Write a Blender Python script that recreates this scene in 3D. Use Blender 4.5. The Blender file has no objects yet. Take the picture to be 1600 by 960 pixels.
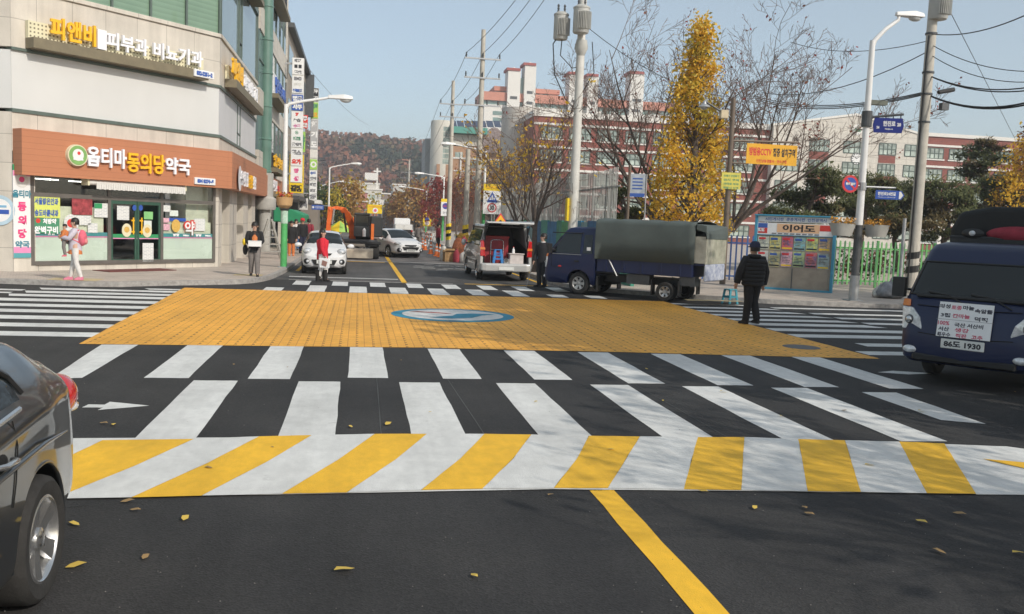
import bpy, bmesh, math, random
from mathutils import Matrix, Vector, noise as mnoise
R = math.radians
sc = bpy.context.scene
col = sc.collection

# ---------------------------------------------------------------- camera
CAM_H, FPX, PCX, PCY = 2.0, 1400.0, 800.0, 480.0
_y = Vector((561 - PCX, -(340 - PCY), FPX)).normalized()
_u = Vector((0.04, 1.0, 0.0)); _u.z = -(_u.x * _y.x + _u.y * _y.y) / _y.z; _u.normalize()
_x = -(_y.cross(_u))
cam_d = bpy.data.cameras.new('camera'); cam = bpy.data.objects.new('camera', cam_d); col.objects.link(cam)
cam_d.sensor_width = 36.0; cam_d.lens = FPX / 1600 * 36
cam_d.clip_start = 0.05; cam_d.clip_end = 6000
cam.matrix_world = Matrix(((_x.x, _x.y, -_x.z, 0), (_y.x, _y.y, -_y.z, 0), (_u.x, _u.y, -_u.z, CAM_H), (0, 0, 0, 1)))
sc.camera = cam

# ---------------------------------------------------------------- sky, sun, exposure
SUN_AZ = Vector((0.60, -0.80)); SUN_EL = R(34)
world = bpy.data.worlds.new('World'); sc.world = world; world.use_nodes = True
wn = world.node_tree.nodes; wl = world.node_tree.links
bg = wn['Background']; sky = wn.new('ShaderNodeTexSky'); sky.sky_type = 'NISHITA'; sky.sun_disc = False
sky.sun_elevation = SUN_EL; sky.sun_rotation = math.atan2(SUN_AZ.x, SUN_AZ.y)
sky.air_density = 0.8; sky.dust_density = 1.5; sky.ozone_density = 0.3
hz_ = wn.new('ShaderNodeMix'); hz_.data_type = 'RGBA'; hz_.inputs[0].default_value = 0.30; hz_.inputs[7].default_value = (4.5, 4.95, 4.3, 1)   # thin high haze over the clear sky
wl.new(sky.outputs[0], hz_.inputs[6]); wl.new(hz_.outputs[2], bg.inputs[0]); bg.inputs[1].default_value = 0.15
sd = bpy.data.lights.new('sun', 'SUN'); sun = bpy.data.objects.new('sun', sd); col.objects.link(sun)
sd.energy = 2.7; sd.angle = R(0.5); sd.color = (1.0, 0.93, 0.82)
_s = Vector((SUN_AZ.x * math.cos(SUN_EL), SUN_AZ.y * math.cos(SUN_EL), math.sin(SUN_EL)))
sun.rotation_euler = _s.to_track_quat('Z', 'Y').to_euler(); sun.location = (20, -30, 40)
vs = sc.view_settings; vs.view_transform = 'Standard'; vs.look = 'None'; vs.gamma = 1.0; vs.use_curve_mapping = False
vs.exposure = 0.20
sc.render.engine = 'CYCLES'
sc.cycles.max_bounces = 6; sc.cycles.transparent_max_bounces = 16; sc.cycles.volume_bounces = 0
HAZE_DENSITY = 0.0008

# ---------------------------------------------------------------- measuring helpers: pixel of the 1600x960 photograph -> point in the place
def ray(px, py):
    c = Vector((px - PCX, -(py - PCY), FPX)); return Vector((_x.dot(c), _y.dot(c), _u.dot(c)))
def G(px, py, z=0.0):
    d = ray(px, py); t = (z - CAM_H) / d.z; return Vector((d.x * t, d.y * t, z))
def AY(px, py, Y):
    d = ray(px, py); t = Y / d.y; return Vector((d.x * t, Y, CAM_H + d.z * t))
def AX(px, py, X):
    d = ray(px, py); t = X / d.x; return Vector((X, d.y * t, CAM_H + d.z * t))

# ---------------------------------------------------------------- materials
def _nodes(name):
    m = bpy.data.materials.new(name); m.use_nodes = True
    nt = m.node_tree; return m, nt, nt.nodes['Principled BSDF']
def streaks(N, L, tc, sock, amt, sc=(2.5, 2.5, .18)):
    mp = N.new('ShaderNodeMapping'); mp.inputs['Scale'].default_value = sc; L.new(tc.outputs['Object'], mp.inputs['Vector'])
    nz = N.new('ShaderNodeTexNoise'); nz.inputs['Scale'].default_value = 1.0; nz.inputs['Detail'].default_value = 7; nz.inputs['Roughness'].default_value = .6; L.new(mp.outputs[0], nz.inputs['Vector'])
    mr = N.new('ShaderNodeMapRange'); mr.inputs[1].default_value = .35; mr.inputs[2].default_value = .65; mr.inputs[3].default_value = 1-amt; mr.inputs[4].default_value = 1+amt*.35; L.new(nz.outputs['Fac'], mr.inputs[0])
    mx = N.new('ShaderNodeMix'); mx.data_type = 'RGBA'; mx.blend_type = 'MULTIPLY'; mx.inputs[0].default_value = 1; L.new(sock, mx.inputs[6]); L.new(mr.outputs[0], mx.inputs[7]); return mx.outputs[2]
def mat(name, rgb, rough=0.6, metal=0.0, var=0.12, scale=4.0, bump=0.0, bscale=60.0, coat=0.0, spec=0.5, emit=0.0, detail=4.0, trans=0.0, var_rgb=None, streak=0.0):
    m, nt, b = _nodes(name)
    N, L = nt.nodes, nt.links
    b.inputs['Roughness'].default_value = rough; b.inputs['Metallic'].default_value = metal
    b.inputs['Specular IOR Level'].default_value = spec
    b.inputs['Coat Weight'].default_value = coat; b.inputs['Coat Roughness'].default_value = 0.05
    tc = N.new('ShaderNodeTexCoord')
    nz = N.new('ShaderNodeTexNoise'); nz.inputs['Scale'].default_value = scale; nz.inputs['Detail'].default_value = detail
    nz.inputs['Roughness'].default_value = 0.6
    L.new(tc.outputs['Object'], nz.inputs['Vector'])
    r = N.new('ShaderNodeValToRGB'); r.color_ramp.elements[0].position = 0.32; r.color_ramp.elements[1].position = 0.68
    lo = var_rgb if var_rgb else tuple(c * (1 - var) for c in rgb)
    hi = tuple(min(1, c * (1 + var * 0.6)) for c in rgb)
    r.color_ramp.elements[0].color = (*lo, 1); r.color_ramp.elements[1].color = (*hi, 1)
    L.new(nz.outputs['Fac'], r.inputs[0]); L.new(streaks(N, L, tc, r.outputs[0], streak) if streak else r.outputs[0], b.inputs['Base Color'])
    if emit: b.inputs['Emission Color'].default_value = (*rgb, 1); b.inputs['Emission Strength'].default_value = emit
    if bump:
        n2 = N.new('ShaderNodeTexNoise'); n2.inputs['Scale'].default_value = bscale; n2.inputs['Detail'].default_value = 6
        L.new(tc.outputs['Object'], n2.inputs['Vector'])
        bp = N.new('ShaderNodeBump'); bp.inputs['Strength'].default_value = bump; bp.inputs['Distance'].default_value = 0.02
        L.new(n2.outputs['Fac'], bp.inputs['Height']); L.new(bp.outputs[0], b.inputs['Normal'])
    if trans: b.inputs['Transmission Weight'].default_value = trans
    return m
def glass(name, tint=(0.5, 0.55, 0.55), alpha=0.35, rough=0.03):
    m, nt, b = _nodes(name); N, L = nt.nodes, nt.links
    out = N['Material Output']; gl = N.new('ShaderNodeBsdfGlossy'); gl.inputs['Roughness'].default_value = rough
    gl.inputs['Color'].default_value = (1, 1, 1, 1)
    tr = N.new('ShaderNodeBsdfTransparent'); tr.inputs['Color'].default_value = (*tint, 1)
    fr = N.new('ShaderNodeFresnel'); fr.inputs['IOR'].default_value = 1.5
    ad = N.new('ShaderNodeMath'); ad.operation = 'MULTIPLY_ADD'; ad.inputs[1].default_value = 0.9; ad.inputs[2].default_value = alpha * 0.2
    mx = N.new('ShaderNodeMixShader')
    L.new(fr.outputs[0], ad.inputs[0]); L.new(ad.outputs[0], mx.inputs[0]); L.new(tr.outputs[0], mx.inputs[1]); L.new(gl.outputs[0], mx.inputs[2])
    L.new(mx.outputs[0], out.inputs['Surface']); return m
def brickmat(name, c1, c2, mortar, sx, sy, msize=0.02, rough=0.85, vec='Object', rot=None, bump=0.3, offset=0.5, var=0.25, streak=0.0):
    m, nt, b = _nodes(name); N, L = nt.nodes, nt.links
    b.inputs['Roughness'].default_value = rough
    tc = N.new('ShaderNodeTexCoord'); mp = N.new('ShaderNodeMapping')
    if rot: mp.inputs['Rotation'].default_value = rot
    L.new(tc.outputs[vec], mp.inputs['Vector'])
    br = N.new('ShaderNodeTexBrick'); br.offset = offset
    br.inputs['Color1'].default_value = (*c1, 1); br.inputs['Color2'].default_value = (*c2, 1); br.inputs['Mortar'].default_value = (*mortar, 1)
    br.inputs['Scale'].default_value = 1.0; br.inputs['Brick Width'].default_value = sx; br.inputs['Row Height'].default_value = sy
    br.inputs['Mortar Size'].default_value = msize; br.inputs['Mortar Smooth'].default_value = 0.2
    L.new(mp.outputs[0], br.inputs['Vector'])
    nz = N.new('ShaderNodeTexNoise'); nz.inputs['Scale'].default_value = 1.3; nz.inputs['Detail'].default_value = 8; nz.inputs['Roughness'].default_value = 0.65
    L.new(tc.outputs[vec], nz.inputs['Vector'])
    mr = N.new('ShaderNodeMapRange'); mr.inputs['From Min'].default_value = 0.3; mr.inputs['From Max'].default_value = 0.7
    mr.inputs['To Min'].default_value = 1 - var; mr.inputs['To Max'].default_value = 1 + var * 0.5
    L.new(nz.outputs['Fac'], mr.inputs['Value'])
    mx = N.new('ShaderNodeMix'); mx.data_type = 'RGBA'; mx.blend_type = 'MULTIPLY'; mx.inputs[0].default_value = 1
    L.new(br.outputs['Color'], mx.inputs[6]); L.new(mr.outputs[0], mx.inputs[7]); L.new(streaks(N, L, tc, mx.outputs[2], streak) if streak else mx.outputs[2], b.inputs['Base Color'])
    if bump:
        bp = N.new('ShaderNodeBump'); bp.inputs['Strength'].default_value = bump; bp.inputs['Distance'].default_value = 0.01; bp.invert = True
        L.new(br.outputs['Fac'], bp.inputs['Height']); L.new(bp.outputs[0], b.inputs['Normal'])
    return m

# ---------------------------------------------------------------- mesh builder
class MB:
    def __init__(s): s.v = []; s.f = []; s.m = []; s.mats = []; s.M = None
    def mi(s, m):
        if m not in s.mats: s.mats.append(m)
        return s.mats.index(m)
    def add(s, vs, fs, m, M=None):
        k = len(s.v); i = s.mi(m)
        vs = [Vector(v) for v in vs]
        if M is not None: vs = [M @ v for v in vs]
        if s.M is not None: vs = [s.M @ v for v in vs]
        s.v += vs
        for f in fs: s.f.append([k + j for j in f]); s.m.append(i)
        return s
    def box(s, x0, x1, y0, y1, z0, z1, m, M=None):
        return s.add([(x0,y0,z0),(x1,y0,z0),(x1,y1,z0),(x0,y1,z0),(x0,y0,z1),(x1,y0,z1),(x1,y1,z1),(x0,y1,z1)],
                     [(3,2,1,0),(4,5,6,7),(0,1,5,4),(1,2,6,5),(2,3,7,6),(3,0,4,7)], m, M)
    def cbox(s, c, d, m, M=None):
        return s.box(c[0]-d[0]/2,c[0]+d[0]/2,c[1]-d[1]/2,c[1]+d[1]/2,c[2]-d[2]/2,c[2]+d[2]/2, m, M)
    def quad(s, a, b, c, d, m, M=None): return s.add([a,b,c,d], [(0,1,2,3)], m, M)
    def poly(s, pts, m, M=None): return s.add(pts, [tuple(range(len(pts)))], m, M)
    def prism(s, pts, t, m, M=None):
        """pts: closed outline of 3-D points; t: extrusion vector"""
        n = len(pts); t = Vector(t); vs = [Vector(p) for p in pts]; vs += [p + t for p in vs]
        fs = [tuple(range(n))[::-1], tuple(range(n, 2*n))] + [(i, (i+1) % n, n + (i+1) % n, n + i) for i in range(n)]
        return s.add(vs, fs, m, M)
    def tube(s, pts, rad, m, n=8, M=None, cap=True):
        pts = [Vector(p) for p in pts]
        if not isinstance(rad, (list, tuple)): rad = [rad] * len(pts)
        vs = []; fs = []; up = None
        for i, p in enumerate(pts):
            d = (pts[min(i+1, len(pts)-1)] - pts[max(i-1, 0)])
            d = d.normalized() if d.length > 1e-9 else Vector((0,0,1))
            if up is None: up = Vector((0,0,1)) if abs(d.z) < 0.9 else Vector((1,0,0))
            a = (up - d * up.dot(d)); a = a.normalized() if a.length > 1e-6 else d.orthogonal().normalized()
            up = a; b = d.cross(a)
            for k in range(n):
                t = 2 * math.pi * k / n; vs.append(p + (a * math.cos(t) + b * math.sin(t)) * rad[i])
        for i in range(len(pts)-1):
            for k in range(n):
                fs.append((i*n+k, i*n+(k+1) % n, (i+1)*n+(k+1) % n, (i+1)*n+k))
        if cap: fs.append(tuple(range(n))[::-1]); fs.append(tuple(range((len(pts)-1)*n, len(pts)*n)))
        return s.add(vs, fs, m, M)
    def lathe(s, prof, m, n=16, M=None, a0=0.0, a1=2*math.pi):
        """prof: list of (r, z) about local Z"""
        full = abs(a1 - a0 - 2*math.pi) < 1e-6; k = n if full else n + 1; vs = []; fs = []
        for r, z in prof:
            for j in range(k):
                t = a0 + (a1 - a0) * j / n; vs.append((r*math.cos(t), r*math.sin(t), z))
        for i in range(len(prof)-1):
            for j in range(n):
                j2 = (j+1) % k; fs.append((i*k+j, i*k+j2, (i+1)*k+j2, (i+1)*k+j))
        return s.add(vs, fs, m, M)
    def disc(s, c, r, m, n=20, M=None, r2=None):
        """disc in the local XZ plane facing -Y"""
        return s.poly([(c[0]+r*math.cos(2*math.pi*k/n), c[1], c[2]+(r2 or r)*math.sin(2*math.pi*k/n)) for k in range(n)], m, M)
    def ball(s, c, r, m, n=10, M=None):
        if not isinstance(r, (tuple, list)): r = (r, r, r)
        T = Matrix.Translation(c) @ Matrix.Diagonal((r[0], r[1], r[2], 1)); T = (M @ T) if M is not None else T
        prof = [(math.sin(math.pi*i/(n-1)) , -math.cos(math.pi*i/(n-1))) for i in range(n)]
        prof[0] = (0.001, -1); prof[-1] = (0.001, 1)
        return s.lathe(prof, m, n + 2, T)
    def text(s, t, size, m, pos=(0,0,0), width=None, ext=0.0, bold=0.0, M=None, align='CENTER', spacing=1.0, res=2):
        """lettering standing in the local XZ plane, read from -Y; pos = centre (or left/right) of the line at mid height; ext = thickness towards the reader"""
        vs, fs = text_mesh(t, bold / max(size, 1e-6) if bold else 0.0, (ext / size), spacing, res)
        if not vs: return s
        x0 = min(v[0] for v in vs); x1 = max(v[0] for v in vs); y0 = min(v[1] for v in vs); y1 = max(v[1] for v in vs)
        sx = size
        if width: sx = width / (x1 - x0)
        ox = -(x0+x1)/2 if align == 'CENTER' else (-x0 if align == 'LEFT' else -x1)
        cy = (y0 + y1) / 2; sy = size / (y1 - y0)
        out = [(pos[0] + (v[0]+ox)*sx, pos[1] - v[2]*size, pos[2] + (v[1]-cy)*sy) for v in vs]
        return s.add(out, fs, m, M)
    def build(s, name, parent=None, smooth=None, bevel=0.0, seg=1, sub=0, weld=False, loc=None, rotz=0.0, solid=0.0):
        me = bpy.data.meshes.new(name); me.from_pydata([tuple(v) for v in s.v], [], s.f)
        for m in s.mats: me.materials.append(m)
        for p, i in zip(me.polygons, s.m): p.material_index = i
        if weld or bevel or sub:
            bm = bmesh.new(); bm.from_mesh(me); bmesh.ops.remove_doubles(bm, verts=bm.verts, dist=1e-4); bm.to_mesh(me); bm.free()
        me.update()
        if smooth is not None:
            me.shade_smooth(); me.set_sharp_from_angle(angle=R(smooth))
        o = bpy.data.objects.new(name, me); col.objects.link(o)
        if parent is not None: o.parent = parent
        if loc is not None: o.location = loc
        if rotz: o.rotation_euler.z = rotz
        if solid: md = o.modifiers.new('solid', 'SOLIDIFY'); md.thickness = solid; md.offset = 0
        if sub: md = o.modifiers.new('sub', 'SUBSURF'); md.levels = sub; md.render_levels = sub
        if bevel:
            md = o.modifiers.new('bevel', 'BEVEL'); md.width = bevel; md.segments = seg; md.limit_method = 'ANGLE'; md.angle_limit = R(35)
        return o
_tc = {}
def text_mesh(t, bold, ext, spacing=1.0, res=2):
    key = (t, round(bold, 4), round(ext, 4), spacing, res)
    if key in _tc: return _tc[key]
    cu = bpy.data.curves.new('lettering', 'FONT'); cu.body = t; cu.size = 1.0; cu.offset = bold; cu.extrude = ext / 2; cu.resolution_u = res
    cu.space_character = spacing
    o = bpy.data.objects.new('lettering', cu); col.objects.link(o)
    dg = bpy.context.evaluated_depsgraph_get(); dg.update()
    me = bpy.data.meshes.new_from_object(o.evaluated_get(dg))
    vs = [(v.co.x, v.co.y, v.co.z + ext / 2) for v in me.vertices]; fs = [tuple(p.vertices) for p in me.polygons]
    bpy.data.objects.remove(o); bpy.data.curves.remove(cu); bpy.data.meshes.remove(me)
    _tc[key] = (vs, fs); return _tc[key]

# ---------------------------------------------------------------- things
def tag(o, label, cat, group=None):
    o['label'] = label; o['category'] = cat
    if group: o['group'] = group
    return o
def thing(name, label, cat, loc=(0,0,0), rotz=0.0, group=None):
    o = bpy.data.objects.new(name, None); col.objects.link(o); o.empty_display_size = 0.2
    o.location = loc; o.rotation_euler.z = rotz
    return tag(o, label, cat, group)
def structure(mb, name, **k):
    o = mb.build(name, **k); o['kind'] = 'structure'; return o
def copy_tree(o, parent=None):
    c = o.copy(); col.objects.link(c); c.parent = parent
    for ch in [x for x in bpy.data.objects if x.parent == o]: copy_tree(ch, c)
    return c
def dup(root, loc, rotz, label, group=None):
    c = copy_tree(root); c.location = loc; c.rotation_euler.z = rotz; c['label'] = label
    if group: c['group'] = group
    return c
def frame(o):
    """local XZ measuring of a pixel on the plane y = 0 of a thing turned about Z only"""
    Mx = Matrix.Translation(o.location) @ Matrix.Rotation(o.rotation_euler.z, 4, 'Z'); Mi = Mx.inverted()
    def f(px, py, y=0.0):
        d = Mi.to_3x3() @ ray(px, py); c = Mi @ Vector((0, 0, CAM_H)); t = (y - c.y) / d.y; p = c + d * t; return p.x, p.z
    return f
def at_frame(loc, rotz):
    Mx = Matrix.Translation(loc) @ Matrix.Rotation(rotz, 4, 'Z'); Mi = Mx.inverted()
    def f(px, py, y=0.0):
        d = Mi.to_3x3() @ ray(px, py); c = Mi @ Vector((0, 0, CAM_H)); t = (y - c.y) / d.y; p = c + d * t; return p.x, p.z
    return f
# ---------------------------------------------------------------- common materials
def asphalt_mat(name='asphalt', lo=(0.026, 0.026, 0.028, 1), hi=(0.052, 0.050, 0.049, 1)):
    m, nt, b = _nodes(name); N, L = nt.nodes, nt.links
    tc = N.new('ShaderNodeTexCoord'); b.inputs['Roughness'].default_value = 0.82; b.inputs['Specular IOR Level'].default_value = 0.35
    n1 = N.new('ShaderNodeTexNoise'); n1.inputs['Scale'].default_value = 0.55; n1.inputs['Detail'].default_value = 9; n1.inputs['Roughness'].default_value = 0.62
    n2 = N.new('ShaderNodeTexVoronoi'); n2.inputs['Scale'].default_value = 75
    n3 = N.new('ShaderNodeTexNoise'); n3.inputs['Scale'].default_value = 260; n3.inputs['Detail'].default_value = 2
    n4 = N.new('ShaderNodeTexNoise'); n4.inputs['Scale'].default_value = 22; n4.inputs['Detail'].default_value = 6; n4.inputs['Roughness'].default_value = 0.7
    for n in (n1, n2, n3, n4): L.new(tc.outputs['Object'], n.inputs['Vector'])
    r1 = N.new('ShaderNodeValToRGB'); e = r1.color_ramp.elements
    e[0].position = 0.3; e[0].color = lo; e[1].position = 0.72; e[1].color = hi
    L.new(n1.outputs['Fac'], r1.inputs[0])
    r2 = N.new('ShaderNodeValToRGB'); e = r2.color_ramp.elements
    e[0].position = 0.0; e[0].color = (0.55, 0.55, 0.55, 1); e[1].position = 1.0; e[1].color = (1.6, 1.6, 1.6, 1)
    L.new(n2.outputs['Color'], r2.inputs[0])
    mx = N.new('ShaderNodeMix'); mx.data_type = 'RGBA'; mx.blend_type = 'MULTIPLY'; mx.inputs[0].default_value = 0.65
    L.new(r1.outputs[0], mx.inputs[6]); L.new(r2.outputs[0], mx.inputs[7])
    # scattered pale grit and dust flecks
    r4 = N.new('ShaderNodeValToRGB'); e = r4.color_ramp.elements; e[0].position = 0.66; e[0].color = (0,0,0,1); e[1].position = 0.8; e[1].color = (1,1,1,1)
    L.new(n4.outputs['Fac'], r4.inputs[0])
    m2 = N.new('ShaderNodeMix'); m2.data_type = 'RGBA'; m2.inputs[7].default_value = (0.2, 0.19, 0.18, 1)
    sc_ = N.new('ShaderNodeMath'); sc_.operation = 'MULTIPLY'; sc_.inputs[1].default_value = 0.35
    L.new(r4.outputs[0], sc_.inputs[0]); L.new(sc_.outputs[0], m2.inputs[0]); L.new(mx.outputs[2], m2.inputs[6])
    L.new(streaks(N, L, tc, streaks(N, L, tc, m2.outputs[2], .22, (1.6, .10, 1)), .25, (.35, .22, 1)), b.inputs['Base Color'])
    bp = N.new('ShaderNodeBump'); bp.inputs['Strength'].default_value = 0.55; bp.inputs['Distance'].default_value = 0.006
    L.new(n2.outputs['Distance'], bp.inputs['Height']); L.new(bp.outputs[0], b.inputs['Normal'])
    return m
def paint_mat(name, rgb, wear=0.1, dirt=(0.25, 0.24, 0.22)):
    m, nt, b = _nodes(name); N, L = nt.nodes, nt.links
    tc = N.new('ShaderNodeTexCoord'); b.inputs['Roughness'].default_value = 0.7
    n1 = N.new('ShaderNodeTexNoise'); n1.inputs['Scale'].default_value = 0.9; n1.inputs['Detail'].default_value = 9; n1.inputs['Roughness'].default_value = 0.65
    n2 = N.new('ShaderNodeTexNoise'); n2.inputs['Scale'].default_value = 3.6; n2.inputs['Detail'].default_value = 8; n2.inputs['Roughness'].default_value = 0.72
    n3 = N.new('ShaderNodeTexVoronoi'); n3.inputs['Scale'].default_value = 95
    for n in (n1, n2, n3): L.new(tc.outputs['Object'], n.inputs['Vector'])
    mr = N.new('ShaderNodeMapRange'); mr.inputs[1].default_value = 0.3; mr.inputs[2].default_value = 0.7; mr.inputs[3].default_value = 0.84; mr.inputs[4].default_value = 1.05
    L.new(n1.outputs['Fac'], mr.inputs[0])
    mx = N.new('ShaderNodeMix'); mx.data_type = 'RGBA'; mx.blend_type = 'MULTIPLY'; mx.inputs[0].default_value = 1; mx.inputs[6].default_value = (*rgb, 1)
    L.new(mr.outputs[0], mx.inputs[7])
    rr = N.new('ShaderNodeValToRGB'); e = rr.color_ramp.elements; e[0].position = 0.62; e[0].color = (0,0,0,1); e[1].position = 0.78; e[1].color = (1,1,1,1)
    L.new(n2.outputs['Fac'], rr.inputs[0])
    ml = N.new('ShaderNodeMath'); ml.operation = 'MULTIPLY'; ml.inputs[1].default_value = wear * 4
    L.new(rr.outputs[0], ml.inputs[0])
    m2 = N.new('ShaderNodeMix'); m2.data_type = 'RGBA'; m2.inputs[7].default_value = (*dirt, 1); L.new(ml.outputs[0], m2.inputs[0]); L.new(mx.outputs[2], m2.inputs[6])
    L.new(streaks(N, L, tc, streaks(N, L, tc, m2.outputs[2], .12, (2.2, .16, 1)), .10, (9, 5, 1)), b.inputs['Base Color'])
    bp = N.new('ShaderNodeBump'); bp.inputs['Strength'].default_value = 0.35; bp.inputs['Distance'].default_value = 0.004
    L.new(n3.outputs['Distance'], bp.inputs['Height']); L.new(bp.outputs[0], b.inputs['Normal'])
    return m
def stamped_mat():
    """orange coating over brick-stamped asphalt: long joints along Y, short dark cross joints"""
    m, nt, b = _nodes('stamped_orange'); N, L = nt.nodes, nt.links
    tc = N.new('ShaderNodeTexCoord'); b.inputs['Roughness'].default_value = 0.65
    br = N.new('ShaderNodeTexBrick'); br.offset = 0.5
    mp = N.new('ShaderNodeMapping'); mp.inputs['Rotation'].default_value = (0, 0, R(90)); L.new(tc.outputs['Object'], mp.inputs['Vector']); L.new(mp.outputs[0], br.inputs['Vector'])
    br.inputs['Scale'].default_value = 1; br.inputs['Brick Width'].default_value = 0.25; br.inputs['Row Height'].default_value = 0.13; br.inputs['Mortar Size'].default_value = 0.006
    br.inputs['Color1'].default_value = (0.95, 0.47, 0.06, 1); br.inputs['Color2'].default_value = (0.89, 0.435, 0.055, 1); br.inputs['Mortar'].default_value = (0.62, 0.26, 0.04, 1)
    sx = N.new('ShaderNodeSeparateXYZ'); L.new(tc.outputs['Object'], sx.inputs[0])
    def near(sock, period, half, off=0.0):
        a = N.new('ShaderNodeMath'); a.operation = 'ADD'; a.inputs[1].default_value = off + 100 * period; L.new(sock, a.inputs[0])
        w = N.new('ShaderNodeMath'); w.operation = 'MODULO'; w.inputs[1].default_value = period; L.new(a.outputs[0], w.inputs[0])
        l = N.new('ShaderNodeMath'); l.operation = 'LESS_THAN'; l.inputs[1].default_value = half; L.new(w.outputs[0], l.inputs[0]); return l.outputs[0]
    nx = near(sx.outputs['X'], 0.26, 0.034); ny = near(sx.outputs['Y'], 0.25, 0.075)
    mu = N.new('ShaderNodeMath'); mu.operation = 'MULTIPLY'; L.new(nx, mu.inputs[0]); L.new(ny, mu.inputs[1])
    nz = N.new('ShaderNodeTexNoise'); nz.inputs['Scale'].default_value = 1.1; nz.inputs['Detail'].default_value = 7; L.new(tc.outputs['Object'], nz.inputs['Vector'])
    rr = N.new('ShaderNodeMapRange'); rr.inputs[1].default_value = 0.35; rr.inputs[2].default_value = 0.6; rr.inputs[3].default_value = 0.35; rr.inputs[4].default_value = 0.95; L.new(nz.outputs['Fac'], rr.inputs[0])
    m2_ = N.new('ShaderNodeMath'); m2_.operation = 'MULTIPLY'; L.new(mu.outputs[0], m2_.inputs[0]); L.new(rr.outputs[0], m2_.inputs[1])
    mx = N.new('ShaderNodeMix'); mx.data_type = 'RGBA'; mx.inputs[7].default_value = (0.10, 0.045, 0.015, 1); L.new(m2_.outputs[0], mx.inputs[0]); L.new(br.outputs['Color'], mx.inputs[6])
    n2 = N.new('ShaderNodeTexNoise'); n2.inputs['Scale'].default_value = 0.5; n2.inputs['Detail'].default_value = 8; L.new(tc.outputs['Object'], n2.inputs['Vector'])
    r2 = N.new('ShaderNodeMapRange'); r2.inputs[1].default_value = 0.3; r2.inputs[2].default_value = 0.7; r2.inputs[3].default_value = 0.86; r2.inputs[4].default_value = 1.06; L.new(n2.outputs['Fac'], r2.inputs[0])
    mm = N.new('ShaderNodeMix'); mm.data_type = 'RGBA'; mm.blend_type = 'MULTIPLY'; mm.inputs[0].default_value = 1; L.new(mx.outputs[2], mm.inputs[6]); L.new(r2.outputs[0], mm.inputs[7])
    L.new(streaks(N, L, tc, streaks(N, L, tc, mm.outputs[2], .16, (1.1, .12, 1)), .10, (5, 4, 1)), b.inputs['Base Color'])
    bp = N.new('ShaderNodeBump'); bp.inputs['Strength'].default_value = 0.4; bp.inputs['Distance'].default_value = 0.006; bp.invert = True
    L.new(br.outputs['Fac'], bp.inputs['Height']); L.new(bp.outputs[0], b.inputs['Normal'])
    return m
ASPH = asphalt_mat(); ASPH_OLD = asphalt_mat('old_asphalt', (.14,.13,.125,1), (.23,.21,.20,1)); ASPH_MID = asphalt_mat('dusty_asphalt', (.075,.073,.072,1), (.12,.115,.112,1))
W_PAINT = paint_mat('white_road_paint', (0.74, 0.74, 0.72), 0.15)
W_FADED = paint_mat('faded_white_paint', (0.5, 0.48, 0.45), 0.22)
Y_PAINT = paint_mat('yellow_road_paint', (0.93, 0.53, 0.03), 0.13, (0.35, 0.2, 0.05))
ORANGE = stamped_mat()
PAVER = brickmat('sidewalk_pavers', (0.56, 0.48, 0.41), (0.50, 0.43, 0.37), (0.34, 0.29, 0.25), 0.22, 0.11, 0.008, bump=0.3)
TACTILE = mat('yellow_tactile_block', (0.52, 0.42, 0.24), 0.85, var=0.25, scale=2.0)
KERB = mat('kerb_granite', (0.38, 0.36, 0.34), 0.85, var=0.3, scale=9, bump=0.3)
DIRT = mat('bare_ground', (0.16, 0.13, 0.10), 0.95, var=0.35, scale=0.3, bump=0.3, bscale=8)
CONC = mat('concrete', (0.42, 0.41, 0.38), 0.85, var=0.2, scale=2.0, bump=0.15)
POLE_CONC = mat('pole_concrete', (0.50, 0.47, 0.41), 0.8, var=0.14, scale=3.0, bump=0.1, bscale=30)
WHITE = mat('white_enamel', (0.78, 0.78, 0.77), 0.4, var=0.06, scale=3)
OFFWHITE = mat('offwhite_plastic', (0.70, 0.69, 0.66), 0.5, var=0.08, scale=5)
LETTER_W = mat('white_letters', (0.86, 0.86, 0.88), 0.35, var=0.03)
LETTER_Y = mat('yellow_letters', (0.90, 0.50, 0.02), 0.4, var=0.05)
LETTER_BLUE = mat('blue_letters', (0.05, 0.12, 0.42), 0.4, var=0.05)
LETTER_K = mat('black_letters', (0.02, 0.02, 0.025), 0.5, var=0.05)
LETTER_R = mat('red_letters', (0.65, 0.05, 0.04), 0.45, var=0.05)
LETTER_PINK = mat('pink_letters', (0.75, 0.06, 0.22), 0.45, var=0.05)
LETTER_G = mat('green_letters', (0.04, 0.30, 0.12), 0.45, var=0.05)
STEEL = mat('galvanised_steel', (0.45, 0.46, 0.47), 0.45, 0.6, var=0.15, scale=6)
DKSTEEL = mat('dark_steel', (0.10, 0.105, 0.11), 0.5, 0.4, var=0.2, scale=6)
BLACK = mat('black_plastic', (0.02, 0.02, 0.021), 0.5, var=0.2, scale=8)
RUBBER = mat('tyre_rubber', (0.028, 0.027, 0.026), 0.85, var=0.3, scale=10, bump=0.2)
CHROME = mat('alloy', (0.62, 0.62, 0.62), 0.25, 0.9, var=0.08, scale=5)
RED = mat('red_plastic', (0.60, 0.03, 0.025), 0.4, var=0.1)
ORANGE_P = mat('orange_plastic', (0.80, 0.18, 0.03), 0.45, var=0.1)
BLUE_P = mat('blue_plastic', (0.04, 0.22, 0.55), 0.4, var=0.08)
GREEN_P = mat('green_paint', (0.09, 0.42, 0.13), 0.45, var=0.15, scale=5)
SIGN_Y = mat('sign_yellow', (0.85, 0.60, 0.02), 0.45, var=0.05)
SIGN_W = mat('sign_white', (0.80, 0.80, 0.80), 0.4, var=0.03)
SIGN_B = mat('sign_blue', (0.035, 0.10, 0.42), 0.4, var=0.06)
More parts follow.
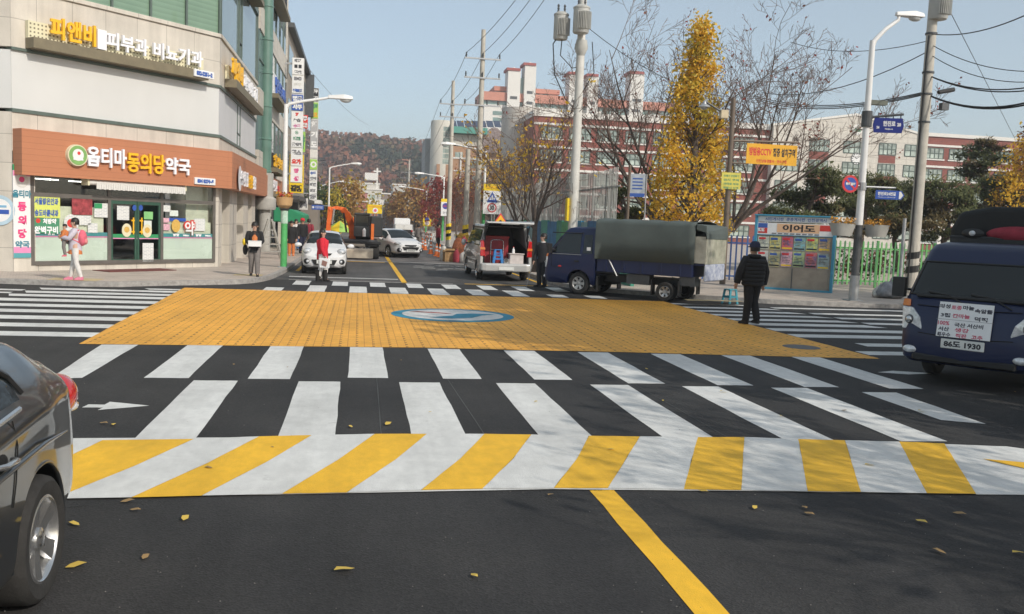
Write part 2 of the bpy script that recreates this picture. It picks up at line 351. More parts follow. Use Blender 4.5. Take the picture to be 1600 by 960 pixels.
SIGN_R = mat('sign_red', (0.62, 0.04, 0.05), 0.4, var=0.05)
TAILRED = mat('tail_lamp_red', (0.50, 0.012, 0.012), 0.12, var=0.1, coat=1.0)
LAMPGLASS = mat('lamp_glass', (0.70, 0.72, 0.74), 0.1, 0.25, var=0.35, scale=22, coat=1.0)
AMBER = mat('amber_lens', (0.75, 0.22, 0.05), 0.15, var=0.1, coat=1.0)
CARGLASS = mat('dark_car_glass', (0.010, 0.013, 0.014), 0.03, var=0.1, spec=0.6)
SKIN = mat('skin', (0.55, 0.34, 0.25), 0.55, var=0.06)
HAIR = mat('black_hair', (0.015, 0.012, 0.011), 0.5, var=0.2, scale=30)
BARK = mat('bark', (0.12, 0.095, 0.08), 0.95, var=0.35, scale=8, bump=0.4, bscale=30)
TWIG = mat('twigs', (0.15, 0.105, 0.085), 0.9, var=0.25, scale=4)
# ================================================================ GROUND, ROADS, MARKINGS
g = MB(); g.quad((-1500,-300,-0.06),(1500,-300,-0.06),(1500,2500,-0.06),(-1500,2500,-0.06), DIRT); structure(g, 'ground')
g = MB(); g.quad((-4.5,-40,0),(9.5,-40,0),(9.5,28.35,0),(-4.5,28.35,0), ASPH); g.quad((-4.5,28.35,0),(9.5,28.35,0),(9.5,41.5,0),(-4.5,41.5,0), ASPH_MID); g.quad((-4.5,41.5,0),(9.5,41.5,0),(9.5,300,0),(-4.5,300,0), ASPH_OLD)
g.quad((-80,-40,0),(-4.5,-40,0),(-4.5,27,0),(-80,27,0), ASPH); g.quad((9.5,-40,0),(80,-40,0),(80,26,0),(9.5,26,0), ASPH)
structure(g, 'road')
SW = 0.12
def sidewalk(name, edge, back):
    """edge: kerb line (road side), back: points closing the slab behind"""
    m = MB(); k = MB(); pts = [Vector((x, y, SW)) for x, y in edge]
    # smooth the kerb line
    sm = [pts[0]]
    for a, b_ in zip(pts, pts[1:]): sm += [a.lerp(b_, .25), a.lerp(b_, .75)]
    sm.append(pts[-1]); inner = []
    for i, p in enumerate(sm):
        d = (sm[min(i+1, len(sm)-1)] - sm[max(i-1, 0)]).normalized(); inner.append(p + Vector((-d.y, d.x, 0)) * 0.16)
    m.poly([(p.x, p.y, SW) for p in inner] + [(x, y, SW) for x, y in back], PAVER)
    structure(m, name)
    for i in range(len(sm)-1):
        a, b_, c, d = sm[i], sm[i+1], inner[i+1], inner[i]
        k.quad(a + Vector((0,0,.006)), b_ + Vector((0,0,.006)), c + Vector((0,0,.006)), d + Vector((0,0,.006)), KERB)
        k.quad((a.x, a.y, -.01), (b_.x, b_.y, -.01), (b_.x, b_.y, SW+.006), (a.x, a.y, SW+.006), KERB)
    structure(k, 'kerb')
sidewalk('sidewalk', [(-80,24.6),(-14,24.5),(-8.6,24.1),(-6.2,23.8),(-5.2,24.7),(-3.9,25.5),(-3.05,26.2),(-2.65,27.6),(-2.5,30),(-2.42,33),(-2.42,300)], [(-14,300),(-80,60)])
sidewalk('sidewalk', [(6.45,300),(6.45,30),(6.75,27.6),(8.2,26.0),(10.4,24.7),(12.0,23.8),(15.2,23.4),(80,23.0)], [(80,60),(14,300)])
sidewalk('sidewalk', [(60,9.4),(9.6,9.4),(8.3,9.3),(7.55,8.9),(7.15,8.2),(7.1,-40)], [(60,-40)])
sidewalk('sidewalk', [(-6.2,-40),(-6.2,9),(-7.5,11.2),(-80,11.4)], [(-80,-40)])
t = MB()
for (px, py, w, d) in ((118,437,.6,.9),(388,430,.42,.75),(1115,470,.8,.4)):
    p = G(px, py, SW); t.quad((p.x-w,p.y-d/2,SW+.004),(p.x+w,p.y-d/2,SW+.004),(p.x+w,p.y+d/2,SW+.004),(p.x-w,p.y+d/2,SW+.004), TACTILE)
structure(t, 'tactile_paving')

rnd = random.Random(5)
def rag(pts, n=6, j=0.006):
    out = []
    for a, b_ in zip(pts, pts[1:] + pts[:1]):
        for i in range(n):
            f = i / n; out.append((a[0]+(b_[0]-a[0])*f + rnd.uniform(-j,j), a[1]+(b_[1]-a[1])*f + rnd.uniform(-j,j)))
    return out
def sheet(mb, pts, m, z=0.004, n=6, j=0.006): mb.poly([(x, y, z) for x, y in rag(pts, n, j)], m)
cw = MB()
for i in range(10):                                          # row one, next to the orange table
    x = -3.66 + 1.19 * i; y1 = 13.78 + (.15 if i < 4 else .15 - .055*(i-3)); y0 = 11.03 + (.2 if 2 < i < 6 else .06) - (0.07*(i-5) if i > 5 else 0)
    sheet(cw, [(x, y1), (x+.5, y1), (x+.5, y0), (x, y0)] if i else [(x, 13.78), (x+.5, 13.83), (x+.51, 11.05), (x+.18, 10.94)], W_PAINT)
for i in range(7):                                           # row two, down to the banded ramp
    x = -1.88 + 1.205 * i; y1 = 10.95 - (0.05*(i-3) if i > 3 else 0); y0 = 8.08 + (.1 if 1 < i < 4 else 0) - (.07*(i-4) if i > 4 else 0)
    sheet(cw, [(x, y1), (x+.5, y1), (x+.51, y0), (x, y0)], W_PAINT)
sheet(cw, [(6.48,10.54),(6.97,10.53),(6.88,8.72),(6.47,8.91)], W_PAINT)
for i in range(9):                                           # far crossing, near row
    x = -2.45 + 1.115 * i; w = .48; y1 = 26.3 if 0 < i < 7 else 25.2; y0 = 24.15 + (.15 if i > 4 else 0)
    sheet(cw, [(x, y1), (x+w, y1), (x+w, y0), (x, y0)], W_PAINT)
for i in range(8):                                           # far crossing, far row
    x = -1.85 + 1.11 * i; w = .46
    sheet(cw, [(x, 28.1), (x+w, 28.1), (x+w, 26.4), (x, 26.4)], W_PAINT)
left = [(-12,-3.98,14.58,15.1),(-12,-4.04,15.7,16.2),(-12,-4.07,16.75,17.3),(-12,-4.12,17.82,18.35),(-12,-4.18,18.85,19.38),(-12,-4.22,19.9,20.48),
        (-7.55,-4.26,20.95,21.48),(-7.5,-4.27,21.82,22.33),(-7.47,-4.36,22.73,23.2),(-5.2,-4.34,23.44,23.8),(-12,-7.68,22.3,22.65),(-12,-7.7,21.58,21.9)]
for x0, x1, y0, y1 in left: sheet(cw, [(x0-.1,y1),(x1,y1),(x1+.02,y0),(x0+.1,y0)], W_PAINT)
right = [(8.3,10.6,23.05,23.35),(11.1,15.5,22.5,22.85),(8.4,10.95,22.05,22.42),(8.45,11.15,21.1,21.5),(8.45,11.4,20.2,20.6),(11.5,15.5,21.1,21.45),(11.62,15.5,20.0,20.4),
         (8.5,11.45,19.2,19.65),(8.5,11.6,18.25,18.75),(11.7,15.5,18.9,19.3),(8.55,15,17.25,17.75),(8.55,15,16.25,16.75),(9.3,15,15.05,15.5),(8.65,15,13.95,14.4)]
for x0, x1, y0, y1 in right: sheet(cw, [(x0,y1),(x1-.15,y1),(x1+.15,y0),(x0,y0)], W_PAINT)
structure(cw, 'crosswalk_marking')
mk = MB()
sheet(mk, [(-2.68,9.39),(-2.66,9.54),(-2.5,9.53),(-2.49,9.68),(-2.06,9.49),(-2.5,9.27),(-2.48,9.39)], W_PAINT, j=.003)
sheet(mk, [(-1.28,13.62),(-1.18,13.74),(-.86,13.72),(-.95,13.63),(-1.2,13.58)], W_PAINT, z=.008, j=.003)
sheet(mk, [(7.7,12.14),(8.05,12.3),(8.6,12.1),(8.1,11.98)], W_PAINT, j=.003)
sheet(mk, [(-2.2,30.05),(1.32,30.05),(1.32,29.78),(-2.2,29.78)], W_PAINT)
sheet(mk, [(-2.1,28.55),(3.0,28.55),(3.0,28.4),(-2.1,28.4)], W_FADED)
for k in range(26):                                          # worn lettering on the far lane
    yy = 36 + rnd.random()*5; xx = 2.2 + rnd.random()*2.6
    sheet(mk, [(xx,yy),(xx+.45,yy+.05),(xx+.5,yy-.18),(xx+.06,yy-.2)], W_FADED, j=.03)
sheet(mk, [(-1.6,42.2),(6.2,42.2),(6.2,41.8),(-1.6,41.8)], W_FADED)
CHALK = paint_mat('chalk_line', (0.085, 0.085, 0.083), 0.2)
for x0, x1, ya, yb in ((1.22,1.10,8.2,13.9),(.25,.28,8.2,13.8),(3.6,3.5,8.1,13.6),(-1.9,-1.4,6.2,6.35)): sheet(mk, [(x0-.005,ya),(x0+.005,ya),(x1+.005,yb),(x1-.005,yb)], CHALK, z=.003, n=8, j=.003)
structure(mk, 'road_marking')
yl = MB()
sheet(yl, [(1.78,6.45),(1.97,6.45),(1.97,-1),(1.78,-1)], Y_PAINT, n=20)
sheet(yl, [(1.38,60),(1.55,60),(1.55,28.3),(1.38,28.3)], Y_PAINT, n=20)
sheet(yl, [(3.4,28.75),(6.0,28.75),(6.0,28.58),(3.4,28.58)], Y_PAINT)
sheet(yl, [(-2.25,41.4),(1.2,41.4),(1.2,41.15),(-2.25,41.15)], Y_PAINT)
sheet(yl, [(6.1,60),(6.22,60),(6.22,29),(6.1,29)], Y_PAINT, n=16)
sheet(yl, [(-2.2,120),(-2.08,120),(-2.08,33),(-2.2,33)], Y_PAINT, n=16)
structure(yl, 'yellow_centre_line')
# banded ramp of the speed table
bd = MB()
sheet(bd, [(-5.9,8.05),(-1,8.12),(1.5,8.2),(4,8.05),(5.74,7.82),(6.3,7.6),(6.2,6.15),(4.9,6.22),(3,6.38),(1.5,6.48),(-1,6.42),(-5.9,6.38)], W_PAINT, z=.008)
def P2(px, py): v = G(px, py); return (v.x, v.y)
top = [(120,690),(160,690),(303,688),(405,684),(487,682),(585,680),(667,680),(757,680),(830,681),(920,683),(1000,684),(1090,685),(1163,685),(1247,688),(1320,690),(1405,692),(1475,695)]
T = [P2(*p) for p in top]; T[0] = (-3.4, 8.0)
step = (T[16][0]-T[4][0]) / 6
B = [P2(*p) for p in ((205,780),(315,777),(440,774),(542,772),(658,768),(754,766),(865,765),(950,765),(1068,767),(1158,768),(1262,770),(1345,771),(1448,773),(1525,774))]
B = [(B[0][0]-1.02-.5, 6.36), (B[0][0]-1.02, 6.38), (B[0][0]-.5, 6.38)] + B
mid = lambda a, b_, k: ((a[0]+b_[0])/2 + k, (a[1]+b_[1])/2)
for i in range(len(T)-1):
    kk = lambda j: 0.0 if j > 9 else .03
    c = Y_PAINT if i % 2 else W_PAINT
    m0, m1 = mid(T[i], B[i], kk(i)), mid(T[i+1], B[i+1], kk(i+1))
    sheet(bd, [T[i], T[i+1], m1, B[i+1], B[i], m0], c, z=.012, n=4, j=.003)
e = [(T[16]), (6.35,7.72),(6.9,7.3),(7.05,6.3),(6.6,6.1),(B[16])]
sheet(bd, e, W_PAINT, z=.006, j=.004)
q = [P2(1567,725), P2(1600,745), (5.75,6.6)]; sheet(bd, [(5.72,7.25),(6.35,7.0),(6.2,6.45),(6.0,6.7)], Y_PAINT, z=.014)
sheet(bd, [(-5.9,8.0),(-3.4,8.0),(-3.0,6.36),(-5.9,6.36)], W_PAINT, z=.012)
structure(bd, 'speed_table_ramp')
# orange stamped table with its emblem
og = MB(); og.poly([(x, y, .006) for x, y in rag([(-3.98,13.8),(1,13.98),(4.5,13.8),(8.6,13.5),(8.5,17.5),(8.42,23.85),(4,24.05),(-.5,24.05),(-4.42,24.3),(-4.2,19)], 8, .01)], ORANGE)
structure(og, 'orange_speed_table')
TEAL = paint_mat('teal_road_paint', (0.03, 0.28, 0.42), 0.05); REDP = paint_mat('red_road_paint', (0.5, 0.08, 0.06), 0.05)
em = MB(); cx, cy = 2.02, 18.95
def circ(r, n=48, a0=0, a1=2*math.pi): return [(r*math.cos(a0+(a1-a0)*k/n), r*math.sin(a0+(a1-a0)*k/n)) for k in range(n)]
em.poly([(cx+x, cy+y, .010) for x, y in circ(1.31)], TEAL); em.poly([(cx+x, cy+y, .014) for x, y in circ(1.08)], W_PAINT)
sw = [(-.55,-.62),(-.1,-.78),(.35,-.55),(.62,-.05),(.95,.22),(.45,.32),(.1,.18),(-.02,-.2),(-.3,-.42)]
em.poly([(cx+x, cy+y, .018) for x, y in sw], TEAL)
sw = [(-.9,.42),(-.5,.30),(-.12,.16),(.02,.24),(-.3,.38),(-.7,.52)]
em.poly([(cx+x, cy+y, .018) for x, y in sw], REDP)
structure(em, 'road_emblem')
mh = MB()
p = G(1252, 543); mh.lathe([(.001,.012),(.3,.012),(.33,.008)], DKSTEEL, 20, Matrix.Translation((p.x, p.y, 0)))
structure(mh, 'manhole_cover')
# ================================================================ CORNER BUILDING (left)
STONE = brickmat('stone_cladding', (0.64, 0.595, 0.52), (0.61, 0.565, 0.50), (0.36, 0.33, 0.29), 1.05, 0.78, 0.010, rough=0.6, rot=(R(-90),0,0), offset=0.0, bump=0.15, var=0.12, streak=.14)
PANEL_W = mat('white_panel', (0.64, 0.645, 0.635), 0.5, var=0.04, scale=0.6, streak=.015)
PANEL_G = mat('grey_panel', (0.66, 0.66, 0.67), 0.5, var=0.05, scale=0.6)
def blindmat(name, c1, c2, period):
    m, nt, b = _nodes(name); N, L = nt.nodes, nt.links
    tc = N.new('ShaderNodeTexCoord'); sx = N.new('ShaderNodeSeparateXYZ'); L.new(tc.outputs['Object'], sx.inputs[0])
    md = N.new('ShaderNodeMath'); md.operation = 'MODULO'; md.inputs[1].default_value = period; L.new(sx.outputs['Z'], md.inputs[0])
    dv = N.new('ShaderNodeMath'); dv.operation = 'DIVIDE'; dv.inputs[1].default_value = period; L.new(md.outputs[0], dv.inputs[0])
    nz = N.new('ShaderNodeTexNoise'); nz.inputs['Scale'].default_value = 0.8; L.new(tc.outputs['Object'], nz.inputs['Vector'])
    ad = N.new('ShaderNodeMath'); ad.operation = 'MULTIPLY_ADD'; ad.inputs[1].default_value = 0.6; L.new(dv.outputs[0], ad.inputs[0]); L.new(nz.outputs['Fac'], ad.inputs[2])
    r = N.new('ShaderNodeValToRGB'); r.color_ramp.elements[0].color = (*c1, 1); r.color_ramp.elements[1].color = (*c2, 1); r.color_ramp.elements[0].position = .35
    L.new(ad.outputs[0], r.inputs[0]); L.new(r.outputs[0], b.inputs['Base Color']); b.inputs['Roughness'].default_value = 0.55
    b.inputs['Coat Weight'].default_value = 1.0; b.inputs['Coat Roughness'].default_value = 0.02; return m
GREENGLASS = blindmat('green_glass_blinds', (0.13, 0.22, 0.15), (0.19, 0.30, 0.21), 0.16)
SKYGLASS = blindmat('glass_painted_sky', (0.10, 0.16, 0.17), (0.15, 0.22, 0.23), 5.0)  # blue-grey base puts the mirrored sky into the glass colour
TERRA = brickmat('terracotta_boards', (0.50, 0.205, 0.105), (0.48, 0.195, 0.10), (0.38, 0.15, 0.075), 40.0, 0.16, 0.006, rough=0.55, rot=(R(-90),0,0), offset=0.0, bump=0.2, var=0.06)
FRAME_M = mat('window_frame_bronze', (0.17, 0.155, 0.14), 0.45, 0.3, var=0.15)
FRAME_G = mat('green_grey_frame', (0.13, 0.17, 0.15), 0.45, 0.3, var=0.12)
GCOL = mat('green_column', (0.11, 0.21, 0.17), 0.35, var=0.15, scale=1.5, coat=0.4)
GLASS = glass('shop_glass', (0.94, 0.97, 0.95), 0.3)
FROST = mat('frosted_film', (0.68, 0.75, 0.70), 0.35, var=0.06, scale=0.7, coat=0.3)
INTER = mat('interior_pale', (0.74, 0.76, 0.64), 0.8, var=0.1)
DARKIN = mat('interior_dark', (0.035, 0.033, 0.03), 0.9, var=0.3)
TUBE = mat('fluorescent_tube', (1, 1, 0.95), emit=2.2)
TEALBAND = mat('teal_band', (0.10, 0.36, 0.40), 0.4, var=0.05)
PINKBAND = mat('pink_band', (0.75, 0.28, 0.50), 0.4, var=0.05)
LEDGE = mat('olive_ledge', (0.20, 0.17, 0.11), 0.6, var=0.12)
CREAM = mat('cream_board', (0.72, 0.68, 0.48), 0.55, var=0.06)
CA = R(48)
CO = G(341, 417, SW); CO.z = 0.0
FC = at_frame(CO, CA); FS = at_frame(CO, R(90))
XL = FC(21, 420)[0]                                            # left end of the chamfer
LEFTO = Vector((CO.x + XL*math.cos(CA), CO.y + XL*math.sin(CA), 0))
FL_ = at_frame(LEFTO, 0.0)
bA = thing('commercial_building', 'beige stone corner building with pharmacy below and green glass floors above', 'building', CO)
LO = LEFTO - CO
HT = 15.5
LV = (2.80, 4.05, 4.50, 6.25, 7.82)
m = MB()                                                      # stone bands of the chamfer
m.box(XL, 0, 0, .35, LV[1]-.6, LV[2], STONE); m.box(XL, 0, 0, .35, LV[3], LV[4], STONE)
m.box(XL, XL+.62, -.02, .5, 0, LV[0]+.3, STONE); m.box(-.16, 0, 0, .5, 0, LV[0]+.3, STONE); m.box(XL+.62, -.16, .02, .4, 0, .30, STONE)
m.box(XL, 0, -.06, .36, LV[4], LV[4]+.12, STONE)
m.build('stone_wall', bA, rotz=CA)
m = MB(); m.box(0, 11.0, 0, .35, LV[1]-.6, LV[2], STONE); m.box(0, 11.0, 0, .35, LV[3], LV[4], STONE); m.box(0, 11.0, -.06, .36, LV[4], LV[4]+.12, STONE)
for x0, x1 in ((.0,.7),(2.6,4.6),(6.6,8.2),(9.6,10.9)): m.box(x0, x1, 0, .6, 0, LV[0]+.2, STONE)
m.box(0, 11.0, 1.4, 1.6, 0, 3.4, INTER)
m.build('side_stone_wall', bA, rotz=R(90))
m = MB(); m.box(-40, 0, 0, .35, 0, LV[2], STONE); m.box(-40, 0, 0, .35, LV[3], LV[4]+.12, STONE); m.build('cross_street_wall', bA, loc=LO)
m = MB(); m.box(XL+.02, -.02, .03, .3, LV[2]+.1, LV[3]-.08, PANEL_W); m.build('white_panel', bA, rotz=CA)
m = MB(); m.box(-40, -.02, .03, .3, LV[2]+.1, LV[3]-.08, PANEL_W); m.build('white_panel', bA, loc=LO)
m = MB(); m.box(.02, 10.9, .03, .3, LV[2]+.1, LV[3]-.08, PANEL_G)
for x in (4.6, 5.4): m.box(x, x+.05, .0, .03, LV[2]+.1, LV[3]-.08, FRAME_G)
m.box(4.6, 5.45, .0, .03, LV[2]+.55, LV[2]+.6, FRAME_G); m.build('grey_panel', bA, rotz=R(90))
m = MB()
for z0, z1 in ((LV[2], LV[2]+.1), (LV[3]-.08, LV[3])):
    m.box(XL, 0, -.04, .3, z0, z1, FRAME_G)
m.build('panel_trim', bA, rotz=CA)
m = MB()
for z0, z1 in ((LV[2], LV[2]+.1), (LV[3]-.08, LV[3])): m.box(.03, 10.9, -.04, .3, z0, z1, FRAME_G)
m.build('panel_trim', bA, rotz=R(90))
# upper glass floors
m = MB(); m.box(XL, 0, .02, .3, LV[4]+.12, HT, GREENGLASS); m.build('upper_glazing', bA, rotz=CA)
m = MB()
x = -.02
while x > XL: m.box(x-.07, x, -.05, .02, LV[4]+.12, HT, FRAME_G); x -= 1.32
for z in (10.6, 13.2): m.box(XL, 0, -.04, .02, z, z+.1, FRAME_G)
m.build('mullion', bA, rotz=CA)
m = MB(); m.box(.0, 10.9, .02, .3, LV[4]+.12, HT, SKYGLASS); m.build('side_glazing', bA, rotz=R(90))
m = MB()
for x in (.02, 4.6, 5.4, 10.85): m.box(x, x+.06, -.04, .02, LV[4]+.12, HT, FRAME_G)
m.box(4.66, 5.4, -.03, .02, LV[4]+.75, LV[4]+.82, FRAME_G)
m.box(0, 10.9, -.06, .02, 10.9, 11.1, FRAME_G); m.build('side_mullion', bA, rotz=R(90))
m = MB(); m.box(-40, 0, .02, .3, LV[4]+.12, HT, GREENGLASS); m.build('upper_glazing', bA, loc=LO)
# round green column on a stone capital
m = MB(); CP = AX(415, 200, CO.x + .08); CM = Matrix.Translation((CP.y - CO.y, -.08, 0)); m.lathe([(.30, 4.0), (.30, 16)], GCOL, 24, CM)
for z in (4.02, 5.6, 7.2, 8.8, 10.4, 12.0, 13.6): m.lathe([(.30, z), (.33, z+.03), (.33, z+.09), (.30, z+.12)], GCOL, 24, CM)
m.build('green_column', bA, rotz=R(90), smooth=40)
m = MB(); m.lathe([(.01,2.2),(.52,2.2),(.56,2.3),(.56,2.75),(.42,2.85),(.42,4.0),(.01,4.0)], CONC, 24, CM); m.lathe([(.3,0),(.3,2.2)], CONC, 20, CM); m.build('column_capital', bA, rotz=R(90), smooth=30)
# second wing past the column
m = MB(); m.box(12.2, 28, 0, .4, 3.9, 5.0, STONE); m.box(12.2, 28, 0, .4, 7.0, 7.9, STONE); m.box(12.2, 28, 0, .4, 10.6, 11.8, STONE); m.box(27.6, 28, 0, .4, 0, 16, STONE)
m.build('wing_wall', bA, rotz=R(90))
m = MB(); m.box(12.2, 27.6, .05, .3, 5.0, 7.0, SKYGLASS); m.box(12.2, 27.6, .05, .3, 7.9, 10.6, SKYGLASS); m.box(12.2, 27.6, .05, .3, 11.8, 16, SKYGLASS)
for z0, z1 in ((5,7),(7.9,10.6),(11.8,16)):
    for x in (18, 20.4, 22.8, 25.2): m.box(x, x+.08, .0, .05, z0, z1, FRAME_G)
m.box(12.2, 27.6, .0, .05, 9.2, 9.27, FRAME_G); m.build('wing_glazing', bA, rotz=R(90))
m = MB(); m.box(12.2, 28, -.25, .4, 2.9, 3.9, TERRA); m.build('wing_fascia', bA, rotz=R(90))
m = MB(); m.box(12.2, 28, .8, .9, 0, 3.0, DARKIN); m.box(16.2, 17.6, .3, .4, .3, 2.6, INTER); m.box(20, 22, .3, .4, .2, 2.4, INTER); m.build('wing_shopfront', bA, rotz=R(90))
# body and roof behind the skins
m = MB(); c0 = Vector((0, 0)); 
bodyp = [(-.45, .45), (LO.x+.1, LO.y+.45), (LO.x-39, LO.y+.45), (LO.x-39, 28), (-.45, 28)]
m.prism([(x, y, LV[2]) for x, y in bodyp], (0, 0, HT-LV[2]-.02), DARKIN); m.build('building_core', bA)
# ------------------------------------------------ shop front
zT0, zT1 = FC(230, 308)[1], FC(230, 303)[1]
xs = [FC(48,400)[0], FC(168,400)[0], FC(173,400)[0], FC(250,400)[0], FC(252,400)[0], -.16]
m = MB()
m.box(xs[0], xs[5], -.03, .06, .28, .40, FRAME_M); zt = 2.22
m.box(xs[0], xs[5], -.03, .06, zt, zt+.12, FRAME_M)
for x in (xs[0], xs[1], xs[3], xs[5]-.1): m.box(x-.0, x+.1, -.035, .065, .28, LV[0]+.2, FRAME_M)
m.build('window_frame', bA, rotz=CA)
m = MB(); m.quad((xs[0], .0, .4), (xs[5], .0, .4), (xs[5], .0, LV[0]+.3), (xs[0], .0, LV[0]+.3), GLASS); m.build('shop_window', bA, rotz=CA)
m = MB()
for a, b_ in ((xs[0]+.1, xs[1]), (xs[3]+.1, xs[5]-.1)):
    m = MB(); m.box(a, b_, .012, .02, .4, 1.08, FROST); m.build('frosted_film', bA, rotz=CA)
m = MB()
for a, b_ in ((xs[0]+.1, xs[1]), (xs[3]+.1, xs[5]-.1)):
    m.box(a, b_, .006, .010, 1.12, 1.24, TEALBAND); m.box(a, b_, .006, .010, 1.085, 1.12, PINKBAND)
for px in (80, 275, 310): 
    x, z = FC(px, 374); m.text('W W', .09, LETTER_W, (x, -.004, 1.185), bold=.01); m.text('Wellness', .06, LETTER_W, (x+.38, -.004, 1.18), bold=.006)
m.build('window_band', bA, rotz=CA)
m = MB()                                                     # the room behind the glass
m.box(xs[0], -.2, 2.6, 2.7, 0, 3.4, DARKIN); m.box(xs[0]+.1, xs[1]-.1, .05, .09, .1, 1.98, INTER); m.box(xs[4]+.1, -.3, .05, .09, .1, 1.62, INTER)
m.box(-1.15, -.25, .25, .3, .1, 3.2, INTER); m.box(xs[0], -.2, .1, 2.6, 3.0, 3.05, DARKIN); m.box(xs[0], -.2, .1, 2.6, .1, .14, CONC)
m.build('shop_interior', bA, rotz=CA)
m = MB()
for px, py, l in ((64,280,.55),(79,281,.45),(119,284,.5),(134,285,.4),(293,298,.4)):
    x, z = FC(px, py, .6); m = MB(); m.box(x-l/2, x+l/2, .56, .60, z-.015, z+.02, TUBE); m.build('ceiling_lamp', bA, rotz=CA)
# glass double door
door = MB(); xa, xb, xm = xs[1]+.1, xs[3], FC(213.5,400)[0]
DGREEN = mat('door_green_frame', (0.05, 0.12, 0.085), 0.35, 0.2, var=0.15)
for a, b_ in ((xa, xm-.01), (xm+.01, xb)):
    door.box(a, a+.07, -.02, .03, .3, zt, DGREEN); door.box(b_-.07, b_, -.02, .03, .3, zt, DGREEN); door.box(a+.07, b_-.07, -.02, .03, .3, .42, DGREEN); door.box(a+.07, b_-.07, -.02, .03, zt-.1, zt, DGREEN)
door.box(xa+.07, xb-.07, -.008, -.004, 1.08, 1.2, LETTER_G); door.box(xa+.07, xb-.07, -.008, -.004, 1.05, 1.08, PINKBAND)
dO = door.build('glass_door', bA, rotz=CA)
hd = MB()
for s_ in (-.16, .13): hd.tube([(xm+s_, -.07, 1.2), (xm+s_, -.07, 1.72)], .022, LETTER_Y, 8); hd.box(xm+s_-.05, xm+s_+.05, -.065, -.02, 1.25, 1.3, LETTER_Y); hd.box(xm+s_-.05, xm+s_+.05, -.065, -.02, 1.6, 1.65, LETTER_Y)
hd.build('door_handle', dO)
# papers and stickers on the glass
GRNPAPER = mat('green_paper', (0.22, 0.52, 0.20), 0.6, var=0.1); PAPER = brickmat('printed_paper', (0.60, 0.62, 0.62), (0.38, 0.42, 0.46), (0.74, 0.75, 0.73), .16, .045, .016, rough=.6, rot=(R(-90),0,0), bump=0, var=.06); REDPAP = mat('maroon_poster', (0.36, 0.06, 0.07), 0.5, var=0.5, scale=9)
GOLD = mat('gold_sticker', (0.66, 0.42, 0.10), 0.5, var=0.2, scale=20); PINKP = mat('pink_poster', (0.72, 0.42, 0.50), 0.5, var=0.3, scale=12)
def paper(mb, x0, y0, x1, y1, mt, d=-.012, f=FC):
    a = f(x0, (y0+y1)/2); b_ = f(x1, (y0+y1)/2); c = f((x0+x1)/2, y0); e = f((x0+x1)/2, y1)
    mb.box(a[0], b_[0], d, d+.006, e[1], c[1], mt); return ((a[0]+b_[0])/2, (c[1]+e[1])/2, b_[0]-a[0], c[1]-e[1])
for a_ in ((112, 311, 144, 336, REDPAP), (147, 318, 173, 340, PAPER), (147, 318, 159, 326, LETTER_G, -.02), (113, 337, 142, 352, PAPER), (137, 349, 152, 364, PAPER), (182, 322, 201, 344, PAPER, -.03), (224, 331, 238, 343, GRNPAPER, -.03), (224, 345, 236, 357, FROST, -.03), (222, 380, 239, 409, PAPER, -.03), (252, 321, 266, 331, PAPER), (265, 329, 278, 338, FROST), (252, 341, 264, 348, PINKP), (252, 350, 265, 360, PINKP), (264, 341, 290, 346, SIGN_B), (303, 342, 320, 361, PAPER)):
    m = MB(); paper(m, *a_); m.build('poster', bA, rotz=CA)
for px, py, r, mt in ((209,325,.09,SIGN_B),(219,325,.09,SIGN_B),(197,360,.21,CREAM),(229,361,.21,CREAM),(274,353,.21,GOLD),(110,350,.28,PAPER)):
    m = MB(); x, z = FC(px, py); m.disc((x, -.034, z), r*.8, mt, 20, r2=r)
    if r > .1: m.disc((x, -.037, z+.02), r*.45, LETTER_R if r > .25 else GOLD, 14)
    m.build('sticker', bA, rotz=CA)
# rolled awning
aw = thing('rolled_awning', 'long white rolled up awning above the pharmacy door', 'awning', CO, CA)
x0, z0 = FC(140, 285, -.35); x1, z1 = FC(289, 297, -.35)
m = MB(); m.tube([(x0, -.28, 2.72), (x1, -.28, 2.72)], .085, OFFWHITE, 14); m.build('roll', aw, smooth=40)
m = MB()
n = 40
for k in range(n):
    xa_, xb_ = x0+.2+(x1-x0-.2)*k/n, x0+.2+(x1-x0-.2)*(k+1)/n; m.box(xa_+.004, xb_-.004, -.385, -.37, 2.53-.012*(k % 2), 2.70, OFFWHITE)
m.build('valance', aw)
m = MB(); m.box(x0-.06, x0, -.36, -.02, 2.62, 2.84, CREAM); m.box(x1, x1+.06, -.36, -.02, 2.62, 2.84, CREAM); m.build('bracket', aw)
# entrance mat
a = G(212, 423, SW); m = MB(); MATR = mat('maroon_mat', (0.16, 0.045, 0.04), 0.95, var=0.3, scale=15)
m.box(-1.15, 1.15, -.42, .42, SW+.004, SW+.022, MATR); o = m.build('door_mat', loc=(a.x, a.y, 0), rotz=CA); tag(o, 'maroon doormat on the pavement before the glass pharmacy door', 'mat')
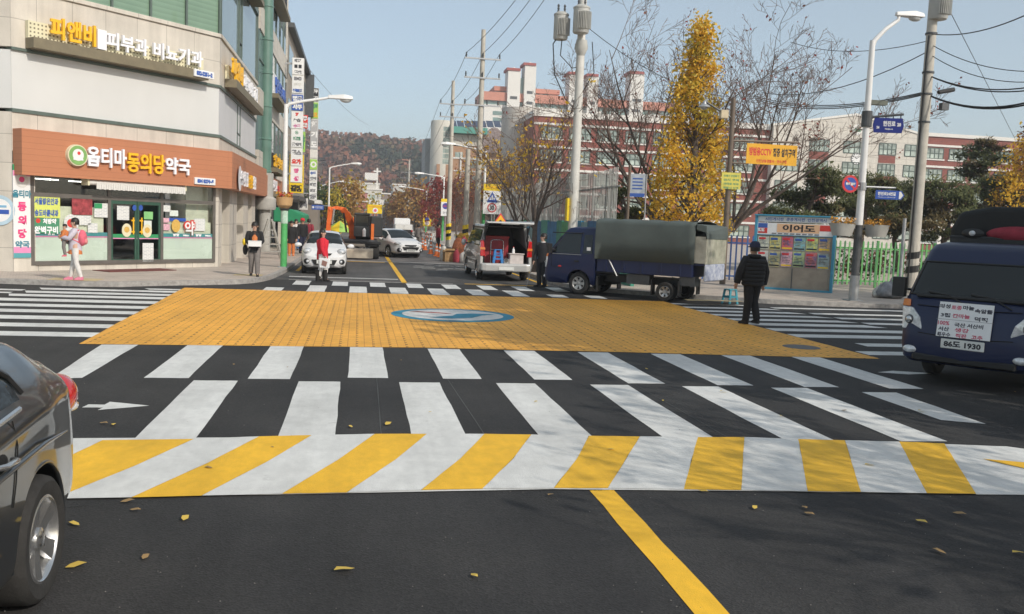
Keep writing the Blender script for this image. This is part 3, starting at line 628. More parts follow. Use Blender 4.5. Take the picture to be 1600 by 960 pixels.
# ------------------------------------------------ pharmacy fascia sign, wrapping the corner
ps = thing('fascia_sign', 'terracotta fascia sign with white and yellow pharmacy lettering and green emblem', 'sign', CO, CA)
m = MB(); dC = .45; kx = dC*math.tan((R(90)-CA)/2)
m.box(XL+.02, kx, -dC, -.005, LV[0], LV[1], TERRA); m.build('fascia_board', ps)
m = MB()
Ms = Matrix.Rotation(R(90)-CA, 4, 'Z')
o_ = MB(); o_.box(-kx+.001, 11.3, -dC, -.005, LV[0]+.003, LV[1]-.003, TERRA); o_.build('side_fascia_board', ps, rotz=R(90)-CA)
lt = MB()
def word(mb, t, px0, px1, py0, py1, mt, y, f=FC, ext=.07, bold=.016, spacing=1.0):
    a = f(px0, (py0+py1)/2, y); b_ = f(px1, (py0+py1)/2, y); mx_ = (px0+px1)/2; c = f(mx_, py0, y); e = f(mx_, py1, y)
    mb.text(t, c[1]-e[1], mt, ((a[0]+b_[0])/2, y, (c[1]+e[1])/2), width=b_[0]-a[0], ext=ext, bold=bold, spacing=spacing)
LW2 = mat('white_channel_letters', (0.86, 0.86, 0.9), 0.3, var=0.02)
word(lt, '옵티마', 134, 196, 231, 262, LW2, -dC-.03); word(lt, '동의당', 197, 256, 240, 271, LETTER_Y, -dC-.03); word(lt, '약국', 257, 296, 247, 273, LW2, -dC-.03)
lt.build('lettering', ps)
lt = MB(); f2 = at_frame(CO, R(90))
word(lt, '옵티마', 374, 386, 268, 291, LW2, -dC-.03, f2); word(lt, '동의당', 386.5, 393, 274, 295, LETTER_Y, -dC-.03, f2); word(lt, '약국', 393.5, 398, 276, 296, LW2, -dC-.03, f2)
x, z = f2(371.5, 279, -dC); lt.disc((x, -dC-.08, z), .45, LW2, 20); lt.build('side_lettering', ps, rotz=R(90)-CA)
m = MB(); x, z = FC(118, 243, -dC)
EM = Matrix.Translation((x, -dC-.12, z)) @ Matrix.Rotation(R(90), 4, 'X'); m.lathe([(.001,.0),(.30,.0),(.31,-.12)], CREAM, 28, EM); m.lathe([(.001,.012),(.27,.012),(.27,0)], mat('emblem_green', (0.22,0.42,0.13), 0.4), 28, EM)
m.disc((x, -dC-.136, z+.01), .17, SIGN_W, 22); m.disc((x+.02, -dC-.139, z+.06), .05, LETTER_R, 12); m.box(x-.15, x+.15, -dC-.142, -dC-.137, z-.14, z-.09, SIGN_W)
m.build('emblem', ps, smooth=40)
def plate(name, label, px0, px1, py0, py1, text, y, f=FC, rot=CA, o=CO, mt=SIGN_W, tm=LETTER_BLUE, ts=.62):
    th = thing(name, label, 'sign', o, rot); a = f(px0, (py0+py1)/2, y); b_ = f(px1, (py0+py1)/2, y); c = f((px0+px1)/2, py0, y); e = f((px0+px1)/2, py1, y)
    p_ = MB(); p_.box(a[0], b_[0], y-.03, y+.06, e[1], c[1], mt); p_.build('board', th, bevel=.01)
    q_ = MB(); q_.text(text, (c[1]-e[1])*ts, tm, ((a[0]+b_[0])/2, y-.034, (c[1]+e[1])/2), width=(b_[0]-a[0])*.8, bold=.012, ext=.004); q_.build('lettering', th); return th
plate('phone_sign', 'small white phone number plate low on the terracotta fascia', 304, 336, 278.5, 289, '834 8274~5', -dC-.03)
# ------------------------------------------------ clinic sign on perforated board
cs = thing('clinic_sign', 'yellow and white raised clinic letters on a dotted cream board facing the crossing', 'sign', CO, CA)
def clinic(cs, f, xa, xb, zb, zt2, rot=0.0):
    m = MB(); m.box(xa, xb, -.16, -.02, zb, zt2, CREAM)
    nx = int((xb-xa)/.11); nz_ = int((zt2-zb)/.11)
    for i in range(nx):
        for j in range(nz_): m.quad((xa+.04+i*.11, -.164, zb+.04+j*.11), (xa+.085+i*.11, -.164, zb+.04+j*.11), (xa+.085+i*.11, -.164, zb+.085+j*.11), (xa+.04+i*.11, -.164, zb+.085+j*.11), LEDGE)
    m.build('perforated_board', cs, rotz=rot)
    m = MB(); m.box(xa, xb, -.42, -.02, zb-.28, zb, LEDGE); m.build('ledge_box', cs, rotz=rot)
xa, z_ = FC(44, 40, -.16); xb, z2_ = FC(318, 105, -.16)
clinic(cs, FC, xa, xb, 6.55, 7.02)
lt = MB(); word(lt, '피앤비', 77, 148, 32, 68, LETTER_Y, -.28, ext=.12); word(lt, '피부과 비뇨기과', 164, 315, 50, 106, LW2, -.28, ext=.12)
# level lettering: heights measured at one end only
lt.v = []; lt.f = []; lt.m = []
a = FC(77,50,-.28)[0]; b_ = FC(148,60,-.28)[0]; lt.text('피앤비', .60, LETTER_Y, ((a+b_)/2, -.28, 6.92), width=b_-a, ext=.08, bold=.02)
a = FC(164,70,-.28)[0]; b_ = FC(315,100,-.28)[0]; lt.text('피부과 비뇨기과', .50, LW2, ((a+b_)/2, -.28, 6.90), width=b_-a, ext=.08, bold=.014)
a = FC(149,60,-.28)[0]; b_ = FC(163,70,-.28)[0]; lt.box(a, b_, -.40, -.16, 6.58, 7.14, LW2); lt.build('lettering', cs)
plate('phone_sign', 'small white phone number plate at the right end of the clinic sign', 303, 334, 110.5, 122, '832-2251~2', -.45)
c2 = thing('clinic_sign', 'yellow and white clinic sign on the shaded street side of the corner building', 'sign', CO, R(90))
xa, z_ = FS(358, 130, -.16); xb, _ = FS(402, 170, -.16); clinic(c2, FS, xa, xb, 6.62, 7.1)
lt = MB(); a = FS(361,140,-.28)[0]; b_ = FS(377,150,-.28)[0]; lt.text('피앤비', .75, LETTER_Y, ((a+b_)/2, -.28, 7.0), width=b_-a, ext=.08, bold=.02)
a = FS(379,150,-.28)[0]; b_ = FS(400,168,-.28)[0]; lt.text('피부과 비뇨기과', .62, LW2, ((a+b_)/2, -.28, 6.95), width=b_-a, ext=.08, bold=.014); lt.build('lettering', c2)
def sidesign(label, px0, px1, zb, zt2, board, texts, dep=.3, f=FS):
    th = thing('wall_sign', label, 'sign', CO, R(90)); xa, _ = f(px0, 100, -dep); xb, _ = f(px1, 100, -dep)
    m = MB(); m.box(xa, xb, -dep, -.02, zb, zt2, board); m.build('board', th)
    m = MB(); m.box(xa, xb, -dep-.25, -.02, zb-.22, zb, LEDGE); m.build('ledge_box', th)
    m = MB()
    for t, mt, u0, u1, v0, v1 in texts: m.text(t, (zt2-zb)*(v1-v0), mt, (xa+(xb-xa)*(u0+u1)/2, -dep-.01, zb+(zt2-zb)*(v0+v1)/2), width=(xb-xa)*(u1-u0), ext=.08, bold=.03)
    m.build('lettering', th); return th
sidesign('dark green lettered sign beside upper glass on the shaded street side', 372, 402.5, 10.95, 12.1, PANEL_G, [('한의원 내과', LETTER_G, .05, .85, .15, .85)], .3)
PINKS = mat('pink_sign', (0.72, 0.12, 0.30), 0.5, var=0.1)
sidesign('pink and lime sign high on the wing behind the green column', 428, 446, 13.2, 14.9, PINKS, [('PC', GRNPAPER, .02, .3, .1, .9), ('노래방', LETTER_K, .35, .95, .2, .8)], .35)
sidesign('white sign with raised blue letters behind the green column', 428, 446, 8.05, 9.1, SIGN_W, [('법무사', LETTER_BLUE, .1, .95, .1, .9)], .35)
sidesign('black sign with yellow letters low on the wing behind the green column', 428, 443.5, 4.35, 5.1, BLACK, [('한식당', LETTER_Y, .05, .95, .1, .9)], .35)
sidesign('small red and white restaurant sign on the terracotta wing fascia', 427, 438, 3.1, 3.8, TERRA, [('치킨', LW2, .05, .6, .1, .9), ('o', LETTER_R, .7, .95, .1, .6)], .35)
# ------------------------------------------------ banner signs on and around the shop window
vb = thing('banner_sign', 'tall white vertical pharmacy banner with pink and teal foot on stone pillar', 'sign', CO, CA)
a = FC(19, 340, -.03)[0]+.02; b_ = FC(47, 340, -.03)[0]; zt3, zb3 = FC(33, 267, -.03)[1], FC(33, 403, -.03)[1]; cxx = (a+b_)/2; hh = zt3-zb3
m = MB(); m.box(a, b_, -.055, -.025, zb3, zt3, SIGN_W); m.box(a, b_, -.06, -.055, zb3, zb3+hh*.055, TEALBAND); m.box(a, b_, -.06, -.055, zb3+hh*.055, zb3+hh*.125, PINKBAND); m.box(a, b_, -.06, -.055, zt3-hh*.06, zt3, PINKBAND)
m.box(a, b_, -.06, -.025, zt3, zt3+.16, LETTER_G); m.build('board', vb)
m = MB(); m.disc((cxx, -.062, zt3-hh*.115), .19, OFFWHITE, 20); m.disc((cxx, -.064, zt3-hh*.10), .08, LETTER_PINK, 12); m.build('emblem', vb)
m = MB(); TEALT = mat('teal_letters', (0.04, 0.22, 0.30), 0.4, var=0.05)
m.text('옵티마', .22, TEALT, (cxx, -.064, zt3-hh*.265), width=.52, bold=.008)
for k, ch in enumerate('동의당'): m.text(ch, .26, LETTER_PINK, (cxx, -.064, zt3-hh*(.41+.155*k)), width=.24, bold=.014)
m.text('약국', .20, TEALT, (cxx, -.064, zt3-hh*.845), width=.40, bold=.008); m.build('lettering', vb)
LIME = mat('lime_paper', (0.66, 0.72, 0.16), 0.5, var=0.06); GREEN_S = mat('green_sign', (0.07, 0.27, 0.15), 0.5, var=0.08)
wp = thing('clinic_poster', 'lime and green poster of clinic names behind the pharmacy glass at left', 'poster', CO, CA)
m = MB(); q1 = paper(m, 50, 308, 93, 340.5, LIME, -.03); q2 = paper(m, 50, 341, 92, 365, GREEN_S, -.03); m.build('board', wp)
m = MB(); m.text('서울밝은안과', .20, LETTER_BLUE, (q1[0], -.035, q1[1]+.17), width=q1[2]*.86, bold=.008); m.text('송도바른내과', .20, LETTER_BLUE, (q1[0], -.035, q1[1]-.16), width=q1[2]*.86, bold=.008)
m.text('처방약', .16, LETTER_W, (q2[0]+.1, -.035, q2[1]+.13), width=q2[2]*.5, bold=.008); m.disc((q2[0]-q2[2]*.3, -.035, q2[1]+.14), .07, LETTER_R, 10); m.text('완벽구비', .22, LETTER_W, (q2[0], -.035, q2[1]-.12), width=q2[2]*.88, bold=.01); m.build('lettering', wp)
ys = thing('medicine_sign', 'orange red outlined medicine sign on the right pharmacy window', 'sign', CO, CA)
x, z = FC(295, 357); m = MB(); m.text('약', .55, LETTER_R, (x, -.02, z), width=.46, bold=.055, ext=.02); m.build('backing', ys); m = MB(); m.text('약', .46, SIGN_W, (x, -.045, z), width=.38, bold=.012, ext=.005); m.build('lettering', ys)
x, z = FL_(5, 329); bs = MB(); bs.disc((x-.1, -.03, z), .42, mat('pale_blue_sticker', (0.45,0.60,0.70), .5), 24); bs.disc((x-.1, -.034, z), .32, SIGN_W, 24); bs.box(x-.36, x+.16, -.042, -.036, z-.10, z+.02, SIGN_B); bs.box(x-.30, x+.10, -.042, -.036, z+.08, z+.14, mat('sky_stripe', (.2,.42,.6), .5)); o = bs.build('round_sticker', loc=LEFTO); tag(o, 'round pale blue sticker on the stone wall at the picture edge', 'sticker')
# ================================================================ POLES, LAMPS, SIGNS, FENCES
LAMP_W = mat('white_lamp_paint', (0.80, 0.80, 0.79), 0.35, var=0.05); LAMP_GLASS = mat('lamp_bowl', (0.55, 0.57, 0.57), 0.1, var=0.1, coat=1)
POT_TAN = mat('planter_tan', (0.55, 0.34, 0.16), 0.6, var=0.12); FLOWER_O = mat('orange_flowers', (0.62, 0.26, 0.03), 0.7, var=0.5, scale=30, var_rgb=(0.2, 0.16, 0.03)); FLOWER_R = mat('red_flowers', (0.55, 0.06, 0.05), 0.7, var=0.5, scale=30)
def leafball(mb, c, r, n, size, m, rr, flat=1.0):
    for _ in range(n):
        d = Vector((rr.gauss(0,1), rr.gauss(0,1), rr.gauss(0,1)*flat)); d = d.normalized() * r * rr.random() ** .4; d.z *= flat
        p = Vector(c) + d; a = Vector((rr.gauss(0,1), rr.gauss(0,1), rr.gauss(0,1))).normalized(); b_ = a.orthogonal().normalized() * size * rr.uniform(.6, 1.3); a2 = a.cross(b_).normalized() * size * rr.uniform(.6, 1.3)
        mb.add([p-b_, p+a2*.7, p+b_, p-a2*.7], [(0,1,2,3)], m)
def street_lamp(label, base, h, armx, army, rise=.35, r=.075, green=0.0, planter=0.0, grey=None, group='white street lamps'):
    o = thing('street_lamp', label, 'street lamp', base, 0, group)
    m = MB()
    if green: m.tube([(0,0,0),(0,0,green)], r*1.35, GREEN_P, 14); m.tube([(0,0,green),(0,0,h)], [r*1.05, r*.85], LAMP_W, 14)
    elif grey: m.tube([(0,0,0),(0,0,.75)], r*1.35, STEEL, 14); m.tube([(0,0,.75),(0,0,grey)], r*1.15, DKSTEEL, 14); m.tube([(0,0,grey),(0,0,h)], [r*1.1, r*.8], LAMP_W, 14)
    else: m.tube([(0,0,0),(0,0,h)], [r*1.1, r*.8], LAMP_W, 12)
    m.box(-r*2.2, r*2.2, -r*2.2, r*2.2, 0, .03, STEEL); m.build('pole', o, smooth=40)
    L = Vector((armx, army, 0)); d = L.normalized(); e = L + Vector((0,0,h+rise)); m = MB()
    m.tube([(0,0,h-.15), Vector((0,0,h+.02))+L*.06, Vector((0,0,h+rise*.45))+L*.35, Vector((0,0,h+rise*.8))+L*.68, e-d*.35], [r*.8, r*.72, r*.62, r*.55, r*.5], LAMP_W, 10); m.build('arm', o, smooth=60)
    m = MB(); ang = math.atan2(d.y, d.x); MM = Matrix.Translation(e) @ Matrix.Rotation(ang, 4, 'Z')
    m.add([(-.45,-.07,-.05),(-.45,.07,-.05),(.1,.16,-.06),(.42,.12,-.05),(.42,-.12,-.05),(.1,-.16,-.06),(-.45,-.05,.06),(-.45,.05,.06),(.1,.12,.12),(.4,.09,.07),(.4,-.09,.07),(.1,-.12,.12)],
          [(0,1,2,3,4,5),(11,10,9,8,7,6),(0,6,7,1),(1,7,8,2),(2,8,9,3),(3,9,10,4),(4,10,11,5),(5,11,6,0)], LAMP_W, MM); hdo = m.build('lamp_head', o, bevel=.02, seg=2)
    m = MB(); m.ball((.16,0,-.07), (.2,.11,.10), LAMP_GLASS, 10, MM); m.build('bowl', hdo, smooth=60)
    if planter:
        m = MB(); m.lathe([(r*1.4,planter-.12),(.26,planter),(.30,planter+.28),(.27,planter+.28),(.1,planter+.2)], POT_TAN, 18); m.lathe([(.1,planter-.22),(.2,planter-.12),(.1,planter-.1)], DKSTEEL, 14); pt = m.build('planter', o, smooth=40)
        rr = random.Random(3); m = MB()
        for k in range(9): a = k*.7; leafball(m, (.2*math.cos(a), .2*math.sin(a), planter+.34), .13, 16, .05, FLOWER_O if k % 3 else FLOWER_R, rr)
        m.build('flowers', pt)
    return o
b = G(443, 418, SW); hA = AY(447, 163, b.y).z - SW; tA = AY(533, 153, b.y)
L1 = street_lamp('white lamp post with green foot and flower planter by pharmacy corner', b, hA, tA.x-b.x, 0, tA.z-SW-hA, .085, AY(443, 345, b.y).z-SW, AY(443, 321, b.y).z-SW)
m = MB(); x0, z0 = 0, AY(443, 345, b.y).z-SW; m.tube([(0,0,z0-.1),(0,0,z0+.42)], .125, mat('pale_green_flyer', (0.45, 0.62, 0.50), .7, var=.25, scale=20), 16); m.build('pasted_notice', L1, smooth=40)
b = G(1333, 470, SW); hB = AY(1356, 63, b.y).z - SW; tB = AY(1422, 24, b.y)
L2 = street_lamp('tall white street lamp with grey sleeve on the right pavement', b, hB, tB.x-b.x, 0, tB.z-SW-hB, .10, 0, 0, AY(1345, 352, b.y).z-SW)
LB2 = b.copy()
def lamp_px(label, Y, pxb, pxt, pyt, pxe, pye, **k):
    t_ = AY(pxt, pyt, Y); e = AY(pxe, pye, Y); return street_lamp(label, Vector((t_.x, Y, SW)), t_.z-SW, e.x-t_.x, 0, e.z-t_.z, **k)
lamp_px('white street lamp reaching over road behind the orange excavator', 77, 515, 515, 262, 557, 256)
lamp_px('small distant white street lamp just left of the excavator lamp', 125, 500, 500, 291, 534, 284)
lamp_px('white street lamp above the thirty speed limit sign', 53, 760, 759, 237, 700, 225, green=2.6, planter=3.3)
lamp_px('white street lamp above the blue no parking sign past the pole', 84, 693, 694, 277, 655, 271, green=2.4, planter=3.2)
lamp_px('distant white street lamp rising from the yellow child sign', 125, 667, 667, 298, 628, 292, green=3.0)
lamp_px('farthest thin white street lamp near the golden tree', 190, 645, 645, 315, 612, 310)

def util_pole(label, base, h, r0, r1, m_=POLE_CONC, stripes=True, group='concrete utility poles', band=None):
    band = band or SIGN_Y
    o = thing('utility_pole', label, 'utility pole', base, 0, group); m = MB(); m.tube([(0,0,0),(0,0,h)], [r0, r1], m_, 18, cap=True); m.build('pole', o, smooth=40)
    if stripes:
        m = MB(); z = .35
        for k in range(5):
            for j in range(12):
                a0 = 2*math.pi*j/12; a1 = 2*math.pi*(j+1)/12; rr_ = r0*1.01+.004; zz = z + k*.24; dz0 = .2*j/12; 
                m.quad((rr_*math.cos(a0), rr_*math.sin(a0), zz+dz0), (rr_*math.cos(a1), rr_*math.sin(a1), zz+dz0+.0167), (rr_*math.cos(a1), rr_*math.sin(a1), zz+.24+dz0+.0167), (rr_*math.cos(a0), rr_*math.sin(a0), zz+.24+dz0), BLACK if k % 2 else band)
        m.build('warning_band', o)
    return o
def transformer(o, x, y, z, h=.95, r=.28, m_=None):
    TR = m_ or TRANSF; m = MB(); T = Matrix.Translation((x, y, z)); m.lathe([(.001,0),(r*.9,0),(r,.05),(r,h-.05),(r*1.06,h-.05),(r*1.06,h),(r*.6,h+.08),(.001,h+.08)], TR, 20, T); t_ = m.build('transformer', o, smooth=35)
    m = MB()
    for k in range(10):
        a = .6 + k*.16; m.box(r*.98, r+.10, -.008, .008, .12, h-.18, TR, T @ Matrix.Rotation(a+3.6, 4, 'Z'))
    m.build('cooling_fin', t_)
    m = MB()
    for q in (-.12, .12): m.lathe([(.03,h+.05),(.05,h+.1),(.03,h+.15),(.05,h+.2),(.03,h+.25),(.05,h+.3),(.02,h+.36)], DKSTEEL, 10, T @ Matrix.Translation((q,0,0)))
    m.build('bushing', t_, smooth=40)
def crossarm(o, z, w, n=3, y=-.16):
    m = MB(); m.box(-w/2, w/2, y-.04, y+.04, z-.04, z+.04, STEEL); ca = m.build('crossarm', o)
    for k in range(n):
        x = -w/2 + .08 + (w-.16)*k/(n-1); m = MB(); m.lathe([(.02,.04),(.05,.09),(.03,.13),(.055,.17),(.03,.22),(.05,.26),(.02,.31)], DKSTEEL, 10, Matrix.Translation((x, y, z))); m.build('insulator', ca, smooth=40)
TRANSF = mat('transformer_grey', (0.50, 0.50, 0.47), 0.5, var=0.12, scale=3)
pb = Vector((8.05, 33.5, SW))
UP1 = util_pole('thick pale utility pole carrying two grey transformers behind the blue truck', pb, 13.5, .185, .135, mat('pale_pole', (0.62, 0.61, 0.57), .7, var=.1), True)
f = at_frame(pb, 0); 
x, z = f(876, 62); transformer(UP1, x, .05, z, f(876, 22)[1]-z, .27)
x, z = f(905, 56); transformer(UP1, x-.05, -.42, z, f(905, 16)[1]-z, .30)
m = MB(); z0 = f(898, 75)[1]; m.tube([(0,0,z0-.3),(0,-.05,z0),(0,-.1,z0+.3)], [.14,.26,.2], TRANSF, 14); m.build('bracket', UP1, smooth=40)
m = MB(); z1 = f(898, 92)[1]
m.tube([f_ for f_ in [(-.55,.05,z1+1.3),(-1.05,.1,z1+.5),(-.95,.1,z1-.6),(-.5,.05,z1-1.5),(-.1,0,z1-1.9)]], .022, BLACK, 6); m.tube([(-.7,.1,z1+1.0),(-.75,.1,z1+.1),(-.3,.0,z1-.35),(-.05,0,z1-.3)], .02, BLACK, 6); m.tube([(.35,-.3,z1+.6),(.5,-.2,z1-.5),(.2,0,z1-1.1)], .018, BLACK, 6); m.build('cable', UP1)
m = MB(); z0 = f(890, 335)[1]; m.box(-.30,-.22,-.22,.1,z0-.25,z0+.6,SIGN_Y); m.build('warning_plate', UP1)
pb2 = Vector((AY(1424.5, 430, 28.6).x, 28.6, SW))
UP2 = util_pole('weathered tan utility pole with wires beside the dark blue truck', pb2, 13.2, .20, .145, POLE_CONC, True, band=POLE_CONC)
f2 = at_frame(pb2, 0); x, z = f2(1462, 32); transformer(UP2, x, -.1, z, 1.0, .32)
for py in (113, 147, 191, 52):
    m = MB(); z = f2(1440, py)[1]; m.lathe([(.15,z-.03),(.20,z-.03),(.20,z+.03),(.15,z+.03)], DKSTEEL, 16); m.build('pole_band', UP2)
m = MB(); za = f2(1425,250)[1]; m.tube([(-.20,-.1,.2),(-.20,-.1,za),(-.18,-.1,za+3.5),(-.16,-.12,za+4.2)], .03, BLACK, 8); m.tube([(-.5,-.1,.1),(-.5,-.1,2.6)], .06, STEEL, 10); m.build('cable', UP2)
for px, py, lab in ((1478,143,'splice_case'),(1476,168,'junction_box')):
    x, z = f2(px, py); m = MB()
    if lab == 'splice_case': m.tube([(x-.28,0,z-.05),(x+.3,0,z+.08)], .075, BLACK, 10)
    else: m.box(x-.16,x+.1,-.1,.1,z-.1,z+.14,DKSTEEL)
    m.build(lab, UP2)
UP3 = util_pole('slim utility pole with three crossarms beyond the silver van', Vector((6.5, 50, SW)), 12.4, .19, .12)
f3 = at_frame(Vector((6.5, 50, SW)), 0)
for py, n in ((92, 3), (122, 3), (165, 4)): crossarm(UP3, f3(742, py)[1], 2.0, n)
UP4 = util_pole('second slim utility pole standing close beside the first crossarm pole', Vector((6.05, 51.5, SW)), 6.0, .17, .13)
UP5 = util_pole('distant utility pole with small crossarms near the cylinder building', Vector((6.5, 66, SW)), 12.0, .19, .12)
f5 = at_frame(Vector((6.5, 66, SW)), 0)
for py in (163, 183): crossarm(UP5, f5(697, py)[1], 1.9, 3)
UP6 = util_pole('far utility pole before the hill with two crossarms', Vector((12.2, 230, 0)), 17, .25, .18, stripes=False)
for z in (13.8, 12.4): crossarm(UP6, z, 4.2, 3)
# wires
def wire(a, b_, sag, label, r=.014, group='overhead wires'):
    a = Vector(a); b_ = Vector(b_); pts = []
    for k in range(13):
        t_ = k/12; p = a.lerp(b_, t_); p.z -= sag*4*t_*(1-t_); pts.append(p)
    m = MB(); m.tube(pts, r, BLACK, 5, cap=False); o = m.build('overhead_wire'); return tag(o, label, 'wire', group)
z3 = lambda py: f3(742, py)[1] + SW
for k, dx in enumerate((-.9, 0, .9)):
    wire((6.5+dx, 49.85, z3(92)+.3), (8.1+dx*.5, 33.4, 13.6+k*.1), .5, 'thin sagging wire from the crossarm pole up to the transformer pole')
    wire((6.5+dx, 49.85, z3(92)+.3), (6.5+dx, 65.85, f5(697, 163)[1]+.4), .35, 'thin wire between the two crossarm poles above the far road')
    wire((6.5+dx, 65.85, f5(697, 163)[1]+.4), (12+dx, 229, 14.3), 2.0, 'thin wire leaving the crossarm pole toward the hill')
T = lambda py, px=1440: Vector((pb2.x, pb2.y, f2(px, py)[1] + SW))
wire(T(52), AY(1600, 25, 22), .2, 'wire rising right from the tan utility pole', .018)
for py, e, s_ in ((68, 112, .25), (84, 128, .3)): wire(T(py), AY(1620, e, 24), s_, 'wire falling gently right from the tan utility pole')
for py, e in ((117, 128), (117, 134)): wire(T(py), AY(1650, e, 24), .35, 'looped cable running right from the tan utility pole', .022)
for e in (150, 154): wire(T(147), AY(1640, e, 25), .4, 'lowest thick black cable running right from the tan utility pole', .03)
wire(T(62), AY(1235, 66, 40), .4, 'thin wire running left from the tan pole across the bare trees')
wire(T(78), AY(1190, 145, 42), .6, 'slack wire sagging left from the tan pole into bare branches', .018)
for k in range(3): wire(T(143+k*2), AY(1180, 150+3*k, 48), .5, 'bundle of low black cables running left from the tan pole', .022)
wire((8.1, 33.4, 9.5), AY(1180, 150, 48), .9, 'cable from transformer pole crossing in front of red school')
wire(AY(1470, -10, 30), AY(1590, 225, 60), .0, 'straight guy wire slanting down right of the tan pole')
wire(AY(476, 100, 70), AY(575, 195, 140), .6, 'thin wire from the left rooftop down toward the hill')
m = MB(); p = AY(1372, 161, 27.0); m.box(p.x-.28, p.x+.28, p.y-.1, p.y+.1, p.z-.07, p.z+.07, mat('olive_box', (0.13,0.14,0.11), .6)); o = m.build('cable_box'); tag(o, 'small olive cable box hung on wires behind the lamp post', 'cable box')
# ---------------------------------------------- signs on the right lamp
def pxbox(f, px0, py0, px1, py1, y=0.0):
    a = f(px0, (py0+py1)/2, y); b_ = f(px1, (py0+py1)/2, y); c = f((px0+px1)/2, py0, y); e = f((px0+px1)/2, py1, y); return a[0], b_[0], e[1], c[1]
rs = thing('road_name_sign', 'large navy road name sign hanging from the lamp arm', 'sign', LB2, R(-14)); fr = frame(rs)
m = MB(); x0, z0 = fr(1353, 185); x1, z1 = fr(1412, 172); m.tube([(0,-.02,z0+.02),(x1,-.02,z0+.14)], .035, DKSTEEL, 10); m.tube([(0,0,z0-.25),(0,0,z0+.2)], .15, DKSTEEL, 14); m.build('arm', rs)
bx = pxbox(fr, 1366, 185, 1412, 208, -.02); zc = (bx[2]+bx[3])/2; hh = (bx[3]-bx[2])/2; 
m = MB(); m.prism([(bx[0]-.04,.0,zc),(bx[0],0,zc-hh),(bx[1]-.05,0,zc-hh),(bx[1],0,zc),(bx[1]-.05,0,zc+hh),(bx[0],0,zc+hh)], (0,-.04,0), mat('navy_sign', (0.02,0.035,0.22), .35, var=.05)); m.build('board', rs)
m = MB(); w = bx[1]-bx[0]; cx_ = (bx[0]+bx[1])/2; m.text('한진로', hh*.72, SIGN_W, (cx_, -.044, zc+hh*.25), width=w*.42, bold=.006); m.text('20', hh*.5, SIGN_W, (bx[1]-.14, -.044, zc+.03), bold=.006); m.text('24', hh*.36, SIGN_W, (bx[0]+.1, -.044, zc-.06), bold=.004); m.text('Hanjin-ro', hh*.28, SIGN_W, (cx_, -.044, zc-hh*.5), bold=.002); m.build('lettering', rs)
for k in range(4): m = MB(); x = bx[0]+.1+(w-.2)*k/3; m.box(x-.015, x+.015, -.03, -.01, bx[3], bx[3]+.16, DKSTEEL); m.build('hanger', rs)
bs_ = thing('arrow_sign', 'small blue arrow sign with white lettering halfway up the lamp post', 'sign', LB2, R(-10)); fr = frame(bs_)
bx = pxbox(fr, 1368, 298, 1413, 312, -.02); zc = (bx[2]+bx[3])/2; hh = (bx[3]-bx[2])/2
m = MB(); x1, z1 = fr(1400, 290); m.tube([(0,0,zc+hh+.08),(x1,0,zc+hh+.08)], .03, STEEL, 8); m.tube([(0,0,zc+hh-.02),(0,0,zc+hh+.2)], .13, STEEL, 12); m.build('arm', bs_)
m = MB(); m.prism([(bx[0],0,zc-hh),(bx[1]-.09,0,zc-hh),(bx[1],0,zc),(bx[1]-.09,0,zc+hh),(bx[0],0,zc+hh)], (0,-.03,0), SIGN_B); m.build('board', bs_)
m = MB(); m.prism([(bx[1]-.16,-.031,zc-hh*.8),(bx[1]-.11,-.031,zc-hh*.8),(bx[1]-.04,-.031,zc),(bx[1]-.11,-.031,zc+hh*.8),(bx[1]-.16,-.031,zc+hh*.8)], (0,-.004,0), SIGN_W); m.text('한진로24번길', hh*.8, SIGN_W, ((bx[0]+bx[1])/2-.1, -.034, zc+hh*.25), width=(bx[1]-bx[0])*.62, bold=.004); m.text('Hanjin-ro 24beon-gil', hh*.3, SIGN_W, ((bx[0]+bx[1])/2-.1, -.034, zc-hh*.55), width=(bx[1]-bx[0])*.6); m.build('lettering', bs_)
def noparking(label, base, rz, f, px, py, r, pole=None):
    o = thing('no_parking_sign', label, 'sign', base, rz); x, z = f(px, py); m = MB(); T = Matrix.Translation((x, -.12, z)) @ Matrix.Rotation(R(90), 4, 'X')
    m.lathe([(.001,.012),(r*.74,.012),(r*.74,.010)], SIGN_B, 28, T); m.lathe([(r*.72,.011),(r,.011),(r,-.01),(.001,-.01)], SIGN_R, 28, T); m.build('disc', o)
    m = MB(); d = r*.72*.7071; m.prism([(x-d-.02,-.133,z+d-.02),(x-d+.02,-.133,z+d+.02),(x+d+.02,-.133,z-d+.02),(x+d-.02,-.133,z-d-.02)], (0,-.004,0), SIGN_R); m.text('주차금지', r*.34, SIGN_W, (x,-.139,z), width=r*1.15, bold=.006); m.build('lettering', o)
    m = MB(); m.tube([(x,-.08,z),(0,-.04,z-.05)], .02, STEEL, 8); m.build('bracket', o); return o
fr = at_frame(LB2, 0); noparking('round red and blue no parking sign bracketed to right lamp post', LB2, 0, fr, 1325, 288, .255)
fp = thing('flower_planter', 'wide grey planter of orange flowers ringing right lamp post', 'planter', LB2); zf = fr(1337, 352)[1]
for s_ in (-1, 1):
    m = MB(); m.tube([(s_*.95,0,zf),(s_*.95,0,zf+.02)], .01, DKSTEEL, 6)
    T = Matrix.Translation((s_*.55, -.05, zf)); m.lathe([(.01,-.22),(.26,-.22),(.36,.02),(.30,.02),(.1,-.05)], CONC, 16, T @ Matrix.Diagonal((1.1,.8,1.5,1))); pt = m.build('pot', fp, smooth=40)
    m = MB(); rr = random.Random(4+s_)
    for k in range(8): leafball(m, (s_*.55+.3*math.cos(k*.8), -.05+.2*math.sin(k*.8), zf+.08), .14, 18, .045, FLOWER_O, rr)
    m.build('flowers', pt)
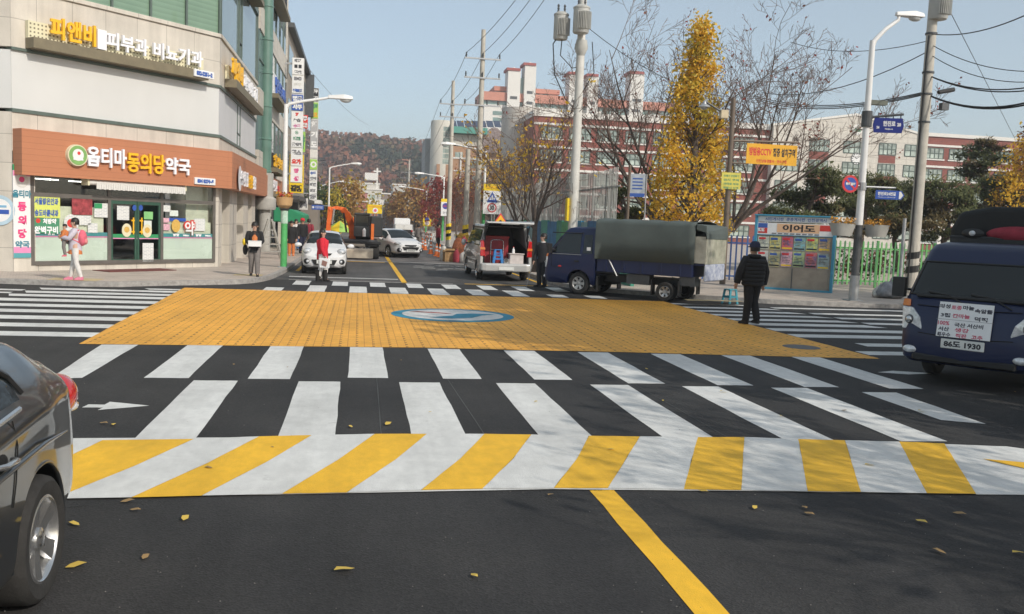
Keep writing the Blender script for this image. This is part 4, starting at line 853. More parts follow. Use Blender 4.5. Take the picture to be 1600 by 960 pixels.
m = MB(); m.tube([(-.55,0,zf-.1),(.55,0,zf-.1)], .03, DKSTEEL, 8); m.build('bracket', fp)
GREYT0 = mat('grey_print', (.2,.2,.22), .5)
# ---------------------------------------------- notice board
nb0 = G(1174, 450, SW); nb1 = G(1300, 458.5, SW); rz = math.atan2(nb1.y-nb0.y, nb1.x-nb0.x)
nb = thing('notice_board', 'blue framed street notice board full of posters behind man', 'notice board', nb0, rz); fn = frame(nb); W = (nb1-nb0).length; Hn = fn(1178, 337)[1]
BLUEF = mat('blue_frame', (0.06, 0.30, 0.46), 0.45, var=0.12, scale=4)
m = MB()
for x in (0, W-.09): m.box(x, x+.09, -.1, .1, 0, Hn, BLUEF)
m.box(-.02, W+.02, -.14, .14, Hn, Hn+.05, BLUEF); zb = fn(1235, 452)[1]; m.box(.09, W-.09, -.08, .08, zb-.07, zb+.02, BLUEF); m.box(.09, W-.09, -.06, .06, fn(1235,369)[1]-.0, fn(1235,369)[1]+.03, BLUEF); m.build('frame', nb, bevel=.008)
zz = lambda py: fn(1238, py)[1]
m = MB(); m.box(.09, W-.09, -.05, .05, zz(348)+.0, Hn-.01, SIGN_W); m.build('header', nb); m = MB(); m.text('시민게시판  공공게시판  인천광역시', .11, LETTER_BLUE, (W/2, -.055, (zz(348)+Hn)/2), width=W*.75, bold=.002); m.build('lettering', nb)
PEACH = mat('peach_banner', (0.80, 0.50, 0.30), .5, var=.06)
m = MB(); m.box(.09, W-.09, -.06, .05, zz(368), zz(349)-.01, SIGN_W); m.box(W*.28, W*.8, -.065, -.06, zz(364), zz(350)-.01, PEACH); m.box(.11, W*.16, -.066, -.06, zz(357.5), zz(350)-.01, LETTER_BLUE); m.box(.11, W*.16, -.066, -.06, zz(366), zz(357.5)-.005, LETTER_R); m.box(W*.8+.01, W-.1, -.066, -.06, zz(360), zz(351), LETTER_R); m.build('banner', nb)
m = MB(); m.text('이어도', (zz(351)-zz(363))*.92, LETTER_K, (W*.55, -.07, zz(357)), width=W*.40, bold=.008); m.text('맛집', .12, SIGN_W, (.22, -.07, zz(361)), bold=.012); [m.box(W*.22+W*.075*k, W*.22+W*.075*k+W*.055, -.068, -.065, zz(366)-.02, zz(366)+.02, GREYT0) for k in range(8)]; m.build('lettering', nb)
m = MB(); m.box(.09, W-.09, -.02, .04, zb+.02, zz(369), mat('board_beige', (0.36, 0.31, 0.25), .7, var=.2, scale=2)); m.box(W/2-.015, W/2+.015, -.03, -.02, zb, zz(420), DKSTEEL); m.build('back_panel', nb)
rp = random.Random(8); pal = [(.62,.62,.50),(.70,.55,.10),(.62,.10,.06),(.15,.45,.55),(.65,.60,.10),(.60,.35,.12),(.62,.62,.58),(.55,.45,.18),(.62,.35,.38),(.45,.50,.20),(.60,.15,.10),(.3,.42,.45)]
k = 0
for r_, (ya, yb) in enumerate(((370, 391), (394, 418))):
    for c in range(6):
        x0 = .13 + (W-.26)/6*c; w = (W-.26)/6-.03; c1 = pal[k % len(pal)]; k += 1
        PM = mat('poster_print', tuple(v*1.1 for v in c1), .5, var=.3, scale=14, detail=8, var_rgb=tuple(min(.7, v*.35+.12) for v in c1[::-1])); za_, zb_ = zz(yb), zz(ya); dz = rp.uniform(-.02,.02)
        m = MB(); m.box(x0, x0+w, -.035, -.028, za_+dz, zb_+dz, PM); m.box(x0+.03, x0+w*.7, -.037, -.035, zb_-.12+dz, zb_-.05+dz, SIGN_R if k % 2 else LETTER_BLUE); m.box(x0+.02, x0+w-.02, -.037, -.035, za_+.03+dz, za_+.08+dz, SIGN_Y if k % 3 == 0 else LETTER_K)
        for q in range(4): m.box(x0+.04, x0+w*rp.uniform(.5,.9), -.037, -.035, za_+.16+.05*q, za_+.175+.05*q, LETTER_K)
        m.build('poster', nb)
# ---------------------------------------------- banner post with camera
cp = Vector((13.0, 30.6, SW)); cc = thing('camera_post', 'brown steel post with a domed lamp arm beside the yellow tree', 'camera post', cp); fc_ = frame(cc)
BROWN = mat('brown_steel', (0.17, 0.13, 0.10), .5, .2, var=.15)
ht = fc_(1152, 155)[1]; m = MB(); m.tube([(0,0,0),(0,0,ht)], [.11,.08], BROWN, 12); m.build('pole', cc, smooth=40)
x, z = fc_(1100, 160); m = MB(); m.tube([(0,0,fc_(1150,186)[1]),(x,0,z+.05)], .035, DKSTEEL, 8); ar = m.build('arm', cc)
m = MB(); T = Matrix.Translation((x+.02,0,z-.22)); m.lathe([(.001,.3),(.05,.26),(.08,.16),(.19,.1),(.22,.05),(.12,.03),(.1,-.02),(.001,-.05)], STEEL, 16, T); m.build('dome', ar, smooth=40)
x, z = fc_(1131, 180); m = MB(); m.box(x-.14, x+.14, -.1, .1, z-.12, z+.17, mat('cream_box', (.6,.5,.34), .5)); m.build('control_box', cc, bevel=.01)
yb_ = thing('banner_sign', 'wide yellow safety banner hanging from the brown post by ginkgo', 'banner', cp); fb = frame(yb_)
ORY = mat('banner_orange_yellow', (0.78, 0.40, 0.02), .5, var=.1)
x0, x1, z0, z1 = pxbox(fb, 1166, 226, 1245, 258, -.1); m = MB(); m.box(x0, x1, -.12, -.10, z0, z1, ORY); m.build('board', yb_)
m = MB(); hh = z1-z0; w = x1-x0; m.text('방범용CCTV', hh*.42, LETTER_R, (x0+w*.27, -.124, z0+hh*.62), width=w*.44, bold=.012); m.text('집중 설치구역', hh*.42, LETTER_K, (x0+w*.74, -.124, z0+hh*.62), width=w*.44, bold=.01); m.text('인천남동경찰서 · 연수구청', hh*.16, LETTER_R, (x0+w*.5, -.124, z0+hh*.17), width=w*.6, bold=.003); m.build('lettering', yb_)
m = MB(); m.tube([(0,0,z1+.06),(x1,-.1,z1+.12)], .04, BROWN, 8); m.tube([(0,0,z0),(x0+.1,-.1,z0)], .03, BROWN, 8); m.build('arm', yb_)
ys2 = thing('notice_sign', 'square yellow notice strapped to the brown post below the banner', 'sign', cp); fb = frame(ys2)
x0, x1, z0, z1 = pxbox(fb, 1127, 270, 1157, 296, -.12); m = MB(); m.box(x0, x1, -.14, -.12, z0, z1, mat('dull_yellow_board', (.62,.55,.10), .5, var=.1)); m.build('board', ys2)
m = MB(); 
for k, t_ in enumerate(('쓰레기 무단투기', '금지 구역', '과태료 부과', '적발시 신고')): m.text(t_, .085, GREEN_S, ((x0+x1)/2, -.144, z1-.12-.14*k), width=(x1-x0)*.8, bold=.002)
m.build('lettering', ys2)
# blue school notice on thin posts
np_ = Vector((10.9, 34.5, SW)); ns = thing('notice_sign', 'white notice panel with a blue foot on a wooden post', 'sign', np_, R(-20)); fb = frame(ns)
x0, x1, z0, z1 = pxbox(fb, 985, 272, 1008, 308); m = MB(); m.box(x0, x1, -.03, .03, z0, z1, mat('pale_board', (.46,.50,.55), .5, var=.2)); m.box(x0, x1, -.04, -.03, z0, z0+.14, LETTER_BLUE); m.build('board', ns)
m = MB(); 
for k in range(4): m.box(x0+.08, x1-.1, -.036, -.03, z0+.3+.13*k, z0+.35+.13*k, LETTER_BLUE)
m.build('lettering', ns)
m = MB(); m.tube([(x0-.05,0,0),(x0-.05,0,fb(983,258)[1])], .06, BROWN, 8); m.tube([(x1+.04,.1,0),(x1+.04,.1,z1)], .03, STEEL, 8); m.build('post', ns)
# ---------------------------------------------- fences
def picket_fence(name, label, A, B, h, mats, step=.14, w=.05, z0=SW, jag=0.0, group=None):
    A = Vector((*A, z0)); B = Vector((*B, z0)); L = (B-A).length; o = thing(name, label, 'fence', A, math.atan2(B.y-A.y, B.x-A.x), group); rr = random.Random(2)
    m = MB(); n = int(L/step)
    for k in range(n):
        x = k*step; hh = h - rr.random()*jag; t_ = .02; y = rr.uniform(-.004,.004); m.prism([(x,y,.1),(x+w,y,.1),(x+w,y,hh-.05),(x+w/2,y,hh),(x,y,hh-.05)], (0,t_,0), mats[rr.randrange(len(mats))])
    m.build('pickets', o)
    m = MB()
    for z in (.25, h*.83): m.box(0, L, .025, .06, z-.03, z+.03, mats[0])
    m.build('rail', o)
    k = 0
    while k*2.4 <= L: m = MB(); m.box(k*2.4-.04, k*2.4+.04, .065, .14, 0, h, mats[0]); m.build('post', o); k += 1
    return o
PG = [mat('fence_green', (0.10, 0.34, 0.10), .5, var=.15), mat('fence_light_green', (0.17, 0.42, 0.15), .5, var=.15), mat('fence_dark_green', (0.06, 0.22, 0.08), .5, var=.15)]
picket_fence('picket_fence', 'green picket fence between the notice board and blue truck', (16.9, 30.9), (40, 31.4), 1.78, PG, .19, .065, jag=.05)
picket_fence('picket_fence', 'short blue picket fence left of the notice board', (12.5, 31.9), (16.8, 31.0), 1.8, [mat('fence_blue', (0.05, 0.13, 0.36), .5, var=.15), mat('fence_navy', (0.03, 0.07, 0.2), .5, var=.15)], .2, .06)
GR = [mat('grey_fence', (0.42, 0.42, 0.40), .6, .0, var=.15), mat('grey_fence_dark', (0.28, 0.28, 0.27), .6, .0, var=.15)]
picket_fence('tall_fence', 'tall weathered grey picket screen fence around the school yard', (9.25, 62), (9.25, 31.6), 4.1, GR, .17, .055, jag=.08)
mw = thing('mural_wall', 'low wall of blue and green painted panels below grey fence', 'wall', (8.75, 62, SW), R(-90))
cols = [(.03,.20,.42),(.06,.30,.22),(.10,.42,.18),(.04,.28,.50),(.25,.42,.45),(.03,.16,.36),(.08,.36,.30)]
x = 0; k = 0
while x < 33:
    w = 1.0 + .5*((k*7) % 3); m = MB(); m.box(x, x+w-.02, 0, .12, 0, 2.05+.05*(k % 2), mat('mural_panel', cols[k % 7], .55, var=.45, scale=1.5)); m.build('panel', mw); x += w; k += 1
# ---------------------------------------------- traffic signs on the far lamps
def board_sign(name, label, Y, px0, py0, px1, py1, base_mt, parts=(), pole=True, group=None):
    a = AY((px0+px1)/2, (py0+py1)/2, Y); o = thing(name, label, 'sign', (a.x, Y, SW), 0, group); f = frame(o); bx = pxbox(f, px0, py0, px1, py1, -.12)
    m = MB(); m.box(bx[0], bx[1], -.14, -.11, bx[2], bx[3], base_mt); m.build('board', o, bevel=.01)
    if pole: m = MB(); m.tube([(0,0,0),(0,0,bx[3])], .05, STEEL, 10); m.build('post', o)
    return o, bx
o, bx = board_sign('speed_sign', 'tall white board with yellow top, blue triangle and red thirty ring', 52.6, 755, 288, 783, 335, SIGN_W)
w = bx[1]-bx[0]; h = bx[3]-bx[2]; cx_ = (bx[0]+bx[1])/2; m = MB(); m.box(bx[0], bx[1], -.146, -.14, bx[3]-h*.22, bx[3], SIGN_Y); m.build('header', o); m = MB(); m.text('어린이보호', h*.12, ORY, (cx_, -.148, bx[3]-h*.11), width=w*.8, bold=.01)
zc = bx[3]-h*.44; m.prism([(cx_-w*.31,-.141,zc-h*.17),(cx_+w*.31,-.141,zc-h*.17),(cx_,-.141,zc+h*.19)], (0,-.004,0), SIGN_B); m.prism([(cx_-.06,-.146,zc-.14),(cx_+.06,-.146,zc-.14),(cx_+.04,-.146,zc+.07),(cx_-.04,-.146,zc+.07)], (0,-.003,0), SIGN_W); m.disc((cx_,-.149,zc+.1), .035, SIGN_W, 10); m.prism([(cx_-.16,-.146,zc-.16),(cx_-.09,-.146,zc-.16),(cx_-.08,-.146,zc),(cx_-.13,-.146,zc)], (0,-.003,0), SIGN_W); m.prism([(cx_+.09,-.146,zc-.16),(cx_+.16,-.146,zc-.16),(cx_+.13,-.146,zc),(cx_+.08,-.146,zc)], (0,-.003,0), SIGN_W); m.build('child_symbol', o)
zc = bx[2]+h*.215; m = MB(); T = Matrix.Translation((cx_,-.142,zc)) @ Matrix.Rotation(R(90),4,'X'); m.lathe([(w*.20,.004),(w*.26,.004),(w*.26,0)], SIGN_R, 28, T); m.text('30', w*.25, LETTER_K, (cx_, -.146, zc), bold=.012); m.build('limit_ring', o)
o, bx = board_sign('no_parking_sign', 'white board with yellow top and a purple blue round symbol', 83.5, 689, 311, 703, 338, SIGN_W)
w = bx[1]-bx[0]; h = bx[3]-bx[2]; cx_ = (bx[0]+bx[1])/2; m = MB(); m.box(bx[0], bx[1], -.146, -.14, bx[3]-h*.18, bx[3], SIGN_Y); m.build('header', o); m = MB(); m.disc((cx_,-.146,bx[3]-h*.42), w*.34, mat('violet_blue', (.09,.08,.36), .4), 24); m.box(cx_-w*.24, cx_+w*.24, -.15, -.146, bx[3]-h*.44, bx[3]-h*.40, SIGN_R); m.text('견인', h*.12, LETTER_K, (cx_,-.146,bx[2]+h*.2), width=w*.6); m.build('symbol', o)
o, bx = board_sign('child_sign', 'yellow rectangular child zone sign at the foot of a far lamp', 124, 661, 331, 674, 354, SIGN_Y)
cx_ = (bx[0]+bx[1])/2; zc = (bx[2]+bx[3])/2; m = MB(); m.prism([(cx_-.4,-.146,zc-.2),(cx_+.4,-.146,zc-.2),(cx_,-.146,zc+.5)], (0,-.004,0), SIGN_B); m.disc((cx_,-.146,zc-.55), .32, SIGN_W, 16); m.disc((cx_,-.149,zc-.55), .22, SIGN_R, 16); m.disc((cx_,-.151,zc-.55), .17, SIGN_W, 16); m.build('symbol', o)
o, bx = board_sign('child_sign', 'wide yellow hanging sign above the black excavator cab', 88, 574, 320, 597, 334, SIGN_Y)
cx_ = (bx[0]+bx[1])/2; m = MB(); m.box(bx[0]+.1, bx[1]-.1, -.146, -.14, bx[3]-.28, bx[3]-.12, ORY); m.disc((cx_+.05,-.146,bx[2]+.3), .26, SIGN_W, 16); m.disc((cx_+.05,-.149,bx[2]+.3), .14, PINKS, 12); m.build('symbol', o)
o, bx = board_sign('arrow_sign', 'small blue street sign with white text left of the excavator', 76, 487, 320.5, 506, 328, SIGN_B, pole=False)
m = MB(); m.text('비류대로', (bx[3]-bx[2])*.6, SIGN_W, ((bx[0]+bx[1])/2+.1,-.145,(bx[2]+bx[3])/2), width=(bx[1]-bx[0])*.6); m.disc((bx[0]+.12,-.145,(bx[2]+bx[3])/2), .09, SIGN_W, 10); m.build('lettering', o); m = MB(); m.tube([(bx[1],-.12,bx[3]-.05),(bx[1]+.5,-.05,bx[3]-.05)], .03, STEEL, 6); m.build('arm', o)
# ---------------------------------------------- stacked shop signs over the far left pavement
def sign_tower(label, Y, px0, px1, tiers, group='vertical shop sign towers'):
    a = AY((px0+px1)/2, 300, Y); o = thing('sign_tower', label, 'sign', (a.x, Y, 0), 0, group); f = frame(o)
    x0, x1 = f(px0, 200)[0], f(px1, 200)[0]; top = f((px0+px1)/2, tiers[0][0])[1]; bot = f((px0+px1)/2, tiers[-1][1])[1]
    m = MB(); m.box(x0, x1, -.1, .15, bot, top, OFFWHITE); m.box(x0-1.2, x0, .0, .08, top-.4, top-.3, STEEL); m.box(x0-1.2, x0, .0, .08, bot+.5, bot+.6, STEEL); m.build('frame', o)
    for ya, yb, mt, txts in tiers:
        za, zb_ = f((px0+px1)/2, yb)[1], f((px0+px1)/2, ya)[1]; m = MB(); m.box(x0+.02, x1-.02, -.15, -.10, za+.03, zb_-.03, mt); bo = m.build('board', o)
        if txts:
            m = MB(); n = len(txts)
            for k, (t_, tm) in enumerate(txts):
                hh = (zb_-za)/n; m.text(t_, hh*.6, tm, ((x0+x1)/2, -.155, zb_-hh*(k+.5)), width=min((x1-x0)*.82, hh*.62*len(t_)), bold=.03)
            m.build('lettering', bo)
    return o
GRY = mat('grey_sign', (.42,.42,.43), .5, var=.06); LIMES = mat('lime_green_sign', (.35,.60,.12), .5, var=.08); GREYT = mat('grey_letters', (.22,.22,.24), .5)
sign_tower('nearer tall white tower of stacked shop signs beside the second wing', 58, 455, 473.5, [(91,118,SIGN_W,[('대한',GREYT),('11',LETTER_K),('학원',GREYT)]),(119,147,SIGN_W,[('DC',GREYT),('당구',OFFWHITE),('검도관',LETTER_BLUE)]),(148,174,SIGN_B,[('법률',SIGN_W),('사무',SIGN_W)]),(175,202,SIGN_W,[('7',LETTER_R),('논술',GREYT),('수학',PINKBAND)]),(203,231,SIGN_W,[('@',GREEN_S),('제일',GREEN_S),('한의원',GREYT)]),(232,260,SIGN_W,[('헬스',GREYT),('요가',LETTER_R)]),(261,286,SIGN_W,[('양',PINKS),('생',PINKS)])])
sign_tower('farther narrow tower of shop signs with grey martial arts panel', 80, 485, 497, [(138,159,LETTER_K,[('당구',SIGN_W),('클럽',SIGN_W)]),(160,186,LIMES,[('커피',GREEN_S),('호프',ORY)]),(187,234,GRY,[('합',SIGN_W),('기',SIGN_W),('도',SIGN_W)]),(235,248,OFFWHITE,[]),(249,266,LIMES,[('O',SIGN_W)]),(267,283,SIGN_W,[('수학',LETTER_BLUE),('영어',GREYT)]),(284,313,SIGN_W,[('태권',GREYT),('치과',GREYT),('2F',GREYT)])])
def hang_sign(label, Y, px0, py0, px1, py1, mt, texts):
    o, bx = board_sign('shop_sign', label, Y, px0, py0, px1, py1, mt, pole=False); m = MB(); n = len(texts)
    m2 = MB(); m2.box(bx[0]-.8, bx[0], -.12, -.06, bx[3]-.3, bx[3]-.22, STEEL); m2.build('bracket', o)
    for k, (t_, tm) in enumerate(texts): hh = (bx[3]-bx[2])/n; m.text(t_, hh*.7, tm, ((bx[0]+bx[1])/2, -.145, bx[3]-hh*(k+.5)), width=(bx[1]-bx[0])*.85, bold=.04)
    m.build('lettering', o)
hang_sign('green vertical sign half behind the white sign tower', 60, 466, 206, 477, 238, LIMES, [('약', GREEN_S)])
hang_sign('red sign with white letters behind the white sign tower', 60, 472, 180, 481, 201, LETTER_R, [('부', SIGN_W), ('동산', SIGN_W)])
hang_sign('yellow sign below the white sign tower with black lettering', 61, 452, 242, 474.5, 302, SIGN_Y, [('', LETTER_K), ('', LETTER_K), ('분식', LETTER_K), ('김밥', LETTER_K)])
hang_sign('small white hanging shop sign above the green awning', 68, 466, 310, 481, 328, OFFWHITE, [('정육', GREYT)])
aw2 = AX(462, 340, -3.4); o = thing('shop_awning', 'rounded green fabric awning over the far left shop', 'awning', (-4.6, aw2.y, 0), 0); f = at_frame(Vector((-4.6, aw2.y, 0)), 0)
AWG = mat('green_awning', (.02,.26,.12), .6, var=.12); x0, x1, z0, z1 = pxbox(f, 449, 325, 475, 348); m = MB(); m.prism([(0,0,z1),(x1*.6,0,z1-.1),(x1,0,z0+.45),(x1,0,z0),(0,0,z0)], (0,5,0), AWG); m.build('canopy', o, bevel=.05)
m = MB(); m.box(0, .1, -.05, 0, z1, z1+.3, STEEL); m.build('bracket', o)
# green direction: A-frame board on pavement
lp = G(421, 404, SW); o = thing('folding_ladder', 'grey wooden stepladder standing open on the left pavement', 'ladder', lp, R(10)); f = frame(o); ht = f(424, 343)[1]
GWOOD = mat('grey_wood', (.36,.35,.32), .8, var=.2, scale=5)
for s_ in (-1, 1): m = MB(); m.tube([(s_*.52,-.15,0),(s_*.06,0,ht)], .05, GWOOD, 6); m.build('leg', o); m = MB(); m.tube([(s_*.5,.6,0),(s_*.06,.05,ht)], .05, GWOOD, 6); m.build('leg', o)
m = MB()
for k in range(1, 5): z = ht*k/5.5; w = .5*(1-z/ht)+.06; m.box(-w, w, -.14*(1-z/ht)-.05, -.14*(1-z/ht)+.04, z-.02, z+.02, GWOOD)
m.build('rungs', o)
# ================================================================ BUILDINGS BEHIND
REDBRICK = brickmat('red_brick', (0.27, 0.075, 0.055), (0.23, 0.065, 0.05), (0.30, 0.16, 0.13), 0.9, 0.3, 0.012, rot=(R(-90),0,0), bump=0.0, var=0.2)
WTILE = brickmat('white_tile', (0.66, 0.62, 0.55), (0.64, 0.60, 0.54), (0.42, 0.39, 0.35), 2.2, 0.9, 0.03, rot=(R(-90),0,0), bump=0.0, offset=0, var=0.1, streak=.08)
TRIM = mat('white_trim', (0.72, 0.70, 0.66), .6, var=.08)
PANE = mat('pane_painted_sky', (0.50, 0.60, 0.54), 0.1, var=.0, scale=.5, coat=.6, var_rgb=(0.09, 0.12, 0.115), detail=2)  # pale tone and dark patches paint the sky's reflection onto the panes
WGREEN = mat('window_frame_green', (0.05, 0.085, 0.075), .5)
def window_part(parent, w, h, nx=4, ny=2, pos=(0,0,0), proto={}, sill=True):
    key = (round(w,1), round(h,1), nx, ny, sill)
    if key not in proto:
        m = MB(); t = .07
        for k in range(nx+1): x = -w/2 + w*k/nx; m.box(x-t, x+t, -.06, .12, -h/2, h/2, WGREEN)
        for k in range(ny+1): z = -h/2 + h*k/ny; m.box(-w/2, w/2, -.055, .11, z-t, z+t, WGREEN)
        if sill: m.box(-w/2-.25, w/2+.25, -.14, .0, -h/2-.28, -h/2-.06, TRIM)
        fr_ = m.build('window', parent); p = MB(); p.quad((-w/2,-.012,-h/2),(w/2,-.012,-h/2),(w/2,-.012,h/2),(-w/2,-.012,h/2), PANE); pn = p.build('pane', fr_); proto[key] = (fr_.data, pn.data); fr_.location = pos; return fr_
    a, b_ = proto[key]; o = bpy.data.objects.new('window', a); col.objects.link(o); o.parent = parent; o.location = pos
    p = bpy.data.objects.new('pane', b_); col.objects.link(p); p.parent = o; return o
YS = 140.0; FSc = at_frame(Vector((0, YS, 0)), 0)
sch = thing('school_building', 'long red brick school with white gabled centre behind the trees', 'building', (0, YS, 0))
xa, zt_ = FSc(835, 181); xb = FSc(1204, 230)[0]; zr = FSc(862, 207.5)[1]; pit = 3.55
m = MB(); m.box(xa, xb, 0, 18, 0, zt_, REDBRICK); m.build('left_wing_wall', sch)
m = MB(); m.box(xa-.2, xb, -.25, 18.2, zt_, zt_+.9, TRIM)
for k in range(5): m.box(xa-.01, xb, -.16, -.001, zr-pit*k+1.15, zr-pit*k+1.5, TRIM)
m.build('white_band', sch)
xw = FSc(862, 208)[0]
for r_ in range(5):
    for c in range(8): 
        if xw+4.6*c+1.8 < xb: window_part(sch, 3.4, 1.75, 4, 2, (xw+4.6*c, -.02, zr-pit*r_))
gx0, gx1 = FSc(1202, 230)[0], FSc(1427, 230)[0]; ze0 = FSc(1208, 202)[1]; ze1 = FSc(1426, 208)[1]; px_, zp = FSc(1332, 182); ze = (ze0+ze1)/2
m = MB(); m.prism([(gx0,-1.2,0),(gx1,-1.2,0),(gx1,-1.2,ze),(px_+2,-1.2,zp-.4),(px_,-1.2,zp),(px_-2,-1.2,zp-.4),(gx0,-1.2,ze)], (0,19,0), WTILE); m.build('gable_wall', sch)
m = MB(); m.prism([(gx0-.2,-1.35,ze),(px_,-1.35,zp),(gx1+.2,-1.35,ze),(gx1+.2,-1.35,ze+.35),(px_,-1.35,zp+.35),(gx0-.2,-1.35,ze+.35)], (0,19.3,0), TRIM); m.build('gable_coping', sch)
zg = [FSc(1320, 230)[1]-.1, FSc(1320, 263.5)[1], FSc(1320, 297)[1], FSc(1320, 330)[1], FSc(1320, 362)[1]]
for p0, p1, sp in ((1208,1242,0),(1258,1288,1),(1311,1344,0),(1366,1392,1),(1406,1424,0)):
    x0, x1 = FSc(p0, 250)[0], FSc(p1, 250)[0]
    for k, z in enumerate(zg):
        if k == 0 and p0 == 1208: continue
        window_part(sch, x1-x0, 1.9, 4 if x1-x0 > 2.2 else 2, 2, ((x0+x1)/2, -1.22, z), sill=False)
    if sp:
        m = MB()
        for k in range(4): m.box(x0, x1, -1.26, -1.201, zg[k+1]+1.15, zg[k]-1.05, REDBRICK)
        m.build('red_spandrel', sch)
x, z = FSc(1334, 204); m = MB(); m.disc((x,-1.30,z), .85, SIGN_W, 24); m.disc((x,-1.31,z), .75, OFFWHITE, 24)
for q in (-.35, 0, .35): m.prism([(x+q-.14,-1.32,z-.35),(x+q+.14,-1.32,z-.35),(x+q+.16,-1.32,z+.05),(x+q,-1.32,z+.4-abs(q)*.4),(x+q-.16,-1.32,z+.05)], (0,-.02,0), GREEN_S)
m.build('school_emblem', sch)
x, z = FSc(1332, 249); m = MB(); T = Matrix.Translation((x,-1.24,z)) @ Matrix.Rotation(R(90),4,'X'); m.lathe([(.01,.02),(.92,.02),(.92,0)], SIGN_W, 28, T); m.lathe([(.90,.04),(1.0,.04),(1.0,0)], DKSTEEL, 28, T)
for k in range(12): a = k*math.pi/6; m.tube([(x+.66*math.cos(a),-1.28,z+.66*math.sin(a)),(x+.86*math.cos(a),-1.28,z+.86*math.sin(a))], .05, BLACK, 5)
m.tube([(x,-1.29,z),(x-.3,-1.29,z+.3)], .045, BLACK, 5); m.tube([(x,-1.29,z),(x+.5,-1.29,z+.4)], .035, BLACK, 5); m.build('clock', sch)
rx0 = gx1; rx1 = FSc(1700, 230)[0]; zt2_ = FSc(1480, 215)[1]
m = MB(); m.box(rx0, rx1, 0, 18, 0, zt2_, REDBRICK); m.build('right_wing_wall', sch); m = MB(); m.box(rx0, rx1, -.25, 18.2, zt2_, zt2_+.6, TRIM)
zr2 = FSc(1460, 240)[1]
for k in range(5): m.box(rx0, rx1, -.16, -.001, zr2-pit*k+1.15, zr2-pit*k+1.5, TRIM)
m.build('white_band', sch)
for r_ in range(5):
    for c in range(6): window_part(sch, 3.3, 1.75, 4, 2, (FSc(1460,240)[0]+4.45*c, -.02, zr2-pit*r_))
# arched school gate canopy beyond the fence at right
gc = thing('gate_canopy', 'white scalloped gate canopy seen behind the tan pole', 'canopy', (24.6, 60, 0)); f = frame(gc); z0 = f(1460, 348)[1]; x0 = f(1436, 345)[0]; x1 = f(1500, 345)[0]; m = MB()
n = 3; w = (x1-x0)/n
for k in range(n): m.tube([(x0+w*k+w*j/8, 0, z0+.55*math.sin(math.pi*j/8)) for j in range(9)], .07, TRIM, 6)
m.box(x0-.3, x1+.3, -.1, .1, z0-.22, z0-.02, TRIM); m.build('arches', gc)
for x in (x0, (x0+x1)/2, x1): m = MB(); m.box(x-.16, x+.16, -.16, .16, 0, z0-.22, TRIM); m.build('column', gc)
# white apartment block with pink roofs
YA = 260.0; FA = at_frame(Vector((0, YA, 0)), 0); ap = thing('apartment_building', 'white apartment block with pink roofs and tall stair towers beyond school', 'building', (0, YA, 0))
AWH = mat('apartment_white', (0.74, 0.72, 0.68), .6, var=.05, scale=.1); APINK = mat('apartment_pink', (0.58, 0.25, 0.18), .7, var=.1, scale=.1); ARED = mat('apartment_red_cap', (0.36, 0.09, 0.08), .7); AGRN = mat('apartment_glass', (0.20, 0.30, 0.28), .15, var=.3, scale=.2, coat=.6)
def ab(px0, py0, px1, py1, y0, y1, mt, name, mb=None):
    a, b_, c, d = pxbox(FA, px0, py0, px1, py1); m = mb or MB(); m.box(a, b_, y0, y1, c, d, mt)
    if mb is None: m.build(name, ap)
    return a, b_, c, d
ab(755, 172, 1060, 250, 0, 14, AWH, 'lower_wall'); ab(752, 153, 1064, 166, -.6, 15, APINK, 'pink_roof'); ab(755, 166, 1060, 172, .3, 14, AGRN, 'glass_band')
for px in (770, 793, 850, 880, 940, 965, 1000, 1030): ab(px, 174, px+14, 180, -.1, .3, AGRN, 'window'); ab(px, 184, px+14, 191, -.1, .3, AGRN, 'window')
ab(775, 144, 875, 154, 2, 12, AWH, 'upper_wall'); ab(773, 137, 876, 144, 1, 13, APINK, 'upper_roof')
for px in (781, 836, 850): ab(px, 145, px+9, 153, 1.9, 2.1, AGRN, 'window')
for x0, x1, yt in ((791.5,811,112),(817.5,835,104),(887,903,118),(916,932,121),(982,1003,117)):
    a, b_, c, d = ab(x0, yt, x1, 190, -1.5, 4, AWH, 'stair_tower'); ab(x0-1, yt-4, x1+1, yt, -1.8, 4.3, ARED, 'tower_cap'); m = MB(); m.ball(((a+b_)/2, 0, FA(x0, yt-5)[1]), .5, AWH, 8); m.build('roof_vent', ap)
    m = MB()
    for k in range(3): m.box(a+.8, b_-.8, -1.56, -1.5, d-8-3*k, d-7.2-3*k, DKSTEEL)
    m.build('tower_grille', ap)
ab(811, 122, 818, 180, 0, 2, AGRN, 'link_glass')
# tan school annex with a white cylinder stair
YT = 170.0; FT = at_frame(Vector((0, YT, 0)), 0); tn = thing('annex_building', 'tan brick annex with white round stair tower and teal canopy', 'building', (0, YT, 0))
TAN = brickmat('tan_brick', (0.48, 0.28, 0.17), (0.44, 0.25, 0.15), (0.4, 0.28, 0.2), 1.2, .35, .02, rot=(R(-90),0,0), bump=0, var=.15); AWALL = mat('annex_wall', (0.60, 0.57, 0.50), .7, var=.08, scale=.3); TEALC = mat('teal_canopy', (0.10, 0.33, 0.27), .4, var=.1); SOLAR = mat('solar_panel', (0.03, 0.04, 0.09), .15, var=.2, coat=1)
def tb(px0, py0, px1, py1, y0, y1, mt, name):
    a, b_, c, d = pxbox(FT, px0, py0, px1, py1); m = MB(); m.box(a, b_, y0, y1, c, d, mt); return m.build(name, tn)
x0, x1 = FT(700, 300)[0], FT(805, 300)[0]; zt_ = FT(720, 229)[1]
m = MB(); m.box(x0, x1, 0, 16, 0, zt_, TAN); m.build('tan_wall', tn); tb(700, 212, 805, 229, .2, 16, AWALL, 'parapet_wall'); tb(703, 200, 760, 210, -1.5, 3, TEALC, 'teal_canopy')
